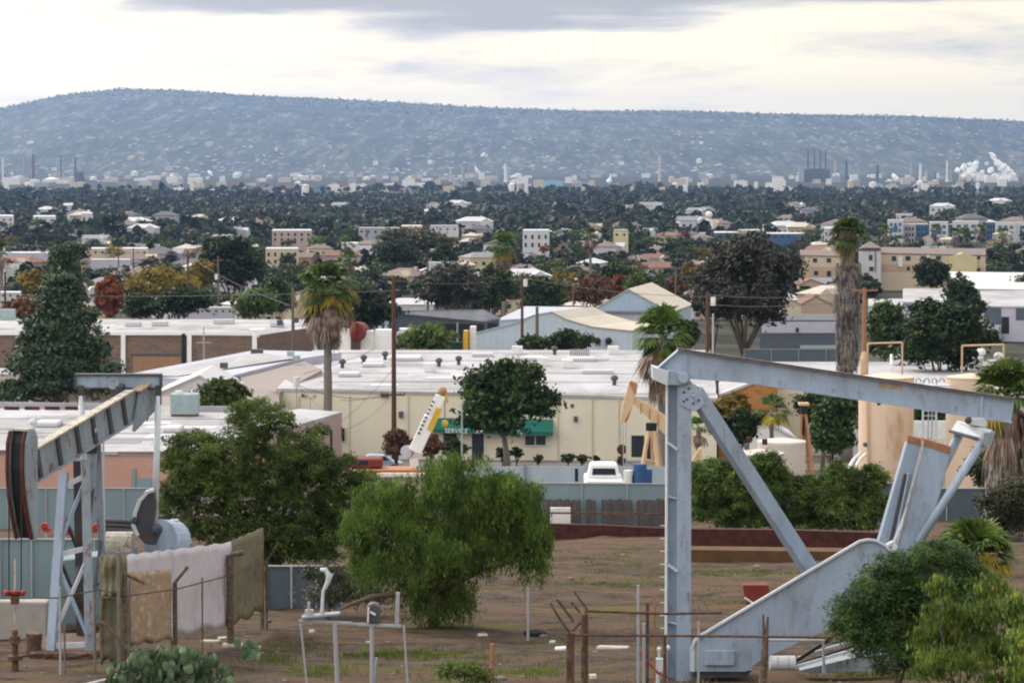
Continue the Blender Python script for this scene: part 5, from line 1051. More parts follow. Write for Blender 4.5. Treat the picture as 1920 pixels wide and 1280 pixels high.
# blue white warehouses
Yw = 405
def wh():
    outl = [(886, 655), (889, 626), (962, 608), (1000, 592), (1034, 586), (1062, 600), (1110, 614), (1186, 622), (1186, 660)]
    q = [P(x, y, Yw) for x, y in outl]; z = gr(0, Yw) - .3; q[0].z = z; q[-1].z = z; k = P(1034, 586, Yw)
    t = thing('warehouse', 'pale blue fronted warehouse with tan roof and wavy roof line', 'building', (k.x, Yw, gr(k.x, Yw))); b = B(); D = Vector((6, 13, 0)); b.prism(q, D); b.to('wall', 'wall_bluewhite', t)
    u = Vector((0, -.2, .05)); tq = q[1:-1]
    for nm_, mt, rg in (('roof', 'wall_bluewhite', range(0, 3)), ('roof', 'roof_tan', range(3, len(tq) - 1))):
        b = B()
        for i in rg: b.prism([tq[i] + u, tq[i + 1] + u, tq[i + 1] + u + Vector((0, 0, .14)), tq[i] + u + Vector((0, 0, .14))], D * 1.03)
        b.to(nm_, mt, t)
    for x in (1054, 1070): b = B(); p = P(x, 589, Yw + 6); b.tube([p, p + Vector((0, 0, -1.6))], .45, 8); b.to('chimney', 'roof_grey', t)
    for x in (1120, 1141): b = B(); b.ball(P(x, 639, Yw - .4), .5, 8); b.tube([P(x, 640, Yw - .3), P((x + 1130) / 2, 648, Yw - .3)], .08, 5); b.to('flood_light', 'black', t)
wh()
t = gable('steep gabled warehouse with blue gable front and tan roof', 1106, 1178, 1256, 585, 543, 452, 'wall_gable_blue', 'roof_tan', 23, 'warehouse', skew=4.8)
b = B(); b.prism([P(1106, 585, 451.6), P(1256, 585, 451.6), P(1256, 640, 451.6), P(1106, 640, 451.6)], (0, .3, 0)); b.to('lower_wall', 'wall_lilac', t)
b = B(); b.prism([P(1100, 583, 451), P(1260, 583, 451), P(1260, 586, 451), P(1100, 586, 451)], (0, .6, 0)); b.to('cornice', 'roof_grey', t)
Bld('low pale blue roofed building behind the pale blue warehouse', [PH(930, 600, 26.8), PH(1112, 590, 26.8), PH(1112, 576, 26.8), PH(985, 574, 26.8)], 'wall_bluewhite', 'roof_lilac')
# dark striped building right
dk = Bld('dark grey building with a pale lilac band right of the big grey tree', [P(1425, 600, 425), P(1582, 600, 425), P(1582, 588, 437), P(1446, 588, 437)], 'wall_darkgrey', 'roof_darkgrey')
dk.pan('pale_band', 'wall_lilac', 0, [(1428, 603, 1581, 624)], .1, .1); dk.pan('wall_light', 'black', 0, [(1492, 614, 1497, 622)], .3, .2); dk.pan('shelf', 'hvac', 0, [(1500, 647, 1580, 653)], .4, .4)
screen = screen_fence('dark green screened fence in front of the dark striped building', 1395, 1600, 372, 372, 655, 'fence_slate', 4)
screen_fence('dark green screened fence behind the white storage yard', 596, 890, 398, 396, 641, 'fence_green', 6)
# right side white roof building with cream front, orange gable
rb = Bld('large white roofed building with cream front behind the right pump jack beam', [PH(1418, 722, 23.6), PH(1880, 730, 23.6), PH(1850, 678, 23.6), PH(1318, 678, 23.6)], 'wall_cream', 'roof_white')
rb.pan('sign_panel', 'wall_lilac', 0, [(1478, 737, 1487, 742)], .06)
for x, y, w in ((1830, 690, 24), (1796, 686, 18), (1700, 684, 60), (1860, 694, 16), (1360, 690, 30)):
    p = PH(x, y, 23.6); b = B(); b.box(p + Vector((0, 0, .6)), (w * M_(p.y), 1.6, 1.2)); b.to('roof_unit', 'white_paint', rb.roof, bev=.08)
for x, y in ((1808, 680), (1872, 690), (1839, 682)): p = PH(x, y, 23.6); b = B(); vent(b, p, .6, 1.8); b.to('roof_vent', 'white_paint', rb.roof)
def orange():
    Y = 297; q = [P(x, y, Y) for x, y in ((1344, 746), (1420, 717), (1458, 724), (1458, 800), (1344, 800))]; z = gr(q[0].x, Y) - .3; q[3].z = z; q[4].z = z
    t = thing('building', 'small building with orange block gable wall behind the yellowing tree', 'building', (q[1].x, Y, gr(q[1].x, Y))); b = B(); b.prism(q, (0, 12, 0)); b.to('wall', 'wall_orange', t)
    for i in (0, 1): b = B(); b.prism([q[i] + Vector((0, -.2, .02)), q[i + 1] + Vector((0, -.2, .02)), q[i + 1] + Vector((0, -.2, .3)), q[i] + Vector((0, -.2, .3))], (0, 12.4, 0)); b.to('roof', 'roof_white', t)
orange()
gable('small white gabled tent shed between the palms under the beam', 1395, 1430, 1490, 822, 790, 262, 'white_worn', 'roof_white2', 8)
gable('little white roofed hut beside the tan tank', 1565, 1598, 1612, 775, 762, 300, 'wall_white', 'roof_white2', 8)
Bld('grey low wall building behind the low white tank', [P(1440, 776, 285), P(1478, 776, 285), P(1478, 774, 292), P(1440, 774, 292)], 'wall_tan', 'roof_grey')
# right cluster
r1 = Bld('long white flat roofed building at the right edge', [PH(1780, 540, 29.5), PH(2000, 544, 29.5), PH(2000, 512, 29.5), PH(1780, 509, 29.5)], 'wall_white', 'roof_white2'); 
r2 = Bld('white and blue grey block left of the grey green round tree', [PH(1693, 566, 28), PH(1790, 566, 28), PH(1790, 540, 28), PH(1693, 541, 28)], 'wall_lilac', 'roof_white')
r2.pan('window', 'glass_blue', 0, [(1735, 572, 1752, 590)])
r3 = Bld('white block with dark blue windows at the right behind the trees', [PH(1836, 573, 28.6), PH(2000, 576, 28.6), PH(2000, 545, 28.6), PH(1836, 545, 28.6)], 'wall_lilac', 'roof_white')
r3.pan('window', 'wall_darkgrey', 0, [(1846, 574, 1877, 608), (1905, 574, 1935, 600)], .1); r3.pan('doorway', 'black', 0, [(1878, 594, 1892, 625)], .1); r3.pan('lower_wall', 'wall_lilac', 0, [(1826, 610, 1878, 640)], 3, 2.5)
r4 = Bld('low white wall building below the white gabled apartments, left of the green trees', [PH(1628, 574, 29), PH(1700, 574, 29), PH(1700, 560, 29), PH(1628, 560, 29)], 'wall_lilac', 'roof_white')
# cream two storey apartments with white tower
ap = Bld('long cream two storey apartment block with brown tile roof at the right', [P(1652, 474, 880), P(1848, 478, 880), P(1848, 466, 898), P(1652, 463, 898)], 'wall_beige', 'roof_brownshingle', slab=.5)
ap.pan('lower_wall', 'wall_peach', 0, [(1653, 495, 1722, 509), (1770, 500, 1846, 509)], .1)
ap.pan('window', 'glass_dark', 0, [(1672, 480, 1680, 489), (1698, 480, 1707, 488), (1726, 480, 1736, 487), (1755, 480, 1764, 487), (1832, 480, 1838, 486), (1700, 500, 1706, 507), (1832, 503, 1838, 509)], .15)
ap.pan('bay', 'white_worn', 0, [(1684, 482, 1692, 500), (1738, 478, 1742, 500)], .4, .4)
b = B(); b.prism([P(1780, 482, 879), P(1806, 474, 879), P(1832, 482, 879), P(1832, 509, 879), P(1780, 509, 879)], (0, 4, 0)); ap.add('gable_bay', 'wall_yellow', b)
tw = Bld('white apartment tower left of the long cream block', [P(1610, 466, 872), P(1652, 466, 872), P(1652, 464, 882), P(1612, 464, 882)], 'wall_white', 'roof_brownshingle', slab=.8)
tw.pan('window', 'glass_dark', 0, [(1629, 478, 1636, 488), (1630, 500, 1638, 508)], .15); tw.pan('corner', 'roof_grey', 0, [(1640, 468, 1643, 510)], .2)
b = B(); b.add([P(1614, 465, 871), P(1650, 465, 871), P(1650, 462, 885), P(1614, 462, 885), P(1632, 452, 878)], [(0, 1, 4), (1, 2, 4), (2, 3, 4), (3, 0, 4)]); tw.add('roof_peak', 'roof_brownshingle', b)
pe = Bld('peach two storey apartment block left of the tall palm', [P(1500, 478, 860), P(1584, 480, 860), P(1584, 470, 874), P(1500, 468, 874)], 'wall_beige', 'roof_brownshingle', slab=.5)
pe.pan('lower_wall', 'wall_peach', 0, [(1501, 500, 1583, 524)], .1); pe.pan('window', 'glass_dark', 0, [(1524, 484, 1532, 492), (1550, 484, 1558, 492), (1550, 508, 1558, 518), (1526, 508, 1534, 516)], .15)
oh = gable('small peach house with red tile roof between grey tree and tall palm', 1500, 1530, 1560, 572, 556, 640, 'wall_peach', 'roof_terracotta', 14, 'house', 'house')
gable('small cream cottage with grey roof beside the red tiled peach house', 1466, 1484, 1502, 572, 562, 620, 'wall_beige', 'roof_grey', 10, 'house', 'house')
gable('low red tiled house below the peach apartments', 1498, 1520, 1548, 534, 524, 760, 'wall_peach', 'roof_terracotta', 12, 'house', 'house')
# white and blue apartments, far right
xs = [(1664, 1694, 412, 1), (1695, 1716, 420, 0), (1717, 1740, 420, 2), (1742, 1778, 416, 1), (1779, 1806, 420, 2), (1786, 1836, 415, 1), (1848, 1868, 416, 2), (1866, 1905, 417, 1), (1904, 1960, 417, 1)]
for i, (x0, x1, yt, kd) in enumerate(xs):
    o = Bld(['grey', 'white', 'blue'][kd] + ' block of the modern apartment row, ' + ['leftmost', 'second from left', 'narrow blue one, left half', 'second white one', 'middle blue one', 'wide one in the middle', 'small blue one, right half', 'one with square blue balcony', 'last one at frame edge'][i], [P(x0, yt, 1590 + i * 2 + (kd != 1) * 4), P(x1, yt, 1590 + i * 2 + (kd != 1) * 4), P(x1, yt - .8, 1610 + i), P(x0, yt - .8, 1610 + i)], ['wall_grey', 'wall_white', 'panel_blue'][kd], 'roof_white2', name='apartment_block', group='modern apartment row at the far right')
    w = x1 - x0
    o.pan('window', 'glass_dark' if kd != 1 else 'glass_blue', 0, [(x0 + w * f, y, x0 + w * (f + .16), y + 6) for f in (.15, .42, .7) for y in ((yt + 6), (yt + 17), (yt + 28))], .3)
    if kd == 1 and w > 25: o.pan('balcony', 'panel_blue', 0, [(x0 + w * .35, yt + 12, x0 + w * .62, yt + 22)], .6, .5)
# other named background blocks
for lb, x0, x1, yt, yb, Y, wl, rf in (
    ('long cream windowed block behind the top of the pine', 160, 278, 466, 484, 1090, 'wall_beige', 'roof_white2'),
    ('long low white roofed building left of the pine top', -20, 100, 474, 486, 1060, 'wall_lilac', 'roof_white2'),
    ('long low white building below the cream windowed block', 170, 245, 487, 494, 980, 'wall_lilac', 'roof_white'),
    ('square white block with cornice far behind the pine', 153, 174, 400, 432, 1900, 'wall_white', 'roof_white2'),
    ('white block at the far left edge among dark trees', -10, 26, 405, 422, 1950, 'wall_white', 'roof_white2'),
    ('white block far left between two dark groves', 62, 105, 406, 424, 1920, 'wall_white', 'roof_white2'),
    ('small cream block right of the square white block', 175, 210, 412, 430, 1900, 'wall_beige', 'roof_tan'),
    ('long building with blue fascia left of the grey tree top', 1338, 1390, 436, 448, 1500, 'panel_blue', 'roof_white2'),
    ('long bright blue fronted store above the grey tree', 1435, 1512, 438, 452, 1480, 'panel_blue', 'roof_white2'),
    ('pale grey block between the two blue fronted stores', 1384, 1432, 432, 450, 1490, 'wall_grey', 'roof_tan'),
    ('slim white block left of the tall palm crown', 1545, 1562, 428, 460, 1400, 'wall_white', 'roof_white2'),
    ('beige terrace with pink lower floor left of the yellowing palm', 498, 560, 466, 500, 1030, 'wall_beige', 'roof_white2'),
    ('pinkish flat roofed block above the yellowing palm, upper left', 510, 585, 432, 456, 1280, 'wall_pinkish', 'roof_white2'),
    ('pink flat roofed block far behind the bare grey tree', 752, 792, 424, 440, 1550, 'wall_pinkish', 'roof_tan'),
    ('grey row of townhouses far behind the yellowing palm', 672, 750, 428, 444, 1520, 'wall_grey', 'roof_grey'),
    ('white flat roofed row far behind the open shed', 806, 860, 424, 438, 1560, 'wall_white', 'roof_grey'),
    ('white flat roofed house beside the brown pole top', 640, 672, 456, 470, 1160, 'wall_white', 'roof_white2'),
    ('white stepped house with dark windows left of the small far palm', 980, 1030, 432, 470, 1150, 'wall_white', 'roof_white2'),
    ('pale yellow two storey house behind the small far palm', 1150, 1178, 432, 452, 1300, 'wall_yellow', 'roof_grey'),
    ('long white shed roof behind the pale blue warehouse', 1045, 1098, 524, 532, 760, 'wall_white', 'roof_white2'),
    ('white box house above the open shed', 806, 848, 468, 490, 960, 'wall_beige', 'roof_white2'),
    ('white flat annex below the white box house', 800, 862, 492, 504, 900, 'wall_white', 'roof_white2'),
    ('long white shed roof among trees left of the street poles', 322, 438, 577, 592, 520, 'wall_lilac', 'roof_white'),
    ('small white building at the left edge beside the orange tree', 0, 40, 548, 562, 560, 'wall_white', 'roof_white2'),
    ('white roofed low house right of the street light pole', 1270, 1300, 576, 590, 500, 'wall_white', 'roof_white2')):
    o = Bld(lb, [P(x0, yt, Y), P(x1, yt, Y), P(x1 - 2, yt - 2.5, Y * 1.035), P(x0 + 2, yt - 2.5, Y * 1.035)], wl, rf)
    w = x1 - x0; k = max(2, int(w / 12)); h = yb - yt
    if h > 12: o.pan('window', 'glass_dark', 0, [(x0 + w * (j + .3) / k, yt + h * f, x0 + w * (j + .62) / k, yt + h * (f + .2)) for j in range(k) for f in ((.3,) if h < 22 else (.22, .62))], .15)
# ------------------------------------------------------------------ generic houses among the trees
def house_proto(wall, roof, w=13, d=10, h=4.5, hip=True, two=False, gab=False):
    h = h * (1.55 if two else 1); t = thing('house', None, 'house', (0, 0, 0)); b = B(); b.prism([(-w/2,-d/2,-2), (w/2,-d/2,-2), (w/2,-d/2,h), (-w/2,-d/2,h)], (0, d, 0)); b.to('wall', wall, t)
    o = .5; r = 2.0; b = B(); hx = w / 2 - d / 2.4 if hip else w / 2 + o
    q = [(-w/2-o,-d/2-o,h), (w/2+o,-d/2-o,h), (w/2+o,d/2+o,h), (-w/2-o,d/2+o,h), (-hx,0,h+r), (hx,0,h+r)]
    b.add(q, [(0,1,5,4), (1,2,5), (2,3,4,5), (3,0,4), (3,2,1,0)]); rf_ = b.to('roof', roof, t)
    if gab: b = B(); b.prism([(w*.1,-d/2-2,-1), (w*.42,-d/2-2,-1), (w*.42,-d/2-2,h), (w*.26,-d/2-2,h+1.5), (w*.1,-d/2-2,h)], (0, 4, 0)); b.to('porch', wall, t)
    for k in range(2 if two else 1):
        for x in (-.36, -.12, .12, .36):
            if gab and x > 0: continue
            b = B(); b.box((x * w, -d/2 - .03, 1.6 + k * 2.9), (1.5, .1, 1.3)); b.to('window', 'glass_dark', t)
    b = B(); b.box((w * .2, d * .15, h + 1.4), (.8, .8, 1.8)); b.to('chimney', wall, rf_); return t
kinds = [('beige', 'wall_beige', 'brown', 'roof_brownshingle'), ('white', 'wall_white', 'grey', 'roof_grey'), ('pinkish', 'wall_pinkish', 'red', 'roof_terracotta'), ('tan', 'wall_tan', 'pale', 'roof_tan'), ('peach', 'wall_peach', 'brown', 'roof_brownshingle'), ('white', 'wall_white', 'pale', 'roof_white2'), ('grey', 'wall_grey', 'dark grey', 'roof_darkgrey'), ('cream', 'wall_beige', 'red', 'roof_terracotta'), ('yellowish', 'wall_yellow', 'grey', 'roof_grey'), ('white', 'wall_white', 'brown', 'roof_brownshingle')]
protos = [[house_proto(k[1], k[3], w=12 + (i % 3) * 2, two=tw_, gab=(i + tw_) % 2 == 0, hip=i % 3 != 1) for tw_ in (0, 1)] for i, k in enumerate(kinds)]
rn = random.Random(77); used = {}; places = []
fixed = [(760, 535, 0, 0, 1.3), (690, 470, 0, 1, 1), (770, 478, 4, 1, 1), (1138, 482, 9, 1, 1.2), (1225, 490, 2, 0, 1), (1290, 503, 4, 0, 1), (1235, 512, 7, 0, 1.1), (1110, 500, 5, 0, 1), (1190, 495, 9, 0, 1), (1020, 445, 5, 1, 1), (985, 490, 6, 0, 1.1), (1255, 450, 2, 1, 1), (1215, 440, 1, 1, 1), (640, 500, 2, 1, 1.1), (560, 500, 4, 1, 1), (600, 480, 0, 1, 1), (300, 490, 6, 0, 1.5), (250, 500, 0, 0, 1.4), (40, 505, 2, 0, 1.3), (80, 492, 6, 0, 1.3), (230, 530, 9, 0, 1.2), (420, 456, 1, 1, 1), (470, 465, 3, 0, 1), (350, 480, 3, 1, 1), (930, 470, 1, 1, 1), (880, 455, 3, 0, 1), (1740, 455, 9, 0, 1), (1820, 508, 2, 0, 1)]
for x, y, k, tw_, s in fixed: places.append((PG(x, y + 12), k, tw_, s * .85))
tries = 0
while len(places) < 128 and tries < 6000:
    tries += 1; q = PG(rn.uniform(-20, 1940), 452 + 165 * rn.random() ** 1.1); px = 960 + q.x / q.y * F
    if any((q - o[0]).length < 17 + q.y * .006 for o in places) : continue
    if q.y < 640: continue
    if 1600 < px < 1930 and q.y < 900: continue
    if 470 < px < 620 and 850 < q.y < 1290 or 660 < px < 800 and q.y > 1450: continue
    places.append((q, rn.choice((0, 1, 2, 3, 4, 5, 6, 7, 8, 9, 0, 1, 3, 5, 6, 9)), rn.random() < .35, rn.uniform(.6, .95)))
far_ = 0
for _ in range(3000):
    if far_ > 55: break
    Yb = 1650 + 1500 * rn.random() ** 1.6; p_ = rn.uniform(-20, 1940); q = Vector(((p_ - 960) / F * Yb, Yb, 0))
    if any((q.xy - o[0].xy).length < 26 for o in places): continue
    if 1650 < p_ and Yb < 1750: continue
    far_ += 1; places.append((q, rn.choice((0, 1, 3, 5, 6, 9, 5, 1)), rn.random() < .6, rn.uniform(.9, 1.5)))
first = set(); cnts = {}
zone = lambda px: 'far left' if px < 240 else 'left of palm' if px < 560 else 'near brown pole' if px < 740 else 'behind dark shed' if px < 960 else 'behind blue gable' if px < 1300 else 'behind grey tree' if px < 1500 else 'right of tall palm'
dist = lambda y: 'near row' if y < 700 else 'middle row' if y < 1000 else 'rear row' if y < 1640 else 'wood belt'
lab = {}
hs_ = []
for q, k, tw_, s in places:
    px = 960 + q.x / q.y * F; kk = f"{'two-storey' if tw_ else 'low'} {kinds[k][0]} house with {kinds[k][2]} roof, {dist(q.y)} {zone(px)}"; lab.setdefault(kk, []).append(px); hs_.append((q, k, tw_, s, px, kk))
ordn = lambda i, n: '' if n == 1 else (', left one' if i == 0 else ', right one') if n == 2 else f", {['leftmost', 'second from left', 'third from left', 'fourth from left', 'fifth from left', 'sixth from left', 'seventh from left', 'eighth from left', 'ninth from left', 'tenth from left', 'eleventh from left', 'twelfth from left', 'last from left'][min(i, 12)]}"
for q, k, tw_, s, px, kk in hs_:
    l_ = sorted(lab[kk]); lb = kk + ordn(l_.index(px), len(l_)); pr = protos[k][1 if tw_ else 0]; loc = (q.x, q.y, gr(q.x, q.y)); rz = rn.choice((0, .15, -.2, .5, -.6, 1.3))
    if id(pr) not in first: first.add(id(pr)); pr.location = loc; pr.scale = (s, s, s); pr.rotation_euler = (0, 0, rz); pr['label'] = lb; pr['group'] = 'houses among the trees'
    else: dup(pr, loc, lb, s, rz, 'houses among the trees')
for a_ in protos:
    for pr in a_:
        if id(pr) not in first:
            for ch in list(pr.children): bpy.data.objects.remove(ch)
            bpy.data.objects.remove(pr)
# ------------------------------------------------------------------ tanks, pipes, ladder
def tank(label, x0, x1, ytop, Y, mt, grp=None, rim='tan_paint'):
    m = M_(Y); r = (x1 - x0) / 2 * m; c = P((x0 + x1) / 2, ytop, Y + r); g0 = Vector((c.x, c.y, gr(c.x, c.y))); t = thing('storage_tank', label, 'tank', g0, grp); n = 40; b = B(); b.tube([g0 - Vector((0, 0, .3)), c], r, n); b.to('shell', mt, t)
    b = B(); b.tube([c + Vector((0, 0, .003)), c + Vector((0, 0, r * .14))], [r * 1.01, .15], n); b.to('roof', mt, t); b = B(); b.tube([c + Vector((0, 0, -.12)), c + Vector((0, 0, .0))], r * 1.015, n); b.to('rim', rim, t)
    for u in (.33, .66): p = g0.lerp(c, u); b = B(); b.tube([p, p + Vector((0, 0, .07))], r * 1.006, n); b.to('weld_band', mt, t)
    return t, c, r
t1, c1, r1_ = tank('tall tan storage tank directly below the middle of the beam', 1610, 1714, 706, 190, 'tank_tan', 'tall tan tanks')
b = B(); b.tube([P(1625, 720, 190.4), P(1628, 905, 190.4)], .10, 6); b.to('pipe', 'tan_paint', t1); b = B(); b.ball(P(1622, 833, 190.2), .16, 6); b.to('valve', 'grey_dark', t1)
t2, c2, r2_ = tank('tall tan storage tank half hidden behind the crank and pitman arm', 1774, 1866, 706, 186, 'tank_tan', 'tall tan tanks')
tank('low white storage tank with hatches behind the back brace', 1420, 1511, 826, 185, 'tank_white', None, 'white_worn')
tank('lower whitish tank in front, partly behind the back brace', 1375, 1470, 848, 178, 'tank_white', None, 'white_worn')
for x, y, w, lb in ((1405, 829, 'maroon', 'small red fitting on the rim of the low white tank'), (1434, 833, 'maroon', 'dark red fitting in the middle of the low white tank roof'), (1400, 842, 'grey_dark', 'dark hatch on the lower whitish tank')):
    b = B(); p = P(x, y, 184 if y < 840 else 180); b.tube([p, p + Vector((0, 0, .35))], .17, 8); b.box(p + Vector((0, 0, .2)), (.3, .2, .2)); one('tank_fitting', b, w, lb, 'fitting', p)
def ladder():
    Y = 186; q = XG(1744, Y); t = thing('ladder', 'pale steel ladder tower between the two tall tan tanks', 'ladder', q)
    for x in (1731, 1756): b = B(); b.bar(Vector((P(x, 700, Y).x, Y, q.z)), P(x, 712, Y), .12, .12); b.to('rail', 'steel_light', t)
    for x in (1742, 1749): b = B(); b.bar(Vector((P(x, 700, Y).x, Y + .6, q.z)), P(x, 715, Y + .6), .08, .08); b.to('rail', 'galv', t)
    b = B()
    for k in range(26): b.bar(P(1731, 725 + k * 9, Y), P(1756, 725 + k * 9, Y), .05, .05)
    b.to('rungs', 'steel_light', t)
    for x0 in (1722, 1738, 1752, 1766): b = B(); pp = [P(x0 + 5 * math.cos(a / 8 * 6.283), 716 + 7 * math.sin(a / 8 * 6.283), Y - .2) for a in range(4, 9)]; b.tube(pp, .035, 5); b.to('safety_hoop', 'grey_dark', t)
    b = B(); b.bar(P(1710, 722, Y), P(1780, 722, Y), 1.2, .08); b.to('platform', 'steel_light', t)
ladder()
for lb, x0, x1, yt, Y, mt in (('thin yellowish pipe arch right of the brown pole', 1627, 1692, 644, 262, 'tan_paint'), ('thin yellowish pipe arch above the right tan tank', 1804, 1882, 648, 262, 'tan_paint')):
    b = B(); g = gr(0, Y); p, q = P(x0, yt, Y), P(x1, yt - 2, Y); b.tube([Vector((p.x, Y, g)), p], .09, 6); b.tube([p, q], .09, 6); b.tube([q, Vector((q.x, Y, g))], .09, 6); one('pipe_arch', b, mt, lb, 'pipe', XG(x0, Y))
b = B(); 
for dx in (0, 12): b.tube([P(1578 + dx, 900, 184), P(1600 + dx, 862, 188), P(1612 + dx, 850, 189)], .11, 6)
one('loading_pipes', b, 'white_worn', 'pair of whitish pipes sloping down from the tan tank', 'pipe', XG(1590, 184))
b = B(); b.prism([P(1713, 789, 235), P(1778, 789, 235), P(1778, 822, 235), P(1713, 822, 235)], (0, .4, 0)); one('white_wall', b, 'white_worn', 'white wall panel seen between the tan tanks behind the ladder', 'wall', XG(1745, 235))
# ------------------------------------------------------------------ yard between fence and warehouse
def wallfence():
    Y = 186; t = thing('metal_fence', 'pale blue corrugated metal fence with grey posts in front of the cream warehouse', 'fence', XG(1010, Y)); b = B()
    for x0, x1 in ((780, 984), (986, 1262)): p, q = P(x0, 873, Y), P(x1, 874, Y); p0, q0 = Vector((p.x, Y, gr(p.x, Y) - .2)), Vector((q.x, Y, gr(q.x, Y) - .2)); b.prism([p, q, q0, p0], (0, .06, 0))
    b.to('sheet', 'fence_pale', t)
    for x in (985, 880, 1101, 1190): p = P(x, 868, Y - .1); b = B(); b.bar(Vector((p.x, p.y, gr(p.x, Y) - .2)), p, .16 if x == 985 else .07, .1); b.to('post', 'roof_grey' if x == 985 else 'galv', t)
wallfence()
def pickup():
    Y = 172; q = XG(1135, Y); q.z = P(1135, 905, Y).z - 1.15; t = thing('pickup_truck', 'white pickup truck seen from behind, its roof above the blue screened fence', 'truck', XG(1135, Y)); o = q
    b = B(); b.prism([o + Vector((x, 0, z)) for x, z in ((-1.15, .4), (1.15, .4), (1.15, 1.15), (1.05, 1.25), (-1.05, 1.25), (-1.15, 1.15))], (0, 4.8, 0)); b.to('body', 'white_worn', t, bev=.05)
    b = B(); b.prism([o + Vector((x, 1.7, z)) for x, z in ((-1.0, 1.25), (1.0, 1.25), (.82, 2.0), (.7, 2.08), (-.7, 2.08), (-.82, 2.0))], (0, 1.9, 0)); b.to('cab', 'white_paint', t, bev=.05)
    b = B(); b.prism([o + Vector((x, 1.66, z)) for x, z in ((-.72, 1.45), (.72, 1.45), (.66, 1.85), (-.66, 1.85))], (0, .05, 0)); b.to('rear_window', 'glass_dark', t)
    for x in (-.95, .95):
        for y in (.8, 3.9): b = B(); b.tube([o + Vector((x - .12, y, .4)), o + Vector((x + .12, y, .4))], .4, 14); b.to('wheel', 'black', t)
    for x in (-1.08, 1.08): b = B(); b.box(o + Vector((x, -.02, .95)), (.12, .06, .3)); b.to('tail_light', 'red_paint', t)
    zb = gr(q.x, Y); 
    if q.z > zb + .05: b = B(); b.box((q.x, Y + 2.4, (q.z + zb) / 2), (3.4, 6, q.z - zb + .02)); tag(b.to('loading_ramp', 'concrete'), 'concrete ramp under the white pickup behind the fence', 'ramp')
    b = B(); b.bar(P(1081, 878, Y - .6), P(1081, 902, Y - .6), .2, .2); b.to('open_door', 'black', t)
pickup()
for x, y, r, mt, lb in ((1200, 882, 13, 'blue_paint', 'blue plastic drum beside the tan pump post'), (1214, 888, 9, 'blue_paint', 'second blue plastic drum, nearer the tan pump post'), (1178, 890, 9, 'white_worn', 'white drum left of the blue drums'), (1187, 896, 6, 'black', 'black drum between white and blue drums')):
    Y = 180; p = P(x, y, Y); rr_ = r * M_(Y); g0 = Vector((p.x, Y, gr(p.x, Y))); b = B(); b.tube([g0, p + Vector((0, 0, r * M_(Y)))], rr_, 14); b.tube([p, p + Vector((0, 0, .06))], rr_ * 1.05, 14); one('drum', b, mt, lb, 'drum', g0, 'drums by the tan pump jack')
p = P(1166, 842, 200); b = B(); b.tube([Vector((p.x, 200, gr(p.x, 200))), p], .07, 6); b.ball(p, .36, 8, (1, .4, 1)); one('round_sign', b, 'maroon', 'round dark red sign on a thin post below the tan horse head', 'sign', XG(1166, 200))
# crane
def crane():
    Y = 205; q = XG(770, Y); t = thing('crane_truck', 'white and yellow truck crane with raised boom in front of the cream warehouse', 'crane', q)
    A, C = P(778, 846, Y), P(826, 742, Y); b = B(); b.bar(A, A.lerp(C, .62), 1.05, .95, (1, 0, .3)); b.to('boom_base', 'white_paint', t, bev=.05)
    b = B(); b.bar(A.lerp(C, .6), C, .78, .7, (1, 0, .3)); b.to('boom_section', 'white_paint', t, bev=.04)
    d = (C - A).normalized(); n = Vector((d.z, 0, -d.x)); b = B(); o = n * .30 + Vector((0, -.56, 0)); b.bar(A.lerp(C, .43) + o, A.lerp(C, .82) + o, .12, .42, (1, 0, .3)); b.to('yellow_stripe', 'yellow_paint', t)
    b = B()
    for k in range(9): b.bar(A.lerp(C, .3 + k * .07) - n * .3 + Vector((0, -.6, 0)), A.lerp(C, .33 + k * .07) - n * .3 + Vector((0, -.6, 0)), .05, .18, (1, 0, .3))
    b.to('scale_marks', 'grey_dark', t)
    b = B(); b.ball(C + d * .35, .33, 8); b.to('boom_tip', 'tan_rust', t); b = B(); b.tube([C + d * .3, P(836, 742, Y), P(839, 755, Y)], .11, 6); b.to('tip_sheave', 'yellow_paint', t)
    b = B(); b.tube([P(834, 752, Y), P(834, 786, Y)], .035, 5); b.to('hoist_rope', 'grey_dark', t); b = B(); b.ball(P(834, 794, Y), .24, 10, (1, 1, 1.2)); b.to('hook_ball', 'yellow_paint', t)
    b = B(); b.tube([P(762, 846, Y), P(766, 846, Y + .5)], .45, 12); b.to('winch', 'wall_lilac', t); b = B(); b.bar(P(776, 860, Y), P(780, 893, Y), .6, .6); b.to('turret', 'white_worn', t)
    z0 = gr(q.x, Y); b = B(); b.prism([P(655, 880, Y - 1.3), P(788, 880, Y - 1.3), P(788, 889, Y - 1.3), P(655, 889, Y - 1.3)], (0, 2.5, 0)); b.to('deck', 'orange_paint', t, bev=.04)
    b = B(); b.prism([P(658, 860, Y - 1), P(716, 860, Y - 1), P(716, 878, Y - 1), P(655, 878, Y - 1)], (0, 2.1, 0)); b.to('cab', 'maroon2', t, bev=.12); b = B(); b.prism([P(664, 863, Y - 1.05), P(690, 863, Y - 1.05), P(690, 871, Y - 1.05), P(664, 871, Y - 1.05)], (0, .05, 0)); b.to('cab_window', 'glass_dark', t)
    for x in (668, 690, 740, 765): p = P(x, 900, Y - 1.4); b = B(); b.tube([Vector((p.x, p.y, z0 + .5)), Vector((p.x, p.y + .4, z0 + .5))], .5, 16); b.to('wheel', 'black', t)
crane()
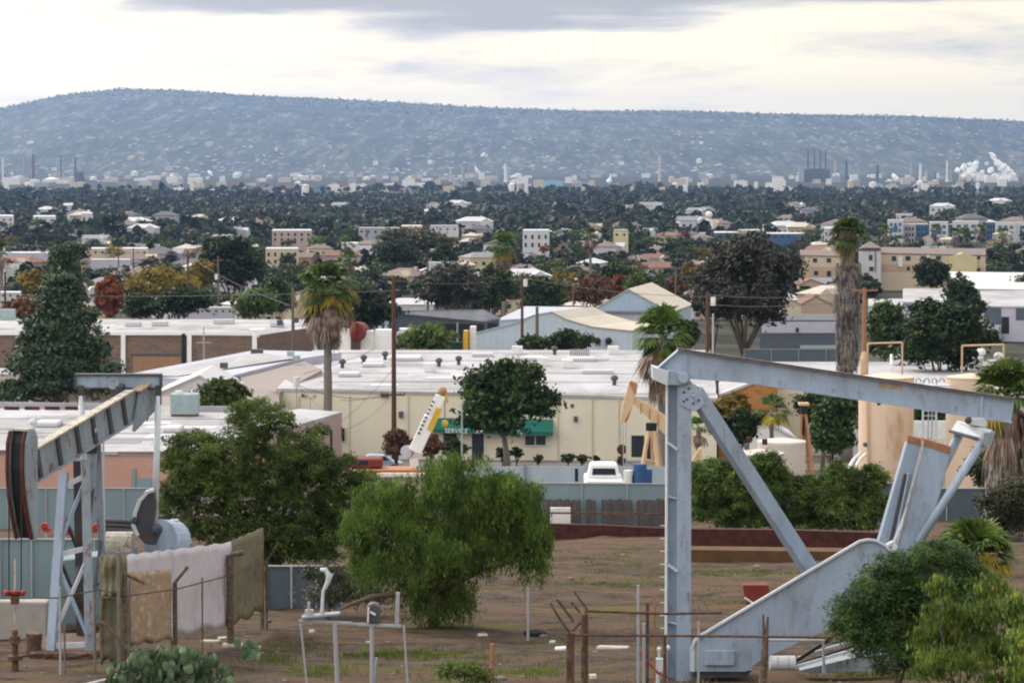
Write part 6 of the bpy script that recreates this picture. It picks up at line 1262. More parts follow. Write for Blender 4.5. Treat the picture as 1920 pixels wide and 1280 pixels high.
def car(px, ptop, Y, mt, lb, rz=0.0):
    q = XG(px, Y); t = thing('parked_car', lb, 'car', q, 'parked cars in the yard'); q0 = q; hh = max(0, P(px, ptop, Y).z - q.z - 1.5)
    def W(x, y, z): return q0 + Matrix.Rotation(rz, 3, 'Z') @ Vector((x, y, z))
    b = B(); b.prism([W(x, -.85, z) for x, z in ((-2.2, .35), (2.2, .35), (2.25, .75), (1.3, .95), (.7, 1.45), (-.9, 1.48), (-1.7, 1.0), (-2.2, .9))], W(0, 1.7, 0) - W(0, 0, 0)); b.to('body', mt, t, bev=.06)
    b = B(); b.prism([W(x, -.875, z) for x, z in ((1.1, 1.0), (.65, 1.38), (-.85, 1.4), (-1.4, 1.02))], W(0, 1.75, 0) - W(0, 0, 0)); b.to('windows', 'glass_dark', t)
    for x in (-1.4, 1.4):
        for y in (-.8, .8): b = B(); b.tube([W(x, y - .1, .33), W(x, y + .1, .33)], .33, 12); wh_ = b.to('wheel', 'black', t); b = B(); b.tube([W(x, y - .12, .33), W(x, y + .12, .33)], .17, 8); b.to('rim', 'galv', wh_)
car(668, 855, 262, 'grey_dark', 'dark car parked at the cream wall left of the brown pole'); car(708, 858, 266, 'steel_blue', 'blue grey car parked at the cream wall next to the brown pole')
def container():
    Y = 160; q = XG(745, Y); t = thing('container', 'beige corrugated container between the two big green trees', 'container', q); p0, p1 = P(590, 889, Y), P(805, 889, Y); z0 = gr(q.x, Y); b = B(); n = 44
    top = [p0.lerp(p1, i / n) + Vector((0, .09 * (i % 4 < 2), 0)) for i in range(n + 1)]
    for i in range(n): b.prism([top[i], top[i + 1], Vector((top[i + 1].x, top[i + 1].y, z0)), Vector((top[i].x, top[i].y, z0))], (0, 2.3, 0))
    b.to('side', 'container', t); b = B(); b.bar(p0 + Vector((0, -.02, 0)), p0.lerp(p1, .5) + Vector((0, -.02, 0)), .3, .22); b.to('yellow_rail', 'yellow_paint', t); b = B(); b.bar(p0.lerp(p1, .4) + Vector((0, .1, .18)), p1 + Vector((0, .1, .18)), .3, .14); b.to('orange_rail', 'orange_paint', t)
    b = B(); b.bar(p0.lerp(p1, .5) + Vector((0, -.02, -.05)), p1 + Vector((0, -.02, -.05)), .3, .14); b.to('top_rail', 'white_worn', t)
container()
# storage yard behind: tank on its side, trucks and boxes
Y = 388; b = B(); b.tube([P(664, 622, Y), P(676, 622, Y + 3)], 1.35, 16); b.ball(P(663, 622, Y), 1.33, 12, (.4, 1, 1)); b.bar(P(660, 632, Y), P(660, 655, Y), .3, .3); b.bar(P(672, 632, Y), P(672, 655, Y), .3, .3); one('horizontal_tank', b, 'maroon2', 'dark red round tank lying on its side beside the tall left palm', 'tank', XG(666, Y))
for i, (x0, x1, y0, mt, lb) in enumerate(((634, 658, 616, 'white_paint', 'white box truck left of the red round tank'), (676, 700, 620, 'white_worn', 'whitish boat shape right of the red round tank'), (700, 740, 618, 'white_paint', 'long white trailer behind the orange box'), (719, 733, 624, 'orange_paint', 'orange machine box in the storage yard'), (742, 800, 616, 'white_paint', 'long white trailer behind the green shrub'), (806, 820, 614, 'blue_paint', 'blue barrel shape right of the green shrub'), (868, 878, 620, 'yellow_paint', 'small yellow machine in front of the dark shed'), (880, 893, 612, 'white_worn', 'white machine arm beside the pale blue warehouse'))):
    Yt = 388 + i; b = B(); p, q = P(x0, y0, Yt), P(x1, y0, Yt); g = gr(p.x, Yt); k = (q.x - p.x); b.prism([Vector((p.x, Yt, g + .5)), Vector((q.x, Yt, g + .5)), q, p + Vector((k * .12, 0, 0)), p + Vector((0, 0, -.8))], (0, 2, 0))
    for f in (.2, .8): b.tube([Vector((p.x + k * f, Yt - .05, g + .5)), Vector((p.x + k * f, Yt + .3, g + .5))], .5, 10)
    one('stored_vehicle', b, mt, lb, 'vehicle', XG((x0 + x1) / 2, Yt), 'things parked in the storage yard', bev=.05)
# ------------------------------------------------------------------ poles and wires
def pole(label, px, yt, Y, mt='wood_pole', r=.16, arms=(), tf=None, name='utility_pole', lamp=None):
    p = P(px, yt, Y); g0 = Vector((p.x, Y, gr(p.x, Y))); t = thing(name, label, 'pole', g0); b = B(); b.tube([g0 - Vector((0, 0, .3)), p], [r * 1.2, r * .85], 8); b.to('post', mt, t)
    for y, hw in arms:
        c = P(px, y, Y); b = B(); b.bar(c - Vector((hw, .1, 0)), c + Vector((hw, -.1, 0)), .12, .14); b.to('crossarm', mt, t)
        for f in (-.95, -.6, .6, .95): b = B(); b.tube([c + Vector((hw * f, 0, .07)), c + Vector((hw * f, 0, .28))], .05, 6); b.to('insulator', 'grey_dark', t)
    if tf: c = P(px + tf[0], tf[1], Y); b = B(); b.tube([c - Vector((0, 0, .5)), c + Vector((0, 0, .5))], .32, 10); b.to('transformer', 'white_worn', t)
    if lamp: c = P(px + lamp[0], yt + lamp[1], Y); b = B(); b.tube([p, p.lerp(c, .5) + Vector((0, 0, .15)), c], .06, 6); b.bar(p.lerp(c, .5), c + (c - p) * .3, .3, .14); b.to('lamp_head', 'grey_dark', t)
    return t
pole('tall dark brown pole with one short crossarm in front of the cream warehouse', 738, 520, 284, r=.22, arms=((740, 1.1),))
pole('dark utility pole in front of the brick warehouse beside the left palm', 549, 540, 370, 'wood_pole_grey', .22, arms=((572, 1.0),))
pole('dark utility pole with white transformer left of the wooded slope', 352, 470, 540, r=.22, arms=((478, 1.2),), name='utility_pole')
pole('grey utility pole carrying a white transformer', 409, 480, 545, 'wood_pole_grey', .2, arms=((488, 1),), tf=(-3, 519))
pole('brown utility pole with transformer in front of the pale blue warehouse', 979, 512, 400, r=.2, arms=((520, 1),), tf=(6, 530))
pole('dark utility pole right of the pole with transformer, pale blue warehouse behind', 1007, 575, 398, 'wood_pole_grey', .24)
pole('dark pole with big white transformer beside the grey tree', 1327, 548, 345, r=.25, tf=(10, 565)); pole('pale steel ladder pole right of the transformer pole', 1337, 588, 340, 'galv', .12)
pole('rusty brown pole right of the thick skirted palm', 1621, 540, 270, 'orange_rust', .22, arms=((544, 1.2),)); 
b = B(); p = P(1620, 672, 262); b.tube([Vector((p.x, 262, gr(p.x, 262))), p, p + Vector((0, 0, .6))], [.36, .36, .2], 12); one('tan_pipe', b, 'tan_paint', 'thick tan vertical pipe at the foot of the rusty brown pole', 'pipe', XG(1620, 262))
pole('thin dark pole seen below the beam in front of the orange gable', 1345, 690, 292, 'black', .14)
pole('slim pole with cross bars among trees, right of the small far palm', 1267, 500, 520, 'wood_pole_grey', .18, arms=((503, 1),)); pole('thin pole among trees in front of the rust coloured trees', 1075, 535, 560, 'wood_pole_grey', .15)
pole('distant pole with crossarm behind the long white shed roof', 1086, 488, 700, 'wood_pole_grey', .18, arms=((500, 1.6),)); pole('distant brown pole left of the white box house', 802, 480, 650, r=.2); pole('distant slim pole in front of the bare dark tree', 862, 510, 640, r=.14)
pole('distant pole left of the yellow tree', 9, 510, 560, r=.2); pole('slim white pole at the far left', 8, 462, 800, 'white_worn', .3); pole('distant pole in front of the cream windowed block', 222, 462, 900, r=.2); pole('second distant pole in front of the cream windowed block', 250, 465, 900, r=.2)
pole('thin grey pole with crossarm in front of the brick wall', 382, 612, 380, 'galv', .1, arms=((642, 1.0),)); pole('black street lamp in front of the mauve annex', 621, 806, 225, 'black', .11, lamp=(-12, -8), name='street_lamp')
pole('pale pole in front of the wall near the awning', 866, 760, 240, 'galv', .07); pole('two armed antenna mast on the roof edge of the cream warehouse', 582, 742, 262, 'galv', .05, arms=((746, .5),), name='antenna_mast')
pole('dark cluster of loudspeakers on a mast at the corner of the cream warehouse', 556, 715, 275, 'galv', .06, tf=(0, 716), name='antenna_mast')
def wire(pts, lb, r=.02, sag=.0, n=10, grp='overhead wires'):
    b = B(); q = []
    for (x0, y0, Y0), (x1, y1, Y1) in zip(pts[:-1], pts[1:]):
        A, C = P(x0, y0, Y0), P(x1, y1, Y1); q += [A.lerp(C, i / n) - Vector((0, 0, sag * 4 * (i / n) * (1 - i / n))) for i in range(n + 1)]
    b.tube(q, r, 4); one('overhead_wire', b, 'cable', lb, 'wire', (q[0].x, q[0].y, gr(q[0].x, q[0].y)), grp)
wire([(555, 720, 275), (738, 740, 284)], 'sagging wire from the loudspeaker mast to the brown pole crossarm', .025, .8); wire([(563, 726, 275), (640, 790, 255), (738, 690, 284)], 'wire dipping in front of the cream wall left of the brown pole', .022, .3)
wire([(640, 750, 262), (716, 740, 284)], 'thin wire between palm trunk and wall lamp', .022, .2); wire([(645, 805, 256), (730, 745, 284)], 'thin wire rising to the wall lamp', .018, .5); wire([(570, 700, 300), (700, 655, 360)], 'wire crossing the white roof behind the palm trunk', .025, .2)
wire([(352, 478, 540), (549, 574, 370)], 'wire from the left transformer pole to the pole by the brick warehouse', .04, .8); wire([(738, 526, 284), (979, 520, 400)], 'wire from the brown pole to the pole by the pale blue warehouse', .03, .6); wire([(-40, 550, 430), (738, 545, 284)], 'long wire running left from the brown pole', .03, .5)
wire([(979, 520, 400), (1327, 556, 345)], 'wire between the two transformer poles', .03, .6); wire([(1327, 552, 345), (1621, 546, 270)], 'wire from the white transformer pole to the rusty pole', .025, .5); wire([(1327, 570, 345), (1621, 560, 270)], 'lower wire from the white transformer pole to the rusty pole', .025, .5)
wire([(-40, 446, 1000), (352, 478, 540)], 'long wire running left from the left transformer pole', .05, 1)
# ================================================================== trees of the middle distance
def big(label, px, ytop, ybot, w, Y, leaf, seed, n=5000, size=None, cat='tree', name='tree', shape='round', bark='bark', tr=None, group=None, **kw):
    """crown filling the photo box (px±w/2, ytop..ybot), trunk down to the ground"""
    rn = random.Random(seed); m = M_(Y); h = ybot - ytop; bl = []
    k = 16 if shape == 'round' else 11 if shape != 'cone' else 14
    for i in range(k):
        u = (i + .5) / k
        if shape == 'cone': f = .16 + .84 * u; x = rn.uniform(-.33, .33) * w * f; y = ytop + h * u; rx = w * .28 * f + 2; ry = h * .13
        elif shape == 'column': x = rn.uniform(-.1, .1) * w; y = ytop + h * (.12 + .76 * u); rx = w * .42; ry = h * .13
        else:
            a = i * 2.4 + rn.uniform(-.4, .4); r = .72 * math.sqrt(u) * rn.uniform(.85, 1.12); x = math.cos(a) * r * w * .5; y = ytop + h * .5 + math.sin(a) * r * h * .5; rx = w * rn.uniform(.13, .22); ry = h * rn.uniform(.13, .22)
        bl.append((px + x, y, rx, ry, rn.uniform(-.5, .5) * w * m * .5))
    if shape == 'round': bl.append((px, ytop + h * .2, w * .25, h * .2, 0)); bl.append((px, ytop + h * .55, w * .34, h * .34, 0))
    return tree(name, label, cat, XG(px, Y), pb(bl, Y), n, size or max(.12, w * m * .030), leaf, bark, tr or .028 * w * m + .05, seed, group, ntip=7, sk_=8 if n > 1200 else 0, sf=.42, clump=kw.pop('clump', w * m * .05), **kw)
big('tall dark pine with rounded top behind the nearer pine at the left', 124, 452, 560, 82, 372, 'leaf_pine', 101, 6000, shape='column', name='pine_tree'); 
tree('pine_tree', 'large bluish green conical pine filling the left in front of the brick warehouse', 'tree', XG(112, 335), pb([(118, 535, 30, 20), (112, 560, 42, 24), (122, 590, 52, 26), (100, 620, 55, 28), (140, 625, 50, 28), (92, 655, 60, 28), (150, 660, 48, 28), (85, 690, 66, 28), (150, 695, 60, 28), (110, 720, 80, 28), (55, 735, 55, 22), (160, 725, 50, 24), (20, 742, 34, 14)], 335, .9), 22000, .26, 'leaf_pine', tr=.5, seed=102, clump=.55, lo=.6, sk_=14, sf=.32, ncl=2600)
big('dark green ficus tree with slender grey trunk in front of the awning', 952, 680, 826, 196, 262, 'leaf_ficus', 103, 9000, .26, name='ficus_tree', bark='bark_grey', fork=.55, tr=.3)
for i, (x, y, w) in enumerate(((942, 850, 34), (968, 848, 30))):
    big(['round clipped dark bush left of the ficus trunk', 'round clipped dark bush right of the ficus trunk'][i], x, 838, 862, w, 268, 'leaf_ficus', 110 + i, 900, .13, 'bush', 'bush')
big('russet leaved shrub at the foot of the brown pole', 745, 806, 862, 66, 252, 'leaf_rust', 112, 2500, .14, 'shrub', 'shrub'); big('reddish shrub right of the crane boom', 808, 812, 862, 50, 250, 'leaf_rust', 113, 1800, .14, 'shrub', 'shrub'); big('green round bush left of the warehouse door', 850, 826, 862, 56, 255, 'leaf_green', 114, 2200, .13, 'bush', 'bush')
for i, (x, y, w, lf) in enumerate(((1010, 850, 20, 'leaf_dark'), (1065, 850, 40, 'leaf_green'), (1092, 852, 34, 'leaf_dark'), (1118, 854, 14, 'leaf_green'), (1165, 856, 20, 'leaf_dark'), (650, 852, 24, 'leaf_green'))):
    big(['tiny dark bush below the right end of the awning', 'rounded green bush right of the awning at the wall', 'dark bush next to the rounded green bush', 'tiny green bush at the cream wall', 'dark bush left of the tan pump post', 'small green bush at the corner of the mauve annex'][i], x, y, 870, w, 270, lf, 120 + i, 700, .12, 'bush', 'bush')
big('yellow green leafy tree behind the pink building', 418, 712, 775, 110, 272, 'leaf_light', 130, 2600, .24, fork=.5, lo=.4); big('dense dark green round tree left of the tan tank', 1562, 746, 872, 100, 225, 'leaf_green', 131, 6500, .20); big('dark green tree seen between the two tan tanks', 1745, 752, 800, 84, 255, 'leaf_green', 171, 2600, .22); big('dark green tree top just under the beam', 1545, 728, 800, 120, 262, 'leaf_green', 132, 3500, .24)
big('yellowing tree behind the back brace of the big pump jack', 1375, 742, 835, 100, 240, 'leaf_yellow', 133, 3600, .22); big('dark green undergrowth beneath the yellowing tree', 1390, 770, 840, 70, 238, 'leaf_dark', 134, 2500, .2)
big('bright green shrub in front of the dark open shed', 795, 612, 662, 120, 392, 'leaf_light', 135, 3600, .30, 'shrub', 'shrub'); big('leafy dark shrub in front of the pale blue warehouse', 1062, 622, 662, 90, 385, 'leaf_green', 136, 2600, .30, 'shrub', 'shrub'); big('small leafy shrub left of the dark shrub at the pale blue warehouse', 1000, 632, 660, 60, 384, 'leaf_green', 137, 1500, .28, 'shrub', 'shrub')
big('huge grey brown tree with dark trunk right of centre', 1398, 446, 640, 196, 395, 'leaf_greybrown', 138, 20000, .30, fork=.45, tr=.75, name='tree'); big('grey brown tree half behind the huge grey one, left side', 1338, 490, 610, 80, 400, 'leaf_greybrown', 139, 5000, .3); big('round dark green tree left of the palm behind the upright', 1290, 600, 660, 46, 330, 'leaf_ficus', 140, 2500, .2)
big('dark green tree behind the rusty brown pole', 1662, 560, 690, 84, 345, 'leaf_green', 141, 5000, .3); big('broad olive green tree behind the right white roof', 1765, 572, 705, 175, 325, 'leaf_ficus', 142, 11000, .27, name='tree'); big('grey green round topped tree above the olive tree', 1806, 522, 640, 84, 400, 'leaf_pine', 143, 5000, .3); big('dark round tree in front of the cream apartments', 1746, 488, 545, 78, 640, 'leaf_dark', 144, 3600, .42)
big('orange red autumn tree right of the pine', 202, 524, 600, 62, 470, 'leaf_orange', 145, 3800, .3); big('yellow autumn tree left of the pine', 66, 505, 565, 52, 500, 'leaf_yellow', 146, 2400, .3); big('rust coloured tree at the left edge', 38, 560, 605, 80, 450, 'leaf_rust', 147, 2600, .3); big('broad yellow green autumn tree behind the brick warehouse', 298, 505, 580, 130, 560, 'leaf_yellow', 148, 5500, .36); big('small yellow tree beside the dark utility pole', 376, 488, 545, 60, 590, 'leaf_yellow', 149, 1800, .36); big('dark green tree between orange and yellow trees', 262, 552, 602, 74, 440, 'leaf_dark', 150, 3000, .28)
big('large loose dark eucalyptus behind the utility poles', 435, 442, 560, 120, 640, 'leaf_dark', 151, 5200, .46, lo=.35); big('tall slim dark tree left of the loose eucalyptus', 398, 446, 500, 34, 700, 'leaf_dark', 152, 1300, .4, shape='column'); big('dark hedge like grove behind the long white shed roof', 340, 545, 592, 130, 500, 'leaf_dark', 153, 4200, .34); big('light green tree behind the brick warehouse right end', 475, 545, 598, 90, 480, 'leaf_light', 154, 3200, .3); big('green tree left of the yellowing palm crown', 520, 525, 596, 80, 520, 'leaf_green', 155, 3200, .34)
big('dark tree right of the yellowing palm', 695, 546, 622, 110, 470, 'leaf_dark', 156, 5200, .33); big('wide umbrella shaped olive tree in the distance', 780, 436, 470, 150, 980, 'leaf_olive', 157, 4200, .6); big('dark green tree below the umbrella shaped olive tree', 745, 455, 500, 90, 900, 'leaf_dark', 158, 3000, .5); big('second dark green tree below the umbrella shaped olive tree', 830, 460, 500, 60, 920, 'leaf_dark', 159, 2000, .5)
big('bare grey brown tree behind the dark shed roof', 850, 500, 584, 150, 560, 'leaf_greybrown', 160, 6500, .36); big('green tree right of the bare grey brown tree', 925, 498, 590, 90, 575, 'leaf_green', 161, 4000, .36); big('olive green tree behind the pale blue warehouse, left', 1010, 520, 590, 110, 600, 'leaf_green', 162, 4200, .38); big('rust tinged tree behind the blue gable', 1110, 515, 580, 80, 590, 'leaf_rust', 163, 2600, .36); big('orange red small tree behind the tan gable roof', 1166, 515, 555, 50, 600, 'leaf_orange', 164, 1500, .34); big('bright green tree above the tan gable roof', 1208, 512, 570, 80, 580, 'leaf_light', 165, 2600, .36); big('red brown tree right of the tan gable roof', 1266, 520, 565, 44, 575, 'leaf_rust', 166, 1500, .32)
big('dark cypress like tree in the distance near the yellow house', 1190, 420, 452, 30, 1250, 'leaf_dark', 167, 700, .5, shape='column'); big('green broad tree behind the white house with brown roof', 1160, 495, 545, 90, 680, 'leaf_green', 168, 2800, .4); big('yellow tree below the pinkish houses', 1292, 492, 525, 36, 680, 'leaf_yellow', 169, 1000, .36); big('small orange tree in front of the far peach house', 1022, 460, 476, 28, 950, 'leaf_orange', 170, 500, .4)
palm('middle distance fan palm with orange tinged dead fronds', 945, 462, 640, 4.3, .4, 201, n=26, yellow=6, dead=16, sk=[(.8, 1.3, 506, 476, 260, 'palm_dead', 'dead_skirt')]); palm('small far palm in front of the white stepped house', 1107, 440, 900, 3.4, .4, 202, n=22, yellow=2, dead=14, sk=[(.7, 1.2, 476, 450, 160, 'palm_dead', 'dead_skirt')]); palm('tall slim far palm above the yellowing palm', 648, 455, 900, 3.0, .3, 203, n=18, yellow=0, dead=8); palm('dark palm above the brown pole', 656, 485, 700, 2.8, .35, 204, n=20, yellow=0, dead=12); palm('small feathery yellow green palm in front of the orange gable', 1447, 768, 238, 1.9, .16, 205, n=16, yellow=5, dead=0); palm('small palm with dark trunk left of the back brace', 1310, 800, 215, 1.2, .18, 206, n=14, yellow=0, dead=6); palm('palm top at the far left edge', 2, 470, 700, 3.2, .4, 207, n=20, yellow=0, dead=14)
for i, x in enumerate((1755, 1808, 1838, 1880, 1660, 1790)): palm(['palm in front of the blue apartment block', 'palm beside the middle white apartment block', 'palm right of the middle white apartment block', 'palm before the white block with square blue window', 'palm left of the modern apartment row', 'low palm before the middle blue apartment block'][i], x, 430 + (i * 7) % 13, 1380 - i * 30, 4.0, .4, 210 + i, n=16, yellow=0, dead=8)
for i, (x, yt, yb) in enumerate(((690, 503, 542), (696, 505, 540), (740, 516, 540), (688, 430, 446))): big(['narrow dark cypress beside the beige house, left one', 'narrow dark cypress beside the beige house, right one', 'narrow dark cypress in front of the brown roofed house', 'narrow far cypress behind the grey townhouses'][i], x, yt, yb, 7, 760 if i < 3 else 1400, 'leaf_dark', 220 + i, 320, .3, shape='column')
# individual street trees, kinds repeated with their own size and turn
LK = [('dark green round', 'leaf_dark', 'round'), ('mid green round', 'leaf_green', 'round'), ('olive green spreading', 'leaf_olive', 'wide'), ('fresh green', 'leaf_light', 'round'), ('yellow', 'leaf_yellow', 'round'), ('orange red', 'leaf_orange', 'round'), ('rust brown', 'leaf_rust', 'round'), ('dark narrow', 'leaf_dark', 'narrow'), ('dark spreading', 'leaf_dark', 'wide'), ('grey brown thin', 'leaf_greybrown', 'round'), ('mid green spreading', 'leaf_green', 'wide')]
def sproto(k, seed):
    nm, lf, sh = LK[k]; rn = random.Random(seed); bl = []
    sx, sz = {'round': (1, 1), 'wide': (1.5, .75), 'narrow': (.42, 1.25)}[sh]
    for i in range(8): bl.append((rn.uniform(-.26, .26) * 8 * sx, rn.uniform(-.26, .26) * 8 * sx, 3.6 + rn.uniform(-.25, .45) * 6 * sz, 2.0 * sx, 2.0 * sx, 1.7 * sz))
    V, Q = leafcloud(bl, 760, .36, seed, clump=.8, asp=.7); b = B(); b.tube([(0, 0, -1), (0, 0, 4.5)], [.22, .14], 6); n0 = len(V); V2 = np.array(b.v)
    Vq = np.concatenate([V, V2]); Fq = np.array([list(f) for f in b.f if len(f) == 4]) + n0; o = npmesh('street_tree', Vq, np.concatenate([Q, Fq]), lf); return o
SP = {(k, v): sproto(k, 300 + k * 7 + v) for k in range(len(LK)) for v in (0, 1)}
rn = random.Random(99); pl = []; tries = 0
while len(pl) < 296 and tries < 20000:
    tries += 1; q = PG(rn.uniform(-30, 1950), 446 + 150 * rn.random() ** 1.25)
    if q.y < 600 or q.y > 1750: continue
    px = 960 + q.x / q.y * F
    if 1600 < px < 1860 and q.y < 880: continue
    if any((q.xy - h[0].xy).length < 9 for h in hs_): continue
    if any((q.xy - o[0].xy).length < 5 for o in pl): continue
    pl.append((q, rn.choices(range(11), [10, 10, 4, 4, 1.6, .8, 1.6, 2, 6, 2, 6])[0], px))
dist2 = lambda y: 'nearest street' if y < 720 else 'second street' if y < 850 else 'middle streets' if y < 1000 else 'rear streets' if y < 1300 else 'farthest street'
zn = lambda px: 'at the far left' if px < 120 else 'right of the pine top' if px < 330 else 'around the utility poles' if px < 470 else 'left of the yellowing palm' if px < 560 else 'behind yellowing palm' if px < 690 else 'behind brown pole' if px < 800 else 'behind dark shed' if px < 940 else 'left of blue gable' if px < 1090 else 'behind blue gable' if px < 1300 else 'behind huge grey tree' if px < 1500 else 'around skirted palm' if px < 1660 else 'behind cream apartments' if px < 1850 else 'at the far right'
lab = {}
for q, k, px in pl: lab.setdefault(f"{LK[k][0]} tree, {dist2(q.y)} {zn(px)}", []).append(px)
fs_ = set()
for q, k, px in pl:
    kk = f"{LK[k][0]} tree, {dist2(q.y)} {zn(px)}"; l_ = sorted(lab[kk]); lb = kk + ordn(l_.index(px), len(l_)); key = (k, rn.randrange(2)); o = SP[key]; s = rn.uniform(.75, 1.35); loc = (q.x, q.y, gr(q.x, q.y)); rz = rn.uniform(0, 6.28)
    if key not in fs_: fs_.add(key); o.location = loc; o.scale = (s, s, s * rn.uniform(.85, 1.15)); o.rotation_euler = (0, 0, rz); tag(o, lb, 'tree', 'street trees among the houses')
    else: c_ = dup(o, loc, lb, (s, s, s * rn.uniform(.85, 1.15)), rz, 'street trees among the houses'); c_['category'] = 'tree'
for key, o in SP.items():
    if key not in fs_: bpy.data.objects.remove(o)
pts = []; hs = []
for _ in range(2600):
    q = PG(rn.uniform(-30, 1950), 437 + 150 * rn.random() ** 1.3)
    if q.y < 600 or any((q.xy - h[0].xy).length < 8 for h in hs_ if abs(h[0].y - q.y) < 9): continue
    px = 960 + q.x / q.y * F
    if 1640 < px < 1860 and q.y < 885 or 1660 < px and 1300 < q.y < 1600: continue
    pts.append((q.x, q.y, gr(q.x, q.y) - .6)); hs.append(rn.uniform(3.2, 8.5))
scatter_trees('garden_shrubs', pts, hs, 'far_wood', 'low dark garden shrubs and hedges filling the streets between the houses', 17, 60, 'shrubs')
mk('far_maroon', (.16, .07, .06), .8, .05)
# ================================================================== the industrial plain below the hills
def fbox(name, label, cat, x0, x1, yt, Y, mt, group=None, kind='box', dep=None):
    p, q = P(x0, yt, Y), P(x1, yt, Y); z = gr(p.x, Y) - 1; w = q.x - p.x; d = dep or max(8, w * .6); b = B()
    if kind == 'box':
        b.prism([Vector((p.x, Y, z)), Vector((q.x, Y, z)), Vector((q.x, Y, p.z)), Vector(((p.x + q.x) / 2, Y, p.z + w * .04)), p], (0, d, 0)); b.box(((p.x + q.x) / 2 + w * .2, Y + d * .4, p.z + 1), (w * .12, d * .2, 2.4))
    elif kind == 'stack': c = (p + q) / 2; r = w / 2; b.tube([Vector((c.x, Y, z)), Vector((c.x, Y, z + (c.z - z) * .12)), c], [r * 1.9, r * 1.15, r * .85], 8); b.tube([c, c + Vector((0, 0, 1.5))], r * 1.1, 8)
    elif kind == 'tank': c = (p + q) / 2; r = w / 2; b.tube([Vector((c.x, Y, z)), c, c + Vector((0, 0, r * .25))], [r, r, r * .1], 20)
    elif kind == 'tower':
        for fx in (0, 1):
            for fy in (0, 1): b.bar((p.x + w * fx, Y + w * fy, z), (p.x + w * (.5 + (fx - .5) * .5), Y + w * (.5 + (fy - .5) * .5), p.z), w * .12, w * .12)
        n = 6
        for k in range(n): zz = z + (p.z - z) * (k + .5) / n; b.box((p.x + w / 2, Y + w / 2, zz), (w * .85, w * .85, w * .12))
    return one(name, b, mt, label, cat, ((p.x + q.x) / 2, Y, z), group)
for i, (x, yt, w, mt, lb) in enumerate(((5, 296, 3, 'far_white', 'slim pale stack at the far left edge'), (44, 294, 3, 'far_grey', 'slim grey stack left of the dark red one'), (62, 290, 5, 'far_maroon', 'dark red refinery stack at the left'), (97, 318, 3, 'far_grey', 'short stack beside the white dome'), (108, 296, 4, 'far_grey', 'refinery column right of the white dome, left of a pair'), (114, 294, 3, 'far_dark', 'refinery column right of the white dome, right of a pair'), (141, 298, 4, 'far_dark', 'dark refinery column, left of the pair over dark plant'), (150, 296, 4, 'far_grey', 'grey refinery column, right of the pair over dark plant'), (845, 316, 4, 'far_tan', 'slim tan refinery column at centre'), (868, 310, 5, 'far_grey', 'grey refinery column left of the central dome'), (948, 308, 5, 'far_white', 'white column right of the central refinery'), (933, 320, 4, 'far_grey', 'short grey column right of the central dome'), (1237, 292, 4, 'far_tan', 'tall thin mast on the plain right of centre'), (1515, 282, 3, 'far_dark', 'first from left of four dark power plant stacks'), (1527, 281, 3, 'far_dark', 'second from left of four dark power plant stacks'), (1538, 282, 3, 'far_dark', 'third from left of four dark power plant stacks'), (1548, 281, 3, 'far_dark', 'rightmost of four dark power plant stacks'), (1566, 302, 3, 'far_tan', 'slim pale stack right of the dark power plant'), (1587, 303, 5, 'far_dark', 'dark stack second right of the power plant'), (1610, 315, 4, 'far_grey', 'grey refinery column third right of the power plant'), (1645, 311, 6, 'far_dark', 'thick dark refinery column left of the small steam cloud'), (1709, 302, 5, 'far_grey', 'grey column with dark top right of the small steam cloud'), (1726, 308, 5, 'far_white', 'white refinery column left of the short pink one'), (1737, 320, 4, 'far_tan', 'short pinkish refinery column'), (1754, 322, 3, 'far_dark', 'thin dark refinery column'), (1776, 302, 4, 'far_white', 'tall pale column left of the big steam cloud'), (1783, 310, 3, 'far_grey', 'grey column touching the big steam cloud'), (1800, 318, 4, 'far_tan', 'short tan column in front of the big steam cloud'))):
    fbox('refinery_stack', lb, 'stack', x - w / 2, x + w / 2, yt, 8200 + (i % 5) * 60, mt, 'refinery stacks on the plain', 'stack')
fbox('power_plant', 'dark boiler house of the power plant under the four stacks', 'building', 1502, 1556, 318, 8150, 'far_dark', None, 'box'); fbox('power_plant', 'pinkish grey side block of the power plant', 'building', 1498, 1508, 314, 8130, 'far_grey', None)
fbox('storage_tank', 'white domed tank at the left refinery', 'tank', 82, 112, 336, 8000, 'far_white', None, 'tank'); fbox('refinery_tower', 'grey pyramid shaped lattice tower of the central refinery', 'tower', 876, 892, 308, 8200, 'far_grey', None, 'tower'); fbox('refinery_tower', 'dark lattice tower between the dark columns at left', 'tower', 137, 156, 322, 8300, 'far_dark', None, 'tower'); fbox('refinery_tower', 'grey lattice tower at the left edge of the plain', 'tower', 14, 28, 318, 8300, 'far_grey', None, 'tower')
for i, (x0, x1, yt, mt, lb) in enumerate(((434, 450, 347, 'far_orange', 'orange stack of containers left of the blue one'), (450, 470, 348, 'far_blue', 'blue stack of containers right of the orange one'), (545, 590, 350, 'far_blue', 'long blue container row'), (522, 545, 349, 'far_orange', 'orange tan container row'), (590, 612, 349, 'far_blue', 'short blue container row left of the green one'), (614, 676, 350, 'far_green', 'long dark green container row'), (634, 680, 346, 'far_red', 'red container row above the green one'), (684, 752, 347, 'far_red', 'long red container row right of the green one'), (754, 810, 345, 'far_white', 'long cream roofed hall right of the red containers'), (1020, 1056, 340, 'far_lightblue', 'light blue roofed hall on the plain'), (1634, 1656, 345, 'far_lightblue', 'light blue shed below the small steam cloud'), (1074, 1106, 343, 'far_grey', 'grey block on the plain right of the light blue hall'), (1000, 1020, 338, 'far_tan', 'tan office block on the plain'))):
    fbox('container_row' if 'container' in lb else 'industrial_hall', lb, 'containers' if 'container' in lb else 'building', x0, x1, yt, 6250 + (i % 4) * 50, mt, None)
rn = random.Random(31); pool = []
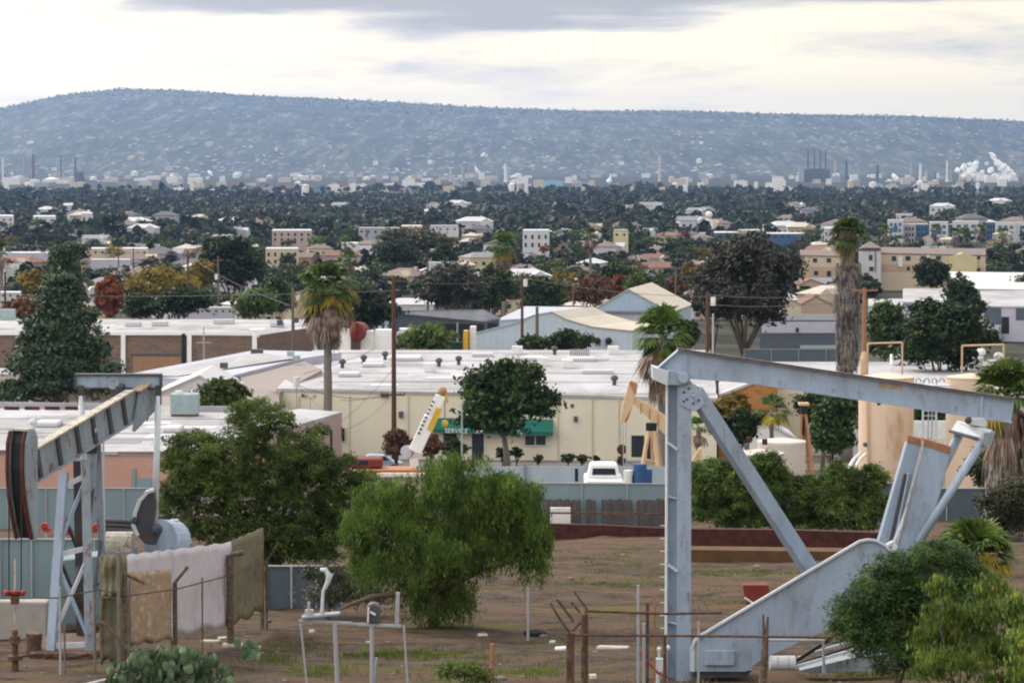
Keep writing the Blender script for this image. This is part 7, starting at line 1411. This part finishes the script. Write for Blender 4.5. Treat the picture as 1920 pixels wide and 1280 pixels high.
for _ in range(420):
    x = rn.uniform(-40, 1960); Y = rn.uniform(4700, 10500) if rn.random() < .75 else rn.uniform(9500, 13200); dens = 1 if x < 1000 else .55
    if rn.random() > dens or len(pool) > 285: continue
    w = (rn.uniform(4, 12) if Y > 11300 else rn.uniform(5, 24)) * (1.3 if x < 500 else 1); mt, cn = rn.choice((('far_white', 'white'), ('far_white', 'white'), ('far_white', 'white'), ('far_tan', 'beige'), ('far_grey', 'grey'), ('far_tan', 'beige'))); hh = rn.uniform(6, 18); z = gr(0, Y) if Y < 11500 else hillz(x, Y); py = 300 + (CZ - z - hh) / Y * F; kd = 'tank' if rn.random() < .2 else 'box'; pool.append((x, w if kd == 'box' else min(w, 14), py, Y, mt, cn, kd))
zf = lambda px: 'below the left refinery stacks' if px < 220 else 'below the left hillside' if px < 430 else 'behind the coloured containers' if px < 760 else 'around the central refinery' if px < 960 else 'below the middle of the hill' if px < 1240 else 'right of the tall thin mast' if px < 1500 else 'near the dark power plant' if px < 1620 else 'below the small steam cloud' if px < 1760 else 'below the big steam cloud'
df = lambda Y: 'front' if Y < 7000 else 'middle' if Y < 8400 else 'back' if Y < 10000 else 'hill foot'
lab = {}
for x, w, py, Y, mt, cn, kd in pool: lab.setdefault(f"{'small' if w < 12 else 'long'} {cn} {'tank' if kd == 'tank' else 'hall'} {zf(x)}, {df(Y)} row", []).append(x)
for x, w, py, Y, mt, cn, kd in pool:
    kk = f"{'small' if w < 12 else 'long'} {cn} {'tank' if kd == 'tank' else 'hall'} {zf(x)}, {df(Y)} row"; l_ = sorted(lab[kk]); fbox('storage_tank' if kd == 'tank' else 'industrial_hall', kk + ordn(l_.index(x), len(l_)), 'tank' if kd == 'tank' else 'building', x - w / 2, x + w / 2, py, Y, mt, 'halls and tanks on the industrial plain', kd)
# white tower with round tank in the wood
p = P(1329, 400, 1900); g = gr(p.x, 1900); b = B(); b.tube([Vector((p.x, 1900, g)), P(1329, 410, 1900)], [2.0, 1.6], 12); b.ball(P(1329, 403, 1900), 2.5, 12); b.box((p.x + .8, 1900, g + 5), (4, 4, 10)); one('water_tower', b, 'far_white', 'slim white water tower standing in the dark wood belt', 'tower', (p.x, 1900, g))
# steam
def steam(label, blobs, Y, seed):
    rn = random.Random(seed); b = B(); q = P(blobs[0][0], 345, Y)
    for (x, y, r), (x2, y2, r2) in zip(blobs, blobs[1:] + blobs[-1:]):
        for k in range(3 if abs(x - x2) + abs(y - y2) < 14 else 1):
            u = k / 3; c = P(x + (x2 - x) * u, y + (y2 - y) * u, Y + rn.uniform(-6, 6)); R_ = (r + (r2 - r) * u) * M_(Y)
            for _ in range(20): d = Vector((rn.gauss(0, 1), rn.gauss(0, 1), rn.gauss(0, 1))).normalized() * R_ * rn.uniform(.1, .95); b.ball(c + d, R_ * rn.uniform(.35, .6), 8)
    o = b.to('steam_cloud', 'steam', None, smooth=True); rm = o.modifiers.new('merge', 'REMESH'); rm.mode = 'VOXEL'; rm.voxel_size = 1.3; rm.use_smooth_shade = True; tag(o, label, 'steam', None, 'stuff')
steam('big bright white steam cloud with two slanting plumes at the far right', [(1858, 288, 3), (1863, 296, 5), (1870, 305, 6), (1880, 313, 8), (1888, 322, 9), (1896, 332, 8), (1904, 338, 6), (1882, 338, 8), (1862, 340, 8), (1846, 336, 9), (1832, 334, 9), (1818, 330, 10), (1822, 320, 9), (1828, 311, 6), (1831, 304, 4), (1818, 308, 4), (1806, 314, 6), (1796, 319, 5), (1808, 330, 7), (1840, 327, 7), (1858, 320, 6), (1866, 334, 7)], 8300, 1)
steam('small white steam cloud between the right refinery columns', [(1675, 330, 4), (1680, 336, 5), (1668, 341, 5), (1690, 340, 4), (1697, 335, 3), (1661, 343, 3)], 8250, 2); steam('tiny white steam puff at the short stack right of the mast', [(1145, 328, 1.5), (1144, 335, 2.5), (1142, 340, 4)], 7000, 3); steam('thin white wisp above the central refinery', [(908, 288, 2.2), (902, 293, 1.8), (912, 292, 1.6)], 8800, 4); steam('white steam slanting off the central pyramid tower', [(888, 310, 2), (893, 318, 3), (898, 326, 3)], 8250, 5); steam('white puffs near the hill foot at left', [(316, 338, 4), (322, 330, 3), (392, 322, 3), (397, 328, 3), (208, 336, 2.5), (185, 341, 2.5)], 8400, 6)
# haze
b = B(); x0, x1, y0, y1, z0, z1 = -13000, 13000, -300, 20500, -4, 500
b.box(((x0 + x1) / 2, (y0 + y1) / 2, (z0 + z1) / 2), (x1 - x0, y1 - y0, z1 - z0)); m = bpy.data.materials.new('haze'); m.use_nodes = True; t_ = m.node_tree; t_.nodes.clear()
out = nd(t_, 'ShaderNodeOutputMaterial'); pv = nd(t_, 'ShaderNodeVolumePrincipled'); pv.inputs['Color'].default_value = (.27, .45, .82, 1); pv.inputs['Density'].default_value = 3.5e-5; pv.inputs['Anisotropy'].default_value = .5
t_.links.new(pv.outputs[0], out.inputs['Volume']); MT['haze'] = m; o = b.to('haze', 'haze'); tag(o, 'thin blue haze over the whole plain', 'haze', None, 'stuff')
